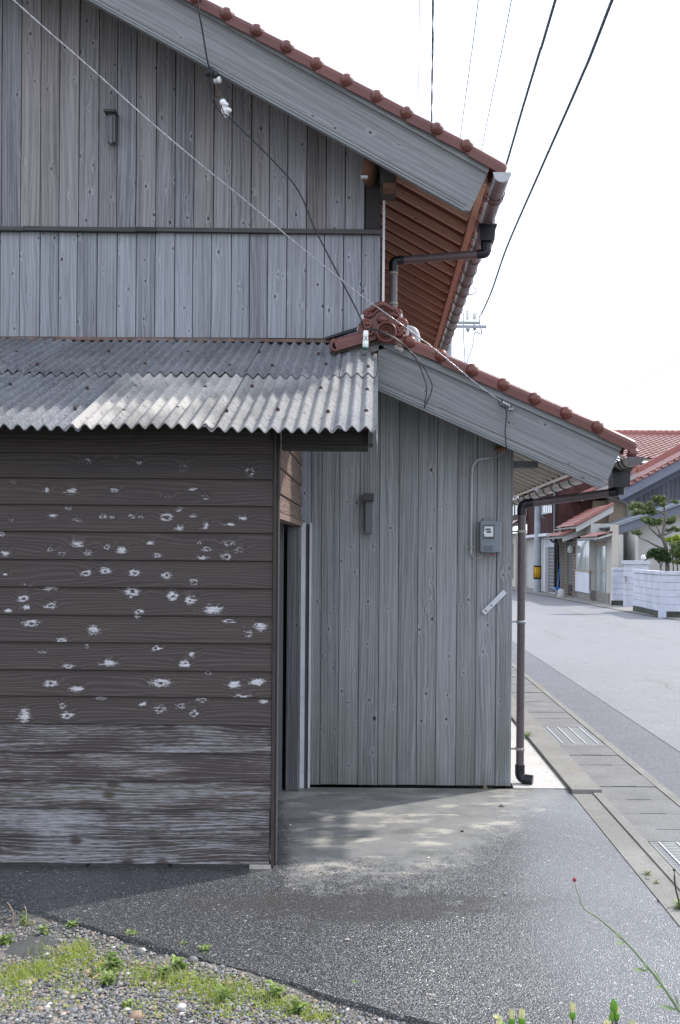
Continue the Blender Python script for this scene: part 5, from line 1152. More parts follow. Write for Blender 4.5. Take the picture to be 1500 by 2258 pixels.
for v0, xr in ((712, 1057), (724, 1071)):
    z = at(1040, v0, PD).z; xr_ = at(xr, v0, PD).x; MB().box((2 * PX0.x - xr_, PD - 0.06 - (0.3 if xr > 1060 else 0.0), z - 0.05), (xr_, PD + 0.03 - (0.3 if xr > 1060 else 0), z + 0.05)).build('crossarm', M['galv'], t)
for (u, v, h, r_) in ((1031, 706, 0.44, 0.055), (1046.5, 706, 0.26, 0.075)):
    b_ = at(u, v, PD); m = MB(); m.lathe([(0.05, 0), (0.05, 0.08)] + [q for k in range(4) for q in ((r_, 0.08 + k * h / 5), (r_ * 1.4, 0.08 + k * h / 5 + 0.02), (r_, 0.08 + k * h / 5 + 0.05))] + [(0.03, h), (0.01, h + 0.08)], b_, (0, 0, 1), 10); m.build('insulator_stack', M['porcelain'], t)
for (u, v) in ((1032, 725), (1047, 722)): b_ = at(u, v, PD - 0.32); MB().ball(b_, 0.10, 0.8, 0.8, 1.4, 10, 7).build('clamp', M['galv'], t)
MB().tube(spline([at(1062, 692, PD), at(1057, 700, PD), at(1058, 712, PD), at(1062, 730, PD - .4), at(1060, 737, PD - .4), at(1051, 732, PD - .4), at(1046, 737, PD - .4)]), 0.022, 5).build('jumper', M['cable_blue'], t)
wire('drop_wire', 'dark drop cable from the far crossarm to behind the wing roof, right one', [at(1046, 737, PD - .4), at(1042, 765, 38), at(1033, 790, 36), at(1028, 812, 34), at(1020, 880, 30)], 0.022, M['cable_blue'])
wire('drop_wire', 'dark drop cable from the far crossarm to behind the wing roof, left one', [at(1023, 690, PD), at(1022.5, 735, 39), at(1025, 780, 37), at(1027, 812, 35), at(1034, 880, 30)], 0.022, M['cable_blue'])
wire('drop_wire', 'thin slack wire rising to the right above the far red roofs', [at(1284, 913, 36), at(1330, 888, 34), at(1400, 850, 31), at(1500, 789, 27), at(1700, 660, 20)], 0.010, M['wire_pale'])
# ------------------------------------------------------------------ across and along the street
def fx(u, v, X):
    """the point of the upright plane x = X seen at a pixel"""
    q = at(u, v, 1.0) - Vector((0, 0, CAMZ)); return Vector((0, 0, CAMZ)) + q * (X / q.x)
def yx(u, X): return fx(u, 1216, X).y
def side_box(u0, u1, v0, v1, X, depth, mat, parent, name, proud=0.0):
    """a panel on a street front at x = X between two pixels; heights taken at its near end"""
    y0, y1 = yx(u0, X), yx(u1, X); ym = (y0 + y1) / 2
    z1 = CAMZ + (1216 - v0) * ym / F; z0 = max(0.013, CAMZ + (1216 - v1) * ym / F)
    return MB().box((X - proud, y1, z0), (X + depth, y0, z1)).build(name, mat, parent)
def lean_roof(parent, Xe, ze, Xt, slope, y0, y1, verge=True, tm='tile_far', gutter=True, name='roof'):
    a = math.atan(slope); up = Vector((-math.sin(a), 0, math.cos(a))); zt_ = ze + (Xt - Xe) * slope
    r_ = MB().prism([(Xe, y0 + 0.05, ze - 0.06), (Xt, y0 + 0.05, zt_ - 0.06), (Xt, y0 + 0.05, zt_), (Xe, y0 + 0.05, ze)], (0, y1 - y0 - 0.05, 0)).build(name, M['stucco_grey'], parent)
    sheet_rows(tb := MB(), (Xe - 0.05, y0, ze), (0, 1, 0), (math.cos(a), 0, math.sin(a)), up, y1 - y0, (Xt - Xe) / math.cos(a), 0.27, 0.24, 0.045, 0.03); tb.build('pantiles', M[tm], r_, 'stuff')
    if verge:
        MB().prism([(Xe - 0.02, y0, ze - 0.02), (Xt, y0, zt_ - 0.02), (Xt, y0, zt_ - 0.24), (Xe + 0.02, y0, ze - 0.20)], (0, 0.045, 0)).build('verge_board', M['stucco_grey'], r_)
        vt = MB().bar((Xe - 0.06, y0 - 0.02, ze + 0.05), (Xt, y0 - 0.02, zt_ + 0.06), 0.10, 0.10).build('verge_tiles', M['tile_far'], r_)
    if gutter: half_gutter(MB(), Xe - 0.12, ze - 0.03, y0, y1, 0.06).build('gutter', M['frame_grey'], r_)
    return r_

# --- the big house on the right: lower gable, upper gable with dark boards, tiled main roof behind
bh = thing('white_house', 'large cream house with red tile roofs behind the white block wall', 'house', (10, 36, 0))
YL = 33.0; wl = MB(); x0 = at(1373, 1200, YL).x
wl.prism([(x0, YL, 0), (15.5, YL, 0), (15.5, YL, 3.6), (12.4, YL, 4.05), (x0, YL, 2.50)], (0, 0.2, 0)); wl.box((x0, YL + 0.201, 0), (x0 + 0.15, 37.6, 2.48))
wl.build('lower_wall', M['stucco_grey'], bh)
YV = 32.4; ex_, ez_ = 7.86, CAMZ + (1216 - 1156) * YV / F
sl = 0.345
lr = MB().prism([(ex_, YV + 0.06, ez_ - 0.06), (12.4, YV + 0.06, ez_ - 0.06 + sl * (12.4 - ex_)), (12.4, YV + 0.06, ez_ + sl * (12.4 - ex_)), (ex_, YV + 0.06, ez_)], (0, 4.2, 0)).build('lower_roof', M['zinc_roof'], bh)
MB().prism([(ex_ + 0.0, YV, ez_ - 0.03), (12.4, YV, ez_ - 0.03 + sl * (12.4 - ex_)), (12.4, YV, ez_ - 0.27 + sl * (12.4 - ex_)), (ex_ + 0.08, YV, ez_ - 0.26)], (0, 0.05, 0)).build('verge_board', M['far_wood'], lr)
MB().bar((ex_ - 0.1, YV - 0.02, ez_ + 0.03), (12.4, YV - 0.02, ez_ + 0.03 + sl * (12.4 - ex_)), 0.14, 0.09).build('verge_cap', M['zinc_roof'], lr)
half_gutter(MB(), ex_ - 0.1, ez_ - 0.02, YV, 36.6, 0.06).build('gutter', M['pvc_dark'], lr)
pp_ = at(1347, 1168, 32.3); MB().tube(bend([(ex_ - 0.1, 32.6, ez_ - 0.05), (ex_ - 0.08, 32.6, ez_ - 0.22), (at(1368, 1178, 32.8).x, 32.85, at(1368, 1178, 32.8).z), (at(1369, 1245, 32.8).x, 32.85, 0.1)], 0.1), 0.045, 8).build('downpipe', M['pvc_dark'], lr)
YU = 37.6; xu = at(1343, 1100, YU).x; xp = at(1388, 1100, YU).x; xq = at(1399, 1100, YU).x
uw = MB(); uw.box((xu, YU, 0), (xp, 44, 3.95)); uw.build('upper_wall', M['stucco_tan'], bh)
MB().box((xp + .002, YU - 0.04, 2.2), (xq, YU + 0.3, 4.25)).build('white_pilaster', M['stucco_grey'], bh)
gwf = MB().prism([(xq + 0.002, YU, 2.2), (15.5, YU, 2.2), (15.5, YU, 5.4), (13.6, YU, 6.5), (xq + .002, YU, 4.2)], (0, 0.2, 0)).build('gable_wall', M['far_dark'], bh)
sl2 = 0.535; YG = 36.0; gx, gz = at(1362, 1085, YG).x, at(1362, 1085, YG).z
k = 0; xx = xq + 0.01
while xx < 15.4:
    w_ = 0.17; z1 = min(gz - 0.16 + sl2 * (xx - gx), gz - 0.16 + sl2 * (2 * 13.6 - gx - xx - w_)); zm = 3.42
    plank('plank', (xx, YU - 0.02, 2.25), (xx + w_ - 0.012, YU - 0.02, 2.25), (xx + w_ - 0.012, YU - 0.02, zm), (xx, YU - 0.02, zm), (0, -1, 0), 0.02, M['far_wood'], gwf)
    plank('plank', (xx, YU - 0.03, zm + 0.03), (xx + w_ - 0.012, YU - 0.03, zm + 0.03), (xx + w_ - 0.012, YU - 0.03, z1), (xx, YU - 0.03, z1), (0, -1, 0), 0.02, M['far_wood'], gwf)
    xx += w_
ur = MB(); gt = 13.6
ur.prism([(gx, YG + 0.08, gz - 0.05), (gt, YG + 0.08, gz - 0.05 + sl2 * (gt - gx)), (gt, YG + 0.08, gz + 0.02 + sl2 * (gt - gx)), (gx, YG + 0.08, gz + 0.02)], (0, 4.2, 0))
ur = ur.build('upper_roof', M['stucco_tan'], bh); aa = math.atan(sl2)
sheet_rows(tb := MB(), (gx - 0.06, YG + 0.1, gz + 0.03), (0, 1, 0), (math.cos(aa), 0, math.sin(aa)), (-math.sin(aa), 0, math.cos(aa)), 4.0, (gt - gx) / math.cos(aa), 0.27, 0.24, 0.03, 0.022); tb.build('pantiles', M['tile_far'], ur, 'stuff')
MB().prism([(gx - 0.02, YG, gz - 0.02), (gt, YG, gz - 0.02 + sl2 * (gt - gx)), (gt, YG, gz - 0.36 + sl2 * (gt - gx)), (gx + 0.12, YG, gz - 0.30)], (0, 0.06, 0), uvdir=(math.cos(aa), 0, math.sin(aa))).build('verge_board', M['far_wood'], ur)
MB().prism([(gx + 0.3, YG + 0.5, gz - 0.20), (gt, YG + 0.5, gz - 0.36 + sl2 * (gt - gx)), (gt, YG + 0.5, gz - 0.62 + sl2 * (gt - gx)), (gx + 0.5, YG + 0.5, gz - 0.36)], (0, 0.06, 0)).build('inner_board', M['far_wood'], ur)
vt = MB().box((-0.11, -0.05, 0), (0.11, 0.07, 0.07)).ball((-0.06, -0.05, 0.045), 0.05, n=8, m=5).build('verge_tile', M['tile_far'], ur)
n_ = int((gt - gx) / 0.235)
for i in range(n_):
    o = vt if i == 0 else vt.copy()
    if i: col.objects.link(o)
    o.location = (gx + 0.05 + i * 0.235, YG - 0.02, gz + 0.0 + sl2 * (0.05 + i * 0.235)); o.rotation_euler = (0, -aa, 0)
rz0 = 0.30; YR = YG + 3.7
MB().prism([(gx + 1.7, YR, gz + sl2 * 1.7), (gt, YR, gz + sl2 * (gt - gx)), (gt, YR, gz + sl2 * (gt - gx) + rz0 + .15), (gx + 1.7, YR, gz + sl2 * 1.7 + rz0)], (0, 0.25, 0)).build('descending_ridge', M['tile_far'], ur)
orn_ = Vector((gx + 1.68, YR + 0.1, gz + sl2 * 1.7 + rz0)); MB().ball(orn_, 0.16, 0.9, 0.6, 1.2).tube([orn_, orn_ + Vector((-0.02, 0, 0.45))], [0.09, 0.02], 8).build('ridge_end', M['tile_far'], ur)
# main tiled roof facing the camera
YE, YT = 41.0, 45.0; ze_ = at(1400, 1012, YE).z; zt_ = at(1400, 962, YT).z; xa_ = at(1325, 960, YT).x
mr_ = MB().prism([(xa_, YE, ze_ - 0.08), (xa_, YT, zt_ - 0.08), (xa_, YT, zt_), (xa_, YE, ze_)], (11, 0, 0)).build('main_roof', M['stucco_tan'], bh)
dv = Vector((0, YT - YE, zt_ - ze_)); nv = Vector((0, -dv.z, dv.y)).normalized()
sheet_rows(tb := MB(), (xa_, YE, ze_), (1, 0, 0), dv, nv, 11, dv.length, 0.27, 0.30, 0.06, 0.05, 6); tb.build('pantiles', M['tile_pale'], mr_, 'stuff')
rg_ = MB().box((xa_, YT - 0.12, zt_ - 0.05), (xa_ + 11, YT + 0.12, zt_ + 0.14)).box((xa_, YT - 0.16, zt_ + 0.141), (xa_ + 11, YT + 0.16, zt_ + 0.17)).build('ridge', M['tile_far'], mr_)
rt = MB().lathe([(0.11, 0.0), (0.125, 0.02), (0.11, 0.05), (0.11, 0.26)], (xa_, YT, zt_ + 0.19), (1, 0, 0), 10).build('ridge_tile', M['tile_far'], mr_)
for i in range(1, 40): c = rt.copy(); col.objects.link(c); c.location.x = i * 0.27
MB().box((xa_ + 0.6, YE + 0.7, 0), (xa_ + 10.4, YT + 3, ze_ - 0.1)).build('main_wall', M['stucco_tan'], bh)
MB().tube(bend([at(1338, 1095, 37.3), at(1352, 1100, 37.4), at(1383, 1110, 37.5), at(1385, 1137, 37.5)], 0.1), 0.05, 8).build('downpipe', M['frame_grey'], bh)

# --- the street front left of it: bay window, sliding door, porch roofs
sf = thing('street_house', 'low cream street house with bay window, sliding doors and stepped red tile porches', 'house', (7.8, 34, 0))
XB, XW = 7.2, 7.43
MB().box((XW, yx(1345, XW), 0.012), (7.85, 34.3, 2.2)).box((XW, 34.301, 0.012), (8.3, 37.9, 2.62)).build('wall', M['stucco_grey'], sf)
side_box(1301, 1345, 1300, 1330, XW, 0.05, M['stone_base'], sf, 'plinth', 0.03)
bay = MB().box((XB, yx(1301, XB), 0.34), (XW - 0.001, yx(1271, XB), 2.12)).build('bay', M['stucco_grey'], sf)
MB().box((XB + 0.02, yx(1301, XB) + 0.02, 0.012), (XW - 0.001, yx(1271, XB) - 0.02, 0.338)).build('bay_plinth', M['stone_base'], sf)
side_box(1271, 1301, 1257, 1302, XB, 0.03, M['panel_white'], bay, 'white_panel', 0.03)
w_ = side_box(1273, 1300.5, 1185, 1254, XB, 0.03, M['frame_grey'], bay, 'bay_window', 0.012)
for u0, u1 in ((1274, 1283), (1284, 1291.5), (1292.5, 1299.8)): 
    side_box(u0, u1, 1188, 1252, XB - 0.014, 0.004, M['glass'], bay, 'pane', 0.004)
side_box(1270, 1302, 1253, 1256.5, XB, 0.03, M['stucco_tan'], bay, 'sill', 0.05)
dw = side_box(1316, 1337, 1190, 1304, XW, 0.03, M['stucco_tan'], sf, 'door_frame', 0.015)
for u0, u1 in ((1317, 1325.5), (1327, 1336)):
    for v0, v1 in ((1200, 1252), (1255, 1300)): side_box(u0, u1, v0, v1, XW - 0.018, 0.006, M['glass'], sf, 'pane', 0.004)
side_box(1313, 1338, 1176, 1190, XW, 0.06, M['stucco_grey'], sf, 'shutter_box', 0.12)
# porch of the white house: pillar, recess with dark door
MB().box((7.42, yx(1345, 7.42) - 0.30, 0.012), (7.62, yx(1345, 7.42) - 0.02, 2.5)).build('pillar', M['stucco'], sf)
rc = MB().box((8.25, 31.6, 0.012), (8.35, 33.0, 2.3)).build('entry_wall', M['stucco_grey'], sf)
a = at(1351, 1300, 32.9); b = at(1356, 1200, 32.9); MB().box((a.x, 32.9, 0.012), (b.x, 32.98, 2.3)).build('entry_door', M['far_red'], sf)
a = at(1347, 1300, 33.4); MB().box((a.x - 0.1, 33.3, 0.012), (8.3, 33.36, 2.4)).build('entry_back', M['frame_grey'], sf)
lean_roof(sf, 7.0, 2.10, 7.5, 0.30, yx(1321, 7.0), yx(1284, 7.0), False, name='bay_roof')
lean_roof(sf, 6.92, 2.52, 8.2, 0.58, 34.35, 37.7, True, name='porch_roof')
lean_roof(sf, 6.62, 2.19, 7.44, 0.42, 35.25, 38.2, True, name='lower_porch_roof')
lean_roof(sf, 7.6, 3.72, 9.6, 0.45, 36.8, 41.0, True, name='rear_roof')
MB().box((8.3, 37.92, 0.012), (9.5, 41, 3.6)).build('rear_wall', M['stucco_tan'], sf)
a = yx(1281, 8.0); MB().box((8.28, 38.5, 2.95), (8.299, 39.8, 3.55)).build('rear_window', M['glass_dark'], sf)
# entry of the street house: brick piers, lattice door, small lamp
ent = MB().box((7.26, yx(1270.5, 7.26), 0.012), (7.429, 37.85, 2.2)).build('entry_bay', M['far_dark'], sf)
for u0, u1 in ((1266.5, 1271), (1244.5, 1247), (1249.5, 1252)):
    pr = side_box(u0, u1, 1178, 1318, 7.22, 0.06, M['pad'], ent, 'brick_pier', 0.05)
    y0_, y1_ = yx(u0, 7.22), yx(u1, 7.22)
    bk = MB().box((7.155, y1_ + 0.02, 0.03), (7.169, y0_ - 0.02, 0.10)).build('brick', M['brick_brown'], ent)
    for k in range(1, 20): c = bk.copy(); col.objects.link(c); c.location.z = k * 0.11
dr_ = side_box(1254, 1265, 1190, 1306, 7.24, 0.03, M['glass_dark'], ent, 'lattice_door', 0.01)
for k in range(5): side_box(1255 + k * 2.2, 1255.6 + k * 2.2, 1192, 1286, 7.225, 0.012, M['frame_grey'], ent, 'lattice_bar', 0.004)
q = fx(1259, 1210, 7.05); MB().lathe([(0.05, 0.12), (0.11, 0.05), (0.12, -0.12), (0.06, -0.16)], q, (0, 0, 1), 12).build('lamp_shade', M['stucco_grey'], ent)
MB().tube(bend([fx(1213, 1184, 6.52), fx(1215, 1192, 6.52), fx(1230, 1200, 6.7), fx(1233, 1300, 6.9)], 0.1), 0.045, 8).build('downpipe', M['pvc_dark'], sf)
MB().tube(bend([fx(1233, 1163, 6.8), fx(1238, 1166, 6.8), fx(1240, 1182, 6.75)], 0.08), 0.04, 8).build('downpipe', M['pvc_dark'], sf)
# bits standing in the gap
t = thing('broom', 'blue handled broom leaning in the dark gap between the far houses', 'broom', fx(1230, 1304, 6.75))
q = fx(1230, 1304, 6.75); MB().tube([q + Vector((0, 0, 0.15)), q + Vector((0.1, 0.1, 0.95))], 0.02, 6).build('handle', M['blue'], t); MB().box(q + Vector((-0.10, -0.05, 0.0)), q + Vector((0.12, 0.05, 0.16))).build('head', M['blue'], t)
t = thing('watering_can', 'small grey watering can on the ground beside the brick pier', 'watering can', fx(1238, 1308, 6.7))
q = fx(1238, 1308, 6.7); q.z = 0.012; MB().lathe([(0.15, 0), (0.16, 0.05), (0.12, 0.26), (0.06, 0.30)], q, (0, 0, 1), 12).build('body', M['stucco_grey'], t); MB().tube([q + Vector((-0.1, 0, 0.1)), q + Vector((-0.3, -0.1, 0.34))], 0.025, 6).build('spout', M['stucco_grey'], t)

# --- dark red metal house beyond the pole
rh = thing('dark_red_house', 'two storey house clad in dark red metal behind the concrete pole', 'house', (7.5, 41, 0))
MB().box((6.98, 38.3, 0.012), (9.6, 46.0, 2.24)).build('ground_floor', M['stucco_grey'], rh)
uf = MB().box((7.0, 38.25, 2.36), (8.4, 46.0, 4.7)).build('upper_floor', M['far_red'], rh)
for k in range(24):
    MB().box((6.975, 38.35 + k * 0.32, 2.4), (6.998, 38.39 + k * 0.32, 4.68)).build('metal_rib', M['far_red'], uf)
MB().box((6.55, 38.25, 2.245), (6.97, 45.9, 2.355)).build('awning', M['panel_white'], rh)
w_ = side_box(1196, 1218, 1108, 1130, 7.0, 0.02, M['frame_grey'], uf, 'upper_window', 0.04)
for k in range(4): side_box(1198 + k * 5, 1201.5 + k * 5, 1112, 1128, 6.955, 0.006, M['glass'], uf, 'pane', 0.003)
fr = side_box(1201, 1225, 1186, 1308, 6.95, 0.05, M['panel_white'], rh, 'shutter_frame', 0.03)
side_box(1203, 1222.5, 1203, 1302, 6.915, 0.01, M['shutter'], rh, 'shutter', 0.008)
side_box(1203, 1210, 1203, 1304, 6.90, 0.01, M['frame_grey'], rh, 'stone_jamb', 0.01)
for k in range(12): side_box(1211, 1222, 1210 + k * 7.4, 1212 + k * 7.4, 6.90, 0.01, M['frame_grey'], rh, 'shutter_slat', 0.002)
side_box(1191, 1200, 1186, 1306, 6.95, 0.04, M['frame_grey'], rh, 'grey_wall_panel', 0.01)
MB().tube([(6.9, 38.3, 2.36), (6.9, 38.3, 5.5)], 0.05, 8).build('downpipe', M['galv'], rh); MB().tube([(6.9, 38.15, 0.1), (6.9, 38.15, 5.5)], 0.06, 8).build('dark_pipe', M['pvc_dark'], rh)
lean_roof(rh, 6.5, 4.72, 8.3, 0.4, 38.1, 46.2, True, name='roof')
# --- last house visible at the pipe
lh = thing('far_corner_house', 'far pale house with dark upper boards and a grey tile awning left of the pole', 'house', (6.4, 50, 0))
MB().box((6.5, 46.1, 0.012), (9.5, 60.0, 2.5)).build('ground_floor', M['stucco'], lh)
u2_ = MB().box((6.7, 46.1, 3.1), (8.0, 60.0, 5.25)).build('upper_floor', M['far_dark'], lh)
for k in range(5): MB().box((6.66, 46.4 + k * 1.5, 3.4), (6.698, 47.5 + k * 1.5, 4.9)).build('window', M['glass_dark'], u2_)
lean_roof(lh, 6.0, 2.55, 6.75, 0.75, 46.1, 60.0, False, 'tile_pale', False, 'awning')
for k in range(4):
    wv_ = MB().box((6.44, 46.8 + k * 2.2, 0.4), (6.498, 48.2 + k * 2.2, 2.0)).build('window', M['frame_grey'], lh); MB().box((6.42, 46.9 + k * 2.2, 0.5), (6.438, 48.1 + k * 2.2, 1.9)).build('pane', M['glass'], wv_)
MB().tube([(6.4, 48.5, 0.05), (6.4, 48.5, 2.5)], 0.06, 8).build('downpipe', M['pvc_dark'], lh)
lean_roof(lh, 6.2, 5.2, 8.0, 0.4, 46.3, 60.2, False, name='roof')

# --- concrete pole with the hazard band
pb_ = ground(1185, 1306); t = thing('concrete_pole', 'concrete roadside pole with a yellow and black hazard band', 'pole', (pb_.x, pb_.y, 0))
MB().tube([(pb_.x, pb_.y, -0.05), (pb_.x, pb_.y, 6.6)], [0.152, 0.115], 18).build('shaft', M['pole'], t)
zb0 = at(1185, 1276.5, pb_.y).z; zb1 = at(1185, 1247, pb_.y).z
bnd = MB().lathe([(0.150, 0), (0.156, 0.0), (0.155, zb1 - zb0), (0.148, zb1 - zb0)], (pb_.x, pb_.y, zb0), (0, 0, 1), 24).build('hazard_band', M['yellow'], t)
for k in range(12):
    a_ = R(30 * k + 12); c = Vector((pb_.x + math.cos(a_) * 0.155, pb_.y + math.sin(a_) * 0.155, 0))
    tn = Vector((-math.sin(a_), math.cos(a_), 0)); 
    MB().bar(c + Vector((0, 0, zb0 + 0.001)), c + Vector((0, 0, zb1 - 0.001)), 0.032, 0.008, Vector((math.cos(a_), math.sin(a_), 0))).build('black_stripe', M['black'], bnd)
for z in (zb0, zb1 - 0.05): MB().lathe([(0.150, -0.005), (0.161, -0.005), (0.161, 0.05), (0.148, 0.05)], (pb_.x, pb_.y, z), (0, 0, 1), 24).build('band_edge', M['black'], bnd)
z = at(1190, 1139, pb_.y).z; MB().lathe([(0.13, -0.01), (0.137, -0.01), (0.137, 0.01), (0.13, 0.01)], (pb_.x, pb_.y, z), (0, 0, 1), 18).tube([(pb_.x + 0.13, pb_.y - 0.05, z), (pb_.x + 0.26, pb_.y - 0.08, z - 0.06)], 0.02, 6).build('pole_strap', M['frame_grey'], t)

# --- white block wall and gate posts
bw = thing('block_wall', 'long low white concrete block wall turning a corner at the right edge', 'wall', (7.16, 25, 0))
WA = Vector((7.17, 27.65, 0)); WB = Vector((7.13, 24.85, 0)); WC = Vector((11.5, 24.5, 0))
zs = [0.165, 0.345, 0.525, 0.70, 0.885, 1.075]
def run(parent, A, B, th=0.16, bl=0.40, nm='block'):
    d = (B - A); L = d.length; d = d / L; nn = Vector((d.y, -d.x, 0))
    if nn.dot(-(A + B) / 2) < 0: nn = -nn
    MB().prism([A - nn * (th - 0.02) + Vector((0, 0, 0.012)), A - nn * 0.02 + Vector((0, 0, 0.012)), B - nn * 0.02 + Vector((0, 0, 0.012)), B - nn * (th - 0.02) + Vector((0, 0, 0.012))], (0, 0, 1.06)).build('wall_core', M['block_white'], parent)
    MB().prism([A - nn * th + Vector((0, 0, 0.0)), A + nn * 0.004, B + nn * 0.004, B - nn * th], (0, 0, 0.155)).build('footing', M['block_base'], parent)
    for a_, b_ in zip(zs[:-1], zs[1:]):
        # each course is dressed as one long smooth face with a recessed joint above
        x = 0.0
        while x < L - 0.05:
            x1 = min(L, x + 1.2); p0 = A + d * x; p1 = A + d * x1
            MB().prism([p0 - nn * 0.019 + Vector((0, 0, a_)), p0 + Vector((0, 0, a_)), p0 + Vector((0, 0, b_ - 0.012)), p0 - nn * 0.019 + Vector((0, 0, b_ - 0.004))], p1 - p0).build(nm, M['block_white'], parent); x = x1
    MB().prism([A - nn * (th + 0.03) + Vector((0, 0, 1.078)), A + nn * 0.03 + Vector((0, 0, 1.078)), A + nn * 0.03 + Vector((0, 0, 1.16)), A - nn * (th + 0.03) + Vector((0, 0, 1.16))], B - A).build('coping', M['block_white'], parent)
run(bw, WA, WB); run(bw, WB + Vector((0.002, -0.0, 0)), WC)
q = ground(1463, 1357); MB().box((7.10, 24.80, 0.0), (7.26, 24.95, 0.165)).build('corner_foot', M['block_white'], bw)
gwl = thing('gate_wall', 'short white block wall with gate post beside the far entry', 'wall', (7.5, 30.4, 0))
ga = at(1351, 1330, 30.4); gb = at(1381, 1330, 30.4)
run(gwl, Vector((ga.x, 30.4, 0)), Vector((gb.x, 30.4, 0)))
for (u0, u1, dd, hz) in ((1380, 1402, 29.7, 0.0), (1404, 1430, 30.6, 0.0)):
    a = at(u0, 1300, dd); b = at(u1, 1300, dd); pz = at(u0, 1244, dd).z
    ps = MB().box((a.x, dd, 0.0), (b.x, dd + 0.3, pz)).build('gate_post', M['block_white'], gwl)
    for zz_ in zs[1:]: MB().box((a.x - 0.004, dd - 0.004, zz_ - 0.006), (b.x + 0.004, dd + 0.304, zz_ + 0.004)).build('joint', M['frame_grey'], ps)
    MB().box((a.x - 0.05, dd - 0.05, pz + 0.001), (b.x + 0.05, dd + 0.35, at(u0, 1236, dd).z)).build('post_cap', M['block_white'], ps)
p = at(1378, 1272, 29.8); MB().box((p.x - 0.03, 29.66, p.z - 0.14), (p.x + 0.03, 29.70, p.z + 0.0)).box((p.x - 0.07, 29.64, p.z), (p.x + 0.03, 29.70, p.z + 0.03)).build('gate_latch', M['frame_grey'], gwl)
c = at(1423, 1229, 30.6); t = thing('gate_lamp', 'round white lamp with a black back on the far gate post', 'lamp', (c.x, 30.7, at(1423, 1236, 30.6).z))
MB().lathe([(0.055, 0.0), (0.075, 0.01), (0.075, 0.11), (0.06, 0.125)], c + Vector((0.02, 0.05, 0)), (-1, -0.25, 0), 14).build('globe', M['porcelain'], t); MB().lathe([(0.07, 0.0), (0.075, 0.04), (0.05, 0.05)], c + Vector((0.03, 0.05, 0)), (1, 0.25, 0), 14).build('back', M['black'], t)
MB().tube([c + Vector((0.02, 0.06, -0.05)), c + Vector((0.02, 0.06, -0.12))], 0.03, 8).build('foot', M['black'], t)

# --- clipped garden trees behind the wall
def leafpad(mb, c, rx, ry, rz_, n, s, rg):
    """a leaf pad made of several ragged lumps"""
    lumps = [(0, 0, 0, 0.72)] + [(rg.uniform(-.75, .75), rg.uniform(-.6, .6), rg.uniform(-.45, .6), rg.uniform(.35, .65)) for _ in range(7)]
    wt_ = [q[3] ** 2 for q in lumps]
    for _ in range(n):
        lx_, ly_, lz_, lr_ = rg.choices(lumps, wt_)[0]
        p = Vector((rg.gauss(0, 1), rg.gauss(0, 1), rg.gauss(0, 1))).normalized() * (rg.random() ** 0.4) * lr_ * rg.uniform(.9, 1.25)
        q = Vector(c) + Vector(((lx_ + p.x) * rx, (ly_ + p.y) * ry, (lz_ + p.z) * rz_))
        a = Vector((rg.gauss(0, 1), rg.gauss(0, 1), rg.gauss(0, 1))).normalized(); b = a.cross(Vector((rg.gauss(0, 1), rg.gauss(0, 1), rg.gauss(0, 1)))).normalized()
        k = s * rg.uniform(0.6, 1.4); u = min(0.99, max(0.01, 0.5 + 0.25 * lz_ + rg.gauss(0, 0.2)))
        mb.add([q - a * k, q + b * k * 0.4, q + a * k, q - b * k * 0.4], [(0, 1, 2, 3)], [[(u, 0.5)] * 4])
    return mb
DT = 27.6; kx = DT / F; rg = random.Random(5)
def tp(u, v, d=DT): return at(u, v, d)
t = thing('garden_tree', 'clipped garden pine with bare curving limbs and rounded leaf pads behind the wall', 'tree', (tp(1472, 1250).x, DT, 0))
def limb(px, r0, r1, par, nm):
    pts = spline([tp(u, v, d) for u, v, d in px], 5); n = len(pts); return MB().tube(pts, [r0 + (r1 - r0) * i / (n - 1) for i in range(n)], 8).build(nm, M['bark'], par)
tr = limb([(1473,1330,27.6),(1472,1250,27.6),(1468,1205,27.5),(1462,1185,27.5),(1465,1160,27.6),(1467,1130,27.7),(1462,1105,27.7)], 0.075, 0.022, t, 'trunk')
for px in ([(1462,1190,27.5),(1450,1180,27.4),(1440,1171,27.3),(1432,1162,27.2),(1427,1150,27.2)], [(1470,1212,27.5),(1446,1203,27.3),(1430,1194,27.2),(1415,1188,27.1),(1405,1180,27.1)], [(1464,1180,27.5),(1478,1174,27.5),(1490,1168,27.5),(1502,1163,27.5)], [(1466,1135,27.7),(1456,1128,27.6),(1440,1124,27.5)], [(1458,1186,27.4),(1452,1168,27.3),(1446,1158,27.3)], [(1466,1150,27.6),(1474,1148,27.7),(1482,1146,27.7)]):
    limb(px, 0.034, 0.012, t, 'limb')
cm = MB(); cl_ = MB()
for (u, v, rx, rz_, n, d) in ((1402,1117,14,11,420,27.5),(1418,1122,15,12,460,27.4),(1432,1126,12,12,340,27.6),(1408,1130,12,8,240,27.3),(1440,1150,20,10,420,27.4),(1428,1146,12,8,220,27.2),(1402,1174,11,6,180,27.1),(1410,1177,6,4,70,27.1),(1480,1146,9,8,220,27.7),(1487,1166,16,7,260,27.6),(1476,1152,10,6,160,27.8)):
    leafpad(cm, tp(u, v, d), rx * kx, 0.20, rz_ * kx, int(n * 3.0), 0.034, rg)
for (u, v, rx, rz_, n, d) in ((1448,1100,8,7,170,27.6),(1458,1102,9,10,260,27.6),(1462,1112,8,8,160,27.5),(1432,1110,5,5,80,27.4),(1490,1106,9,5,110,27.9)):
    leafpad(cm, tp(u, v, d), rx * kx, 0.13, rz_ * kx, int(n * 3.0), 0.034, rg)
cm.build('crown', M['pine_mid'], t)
t = thing('garden_shrub', 'dark green flat rounded shrub standing just above the block wall', 'shrub', (tp(1452, 1250).x, 27.3, 0), 'clipped shrubs behind the block wall')
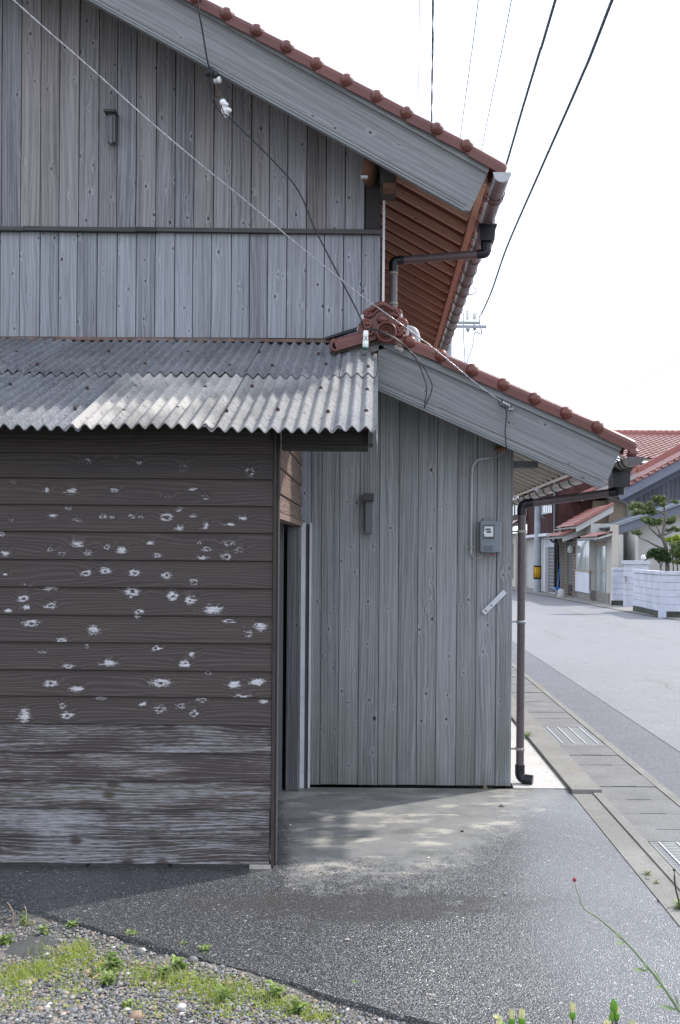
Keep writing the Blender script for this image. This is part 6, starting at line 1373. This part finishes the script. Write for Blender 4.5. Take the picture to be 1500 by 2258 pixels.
limb([(1460,1330,27.3),(1457,1250,27.3),(1452,1240,27.3),(1446,1232,27.3)], 0.03, 0.015, t, 'stem'); limb([(1457,1252,27.3),(1462,1240,27.3),(1466,1232,27.3)], 0.02, 0.012, t, 'stem')
m = MB()
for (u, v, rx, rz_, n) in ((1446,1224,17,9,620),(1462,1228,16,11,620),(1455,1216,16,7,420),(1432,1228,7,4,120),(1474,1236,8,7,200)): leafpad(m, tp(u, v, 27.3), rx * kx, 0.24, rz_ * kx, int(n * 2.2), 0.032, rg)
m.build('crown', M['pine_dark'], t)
t = thing('garden_shrub', 'lime green shrub top at the right edge above the block wall', 'shrub', (tp(1482, 1250).x, 27.9, 0), 'clipped shrubs behind the block wall')
limb([(1486,1330,27.9),(1485,1250,27.9),(1482,1200,27.9)], 0.03, 0.012, t, 'stem'); m = MB()
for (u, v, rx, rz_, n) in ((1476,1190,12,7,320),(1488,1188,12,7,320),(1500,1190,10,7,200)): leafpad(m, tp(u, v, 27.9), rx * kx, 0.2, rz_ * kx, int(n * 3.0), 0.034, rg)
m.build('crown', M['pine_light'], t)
t = thing('garden_shrub', 'olive green tall shrub filling the right edge above the block wall', 'shrub', (tp(1496, 1250).x, 27.2, 0), 'clipped shrubs behind the block wall')
limb([(1497,1330,27.2),(1494,1250,27.2),(1490,1225,27.2),(1496,1200,27.2)], 0.03, 0.012, t, 'stem'); m = MB()
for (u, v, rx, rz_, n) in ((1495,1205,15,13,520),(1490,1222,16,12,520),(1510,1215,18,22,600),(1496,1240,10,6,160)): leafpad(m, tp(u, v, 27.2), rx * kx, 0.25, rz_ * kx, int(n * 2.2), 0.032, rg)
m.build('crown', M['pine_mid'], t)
# ------------------------------------------------------------------ gravel, stones, weeds in front
rg = random.Random(21)
def rock(mb, c, r, rg, u, flat=0.65):
    a = (1 + 5 ** 0.5) / 2
    V = [(-1,a,0),(1,a,0),(-1,-a,0),(1,-a,0),(0,-1,a),(0,1,a),(0,-1,-a),(0,1,-a),(a,0,-1),(a,0,1),(-a,0,-1),(-a,0,1)]
    Fc = [(0,11,5),(0,5,1),(0,1,7),(0,7,10),(0,10,11),(1,5,9),(5,11,4),(11,10,2),(10,7,6),(7,1,8),(3,9,4),(3,4,2),(3,2,6),(3,6,8),(3,8,9),(4,9,5),(2,4,11),(6,2,10),(8,6,7),(9,8,1)]
    sx, sy, sz = rg.uniform(.7, 1.35), rg.uniform(.7, 1.35), flat * rg.uniform(.7, 1.2); an = rg.uniform(0, 6.3); ca, sa = math.cos(an), math.sin(an)
    vs = []
    for (x, y_, z) in V:
        k = r / 1.9 * rg.uniform(.82, 1.15); x, y_, z = x * sx * k, y_ * sy * k, z * sz * k
        vs.append((c[0] + x * ca - y_ * sa, c[1] + x * sa + y_ * ca, c[2] + z))
    mb.add(vs, Fc, [[(u, .5)] * 3] * 20, smooth=True)
def on_soil(p): return soil_z(p.x, p.y)
def rel(p): return (Vector((p.x, p.y, 0)) - E0).dot(en)
peb = MB(); cnt = 0
while cnt < 20000:
    u = rg.uniform(-60, 1100); v = rg.uniform(1975, 2330); p = ground(u, v, -0.03)
    if rel(p) > -0.015 or p.y > 5.0: continue
    r_ = min(0.011, max(0.0022, rg.lognormvariate(math.log(0.0042), 0.42))); 
    if v > 2150 and u < 320 and rg.random() < 0.3: r_ *= 1.2
    rock(peb, (p.x, p.y, on_soil(p) + r_ * 0.5), r_, rg, min(0.995, max(0.0, rg.betavariate(1.6, 2.0)))); cnt += 1
for _ in range(130):     # a few grains strewn on the asphalt edge
    p = ground(rg.uniform(0, 960), 0 + 1990 + rg.uniform(0, 250)); 
    if 0.0 < rel(p) < 0.25: rock(peb, (p.x, p.y, 0.002), rg.uniform(.002, .005), rg, rg.random())
peb.build('gravel', M['pebble'], None, 'stuff')
st_list = [(316, 2099, .015, .97, 'white pebble at the asphalt edge'), (352, 2098, .010, .93, 'small white pebble right of the white pebble'), (308, 2108, .026, .12, 'dark grey flat stone among the gravel by the edge'), (425, 2130, .030, .30, 'pinkish grey flat stone in the gravel'), (190, 2158, .022, .82, 'orange brown broken stone in the weeds'), (60, 2172, .022, .90, 'pale stone at the lower left of the gravel'), (462, 2150, .018, .72, 'tan stone beside the flat stone'), (505, 2188, .016, .86, 'brick red pebble in the gravel'), (580, 2180, .015, .05, 'black pebble near the right weeds'), (595, 2186, .012, .98, 'bright white pebble near the right weeds'), (88, 2060, .014, .95, 'pale pebble near the upper left twig'), (694, 2183, .014, 1.0, 'white pebble close to the asphalt corner'), (300, 2255, .026, .85, 'reddish stone at the bottom edge'), (85, 2240, .018, .8, 'rust coloured pebble at the bottom left'), (160, 2245, .02, .3, 'grey rounded stone at the bottom left'), (400, 2235, .02, .95, 'chalky stone at the bottom middle')]
for (u, v, r_, c_, lb) in st_list:
    p = ground(u, v, -0.03); m = MB(); rock(m, (p.x, p.y, on_soil(p) + r_ * 0.25), r_, rg, c_)
    tag(m.build('stone', M['pebble']), lb, 'stone', 'single stones in the gravel')
# buried lump of old concrete
p = ground(80, 2085, -0.03); m = MB(); vs_ = []; fs_ = []; n1, n2 = 14, 9
for j in range(n2 + 1):
    for i in range(n1 + 1):
        a_, b_ = i / n1 * 2 - 1, j / n2 * 2 - 1; h = max(0, 1 - (abs(a_) ** 3 + abs(b_) ** 3))
        vs_.append((p.x + a_ * 0.13 + b_ * 0.03 + rg.uniform(-.004, .004), p.y + b_ * 0.13 - a_ * 0.03, -0.05 + 0.030 * h ** 0.5 + rg.uniform(-.004, .004)))
for j in range(n2):
    for i in range(n1): q = j * (n1 + 1) + i; fs_.append((q, q + 1, q + n1 + 2, q + n1 + 1))
m.add(vs_, fs_, smooth=True); tag(m.build('concrete_lump', M['footing']), 'flat lump of old concrete half buried at the left', 'concrete lump')
# litter on the yard
for (u, v, r_, mt, nm, lb, ct) in ((1108, 1778, .022, 'kerb', 'stone', 'flat grey stone lying on the yard before the downpipe', 'stone'), (1019, 1834, .010, 'black', 'stone', 'small black stone on the yard', 'stone'), (766, 2074, .012, 'pad', 'stone', 'tan cube shaped stone on the wet asphalt near the weeds', 'stone'), (1114, 1973, .010, 'pad', 'stone', 'tan stone in the middle of the wet asphalt', 'stone'), (1427, 1940, .010, 'kerb', 'stone', 'grey stone beside the kerb weed', 'stone'), (1452, 1988, .007, 'black', 'stone', 'dark pebble near the kerb', 'stone'), (945, 1893, .007, 'porcelain', 'stone', 'white chip at the edge of the dry concrete', 'stone'), (640, 1821, .006, 'porcelain', 'stone', 'white chip in the doorway shadow', 'stone')):
    p = ground(u, v); m = MB(); rock(m, (p.x, p.y, 0.005), r_, rg, 0.5, 0.5); tag(m.build(nm, M[mt]), lb, ct)
# grass and weeds
def blade(mb, p, h, w, lean, az, u, seg=3):
    d = Vector((math.cos(az), math.sin(az), 0)); s = Vector((-math.sin(az), math.cos(az), 0)); pts = []
    for k in range(seg + 1):
        t_ = k / seg; c = Vector(p) + d * (lean * t_ * t_) + Vector((0, 0, h * (t_ - 0.25 * t_ * t_ * (lean / max(h, 1e-3)))))
        ww = w * (1 - t_) ** 0.7 + 0.0002; pts += [c - s * ww / 2, c + s * ww / 2]
    mb.add(pts, [(2*k, 2*k+1, 2*k+3, 2*k+2) for k in range(seg)], [[(u, .5)] * 4] * seg)
def leaf(mb, p, L, w, az, el, u):
    d = Vector((math.cos(az) * math.cos(el), math.sin(az) * math.cos(el), math.sin(el))); s = Vector((-math.sin(az), math.cos(az), 0)); p = Vector(p)
    dn = Vector((0, 0, -L * 0.18))
    v_ = [p, p + d * L * .35 - s * w / 2, p + d * L * .35 + s * w / 2, p + d * L * .75 - s * w * .36 + dn * .5, p + d * L * .75 + s * w * .36 + dn * .5, p + d * L + dn]
    mb.add(v_, [(0, 1, 2), (1, 3, 4, 2), (3, 5, 4)], [[(u, .5)] * 3, [(u, .5)] * 4, [(u, .5)] * 3])
gr = MB()
patches = [(20, 2165, 70, 20, 420), (60, 2150, 60, 22, 420), (110, 2140, 60, 20, 380), (165, 2115, 45, 18, 300), (175, 2100, 30, 14, 160), (215, 2150, 40, 25, 240), (300, 2160, 40, 25, 200), (350, 2165, 45, 25, 260), (400, 2180, 45, 25, 300), (450, 2195, 45, 22, 280), (490, 2215, 45, 20, 280), (540, 2205, 45, 22, 220), (600, 2225, 40, 20, 240), (645, 2235, 45, 15, 220), (700, 2250, 40, 10, 140), (150, 2200, 50, 30, 140), (40, 2200, 40, 25, 120), (330, 2235, 60, 20, 100), (30, 2230, 60, 25, 60), (500, 2250, 60, 15, 120), (80, 2100, 25, 10, 70)]
for (u0, v0, su, sv, n) in patches:
    for _ in range(n):
        u = rg.gauss(u0, su * 0.55); v = rg.gauss(v0, sv * 0.6); p = ground(u, v, -0.03)
        if rel(p) > -0.02: continue
        b_ = (p.x, p.y, on_soil(p))
        if rg.random() < 0.55: blade(gr, b_, rg.uniform(.014, .062), rg.uniform(.0015, .0030), rg.uniform(.004, .03), rg.uniform(0, 6.3), min(.99, max(.02, rg.gauss(.55, .22))))
        else:
            for q in range(3): leaf(gr, (p.x, p.y, on_soil(p) + .004), rg.uniform(.008, .018), rg.uniform(.004, .008), rg.uniform(0, 6.3), rg.uniform(0, .9), min(.99, max(.05, rg.gauss(.62, .2))))
for _ in range(900):
    p = ground(rg.uniform(-40, 900), rg.uniform(2020, 2300), -0.03)
    if rel(p) < -0.02: blade(gr, (p.x, p.y, on_soil(p)), rg.uniform(.006, .025), .002, rg.uniform(.0, .02), rg.uniform(0, 6.3), rg.uniform(.4, 1))
gr.build('grass', M['grass'], None, 'stuff')
def weed(u, v, h, n, label, spread=0.5, lw=0.010, ll=0.045, zz=-0.03, grp='leafy weeds in the gravel', name='weed'):
    p = ground(u, v, zz); z0 = on_soil(p) if zz < 0 else 0.0; t = thing(name, label, 'weed', (p.x, p.y, z0), grp); st_ = MB(); lf = MB()
    for k in range(n):
        az = rg.uniform(0, 6.3); hh = h * rg.uniform(.35, .8); top_ = Vector((p.x + math.cos(az) * hh * spread, p.y + math.sin(az) * hh * spread, z0 + hh)); mid_ = Vector((p.x + math.cos(az) * hh * spread * .3, p.y + math.sin(az) * hh * spread * .3, z0 + hh * .55))
        st_.tube([(p.x, p.y, z0 - .005), mid_, top_], [.0018, .0014, .0008], 5)
        for q in range(7):
            f = (q + 1) / 7; ll = ll; c = Vector((p.x, p.y, z0)).lerp(mid_, min(1, f * 2)) if f < .5 else mid_.lerp(top_, f * 2 - 1)
            leaf(lf, c, ll * rg.uniform(.5, 1.1) * (1.1 - .4 * f), lw * rg.uniform(.7, 1.2), rg.uniform(0, 6.3), rg.uniform(-.1, .9), min(.99, max(.02, rg.gauss(.5 + .25 * f, .18))))
    st_.build('stem', M['stem'], t); lf.build('leaves', M['leaf'], t)
weed(250, 2150, .10, 12, 'bushy bright weed in the middle of the gravel', lw=.012, ll=.05); weed(240, 2185, .08, 9, 'bright leafy weed just below the bushy weed', lw=.012, ll=.045)
weed(55, 2045, .07, 6, 'upright weed near the twigs at the left edge', .35); weed(160, 2052, .035, 5, 'low weed on the asphalt edge, first from the left', .9); weed(290, 2073, .04, 5, 'spreading weed on the asphalt edge below the footing', 1.0); weed(392, 2098, .03, 5, 'pale green weed on the asphalt edge, middle one', .9); weed(450, 2112, .035, 5, 'bright small weed on the asphalt edge, right one', .6)
weed(395, 2150, .07, 6, 'pointed leaf weed among the grass', .4, .014, .05); weed(360, 2165, .05, 6, 'dark leaf weed left of the pointed leaf weed', .6, .018, .04); weed(610, 2215, .08, 8, 'tall weed near the right end of the grass', .4, .012, .05); weed(490, 2225, .07, 7, 'grassy weed at the bottom middle', .3, .006, .06); weed(10, 2080, .05, 7, 'dark leafy weed cut by the left edge', .8, .016, .04); weed(785, 2185, .03, 4, 'single sprig on the asphalt edge near the corner', .4, .010, .03); weed(100, 2062, .04, 5, 'low weed beside the concrete lump', .8); weed(280, 2230, .03, 4, 'little round leaf weed at the bottom', .7, .016, .025); weed(660, 2240, .06, 6, 'seedling with broad leaves at the right end of the gravel', .5, .016, .045)
weed(1428, 1930, .03, 6, 'small green weed in the kerb joint', .8, .006, .03, 0.0); weed(1450, 1950, .02, 4, 'tiny weed further down the kerb joint', .8, .006, .02, 0.0); weed(1160, 1630, .09, 7, 'grassy weed behind the downpipe', .7, .005, .10, 0.0); weed(1497, 2005, .05, 7, 'yellow green tuft at the right edge of the picture', .7, .008, .05, 0.0)
def twig(px, lb): 
    pts = [ground(px[0][0], px[0][1], -0.03)]; y_ = pts[0].y
    for (u, v) in px[1:]: pts.append(at(u, v, y_))
    tag(MB().tube(spline(pts), 0.0022, 5).build('twig', M['twig']), lb, 'twig')
twig([(28, 2045), (30, 2015), (22, 1998), (16, 1990)], 'dry curved twig standing at the left edge'); twig([(36, 2072), (42, 2050), (56, 2040), (58, 2010), (54, 1998)], 'dry forked twig right of the curved twig')
q0 = ground(192, 2172, -0.02); q1 = ground(240, 2145, -0.02); tag(MB().tube([q0 + Vector((0, 0, .01)), q1 + Vector((0, 0, .02))], 0.003, 6).build('twig', M['twig']), 'straw coloured stick lying in the weeds', 'twig')

# ------------------------------------------------------------------ tall flower stems close to the camera
def flower(u, v, d, L, lb, kind='bud', tilt=0.0, base=None, r_=0.0068):
    top_ = at(u, v, d); bot = Vector(base) if base else Vector((top_.x + rg.uniform(-.03, .03), d + .02, -0.03)); t = thing('flower_stem', lb, 'flower', bot, 'pale yellow buds on tall stems at the bottom edge')
    neck = top_ - Vector((0, 0, L)); MB().tube(spline([bot, (bot + neck) / 2 + Vector((.015, 0, 0)), neck]), 0.0018, 6).build('stem', M['stem_dark'], t)
    ax = Vector((tilt, 0, 1)).normalized(); o = neck
    MB().lathe([(.001, -.002), (r_ * .75, .001), (r_ * 1.02, L * .2), (r_ * .95, L * .40), (r_ * .72, L * .52)], o, ax, 12).build('calyx', M['calyx'], t)
    pm = MB()
    for k in range(18):
        a_ = 2 * math.pi * k / 18 + rg.uniform(-.1, .1); rr = r_ * (.62 if k % 2 else .85); d_ = Vector((math.cos(a_), math.sin(a_), 0)); e_ = Vector((-math.sin(a_), math.cos(a_), 0)); h = L * rg.uniform(.92, 1.03)
        w_ = r_ * .24; b0 = o + ax * (L * .38) + d_ * rr * .85; m0 = o + ax * (h * .7) + d_ * rr * 1.05; t0 = o + ax * h + d_ * rr * (.9 if kind == 'bud' else 1.7)
        pm.add([b0 - e_ * w_, b0 + e_ * w_, m0 + e_ * w_, m0 - e_ * w_, t0 + e_ * w_ * .5, t0 - e_ * w_ * .5], [(0, 1, 2, 3), (3, 2, 4, 5)])
    pm.build('petals', M['petal'], t)
    return t
flower(1263, 2212, 2.1, .034, 'single pale yellow bud on a stem left of the twin buds'); flower(1129, 2226, 2.1, .034, 'left one of a close pair of pale yellow buds'); flower(1151, 2225, 2.1, .034, 'right one of a close pair of pale yellow buds', r_=.0075); flower(1110, 2237, 2.08, .028, 'opening pale flower leaning left of the close pair', 'open', -.5); flower(1361, 2216, 2.1, .032, 'pale bud of the clustered stem near the tall stalk', r_=.006); flower(1101, 2252, 2.05, .03, 'low pale bud at the far left of the flowers'); flower(1340, 2252, 2.05, .03, 'low opening flower at the bottom edge under the cluster', 'open'); flower(1395, 2250, 2.05, .028, 'low bud right of the cluster')
for (u, v, lb) in ((1352, 2216, 'upper green bud of the cluster'), (1350, 2240, 'lower green bud of the cluster'), (1357, 2222, 'middle green bud of the cluster')):
    c = at(u, v, 2.1); t = thing('green_bud', lb, 'bud', (c.x, 2.12, -0.03), 'green buds of the cluster'); MB().lathe([(.001, -.014), (.0052, -.010), (.0062, -.002), (.004, .008), (.0012, .014)], c, (0.1, 0, 1), 10).build('bud', M['calyx'], t); MB().tube(spline([Vector((c.x + .01, 2.12, -.03)), (c + Vector((c.x + .01, 2.12, -.03))) / 2, c - Vector((0, 0, .012))]), .0016, 5).build('stem', M['stem_dark'], t)
# long leaning stalk with a crimson bud
sk_ = [(1640, 2420, 2.12), (1560, 2310, 2.12), (1500, 2232, 2.1), (1463, 2176, 2.1), (1420, 2122, 2.1), (1375, 2072, 2.1), (1320, 2025, 2.1), (1288, 2003, 2.1), (1276, 1975, 2.1), (1268, 1950, 2.1)]
P_ = [at(*q) for q in sk_]; t = thing('tall_stalk', 'long leaning green stalk with a tiny crimson bud at the bottom right', 'plant stalk', (P_[0].x + .1, 2.12, -.03))
sp_ = spline([Vector((P_[0].x + .1, 2.12, -.03))] + P_, 6); n = len(sp_); MB().tube(sp_, [.0036 - .0030 * (i / (n - 1)) ** 1.4 for i in range(n)], 7).build('stem', M['stem'], t)
MB().ball(at(1267, 1940, 2.1), .0042, 1, 1, 1.15, 10, 7).build('bud', M['bud_red'], t)
lf = MB()
for (u, v, du, dv) in ((1500, 2228, -52, -12), (1463, 2178, -18, -3), (1463, 2176, -22, -42), (1430, 2142, -38, -6), (1430, 2142, -12, -22), (1378, 2078, -22, 2), (1500, 2222, -14, -30), (1370, 2072, -14, -18)):
    a = at(u, v, 2.1); b = at(u + du, v + dv, 2.08); s = (b - a).cross(Vector((0, 1, 0))).normalized(); w_ = .0035; m_ = (a + b) / 2
    lf.add([a, m_ - s * w_ + Vector((0, .004, 0)), b, m_ + s * w_ - Vector((0, .004, 0))], [(0, 1, 2, 3)], [[(.5, .5)] * 4])
lf.build('leaves', M['stem'], t)
t = thing('tall_stalk', 'thin stalk with a dark bud at the right edge', 'plant stalk', (at(1500, 2258, 2.1).x + .02, 2.1, -.03))
MB().tube(spline([Vector((at(1500, 2258, 2.1).x + .02, 2.1, -.03)), at(1506, 2100, 2.1), at(1499, 2000, 2.1), at(1490, 1958, 2.1), at(1487, 1922, 2.1)]), [.002] * 30 + [.001] * 3, 5).build('stem', M['stem_dark'], t); MB().ball(at(1487, 1918, 2.1), .0035).build('bud', M['stem_dark'], t)
for k, (u, h) in enumerate(((1410, 22), (1290, 4), (1205, 3))):
    a = at(u, 2262, 2.0); m = MB(); blade(m, (a.x, 2.0, -.03), a.z + .03 + h * 2.0 / F, .008, .02, 1.2, .35, 5); tag(m.build('grass_blade', M['grass']), ('tall grass blade at the bottom edge right of the cluster', 'grass tip at the bottom edge under the single bud', 'grass tip at the bottom edge left of the single bud')[k], 'grass blade')
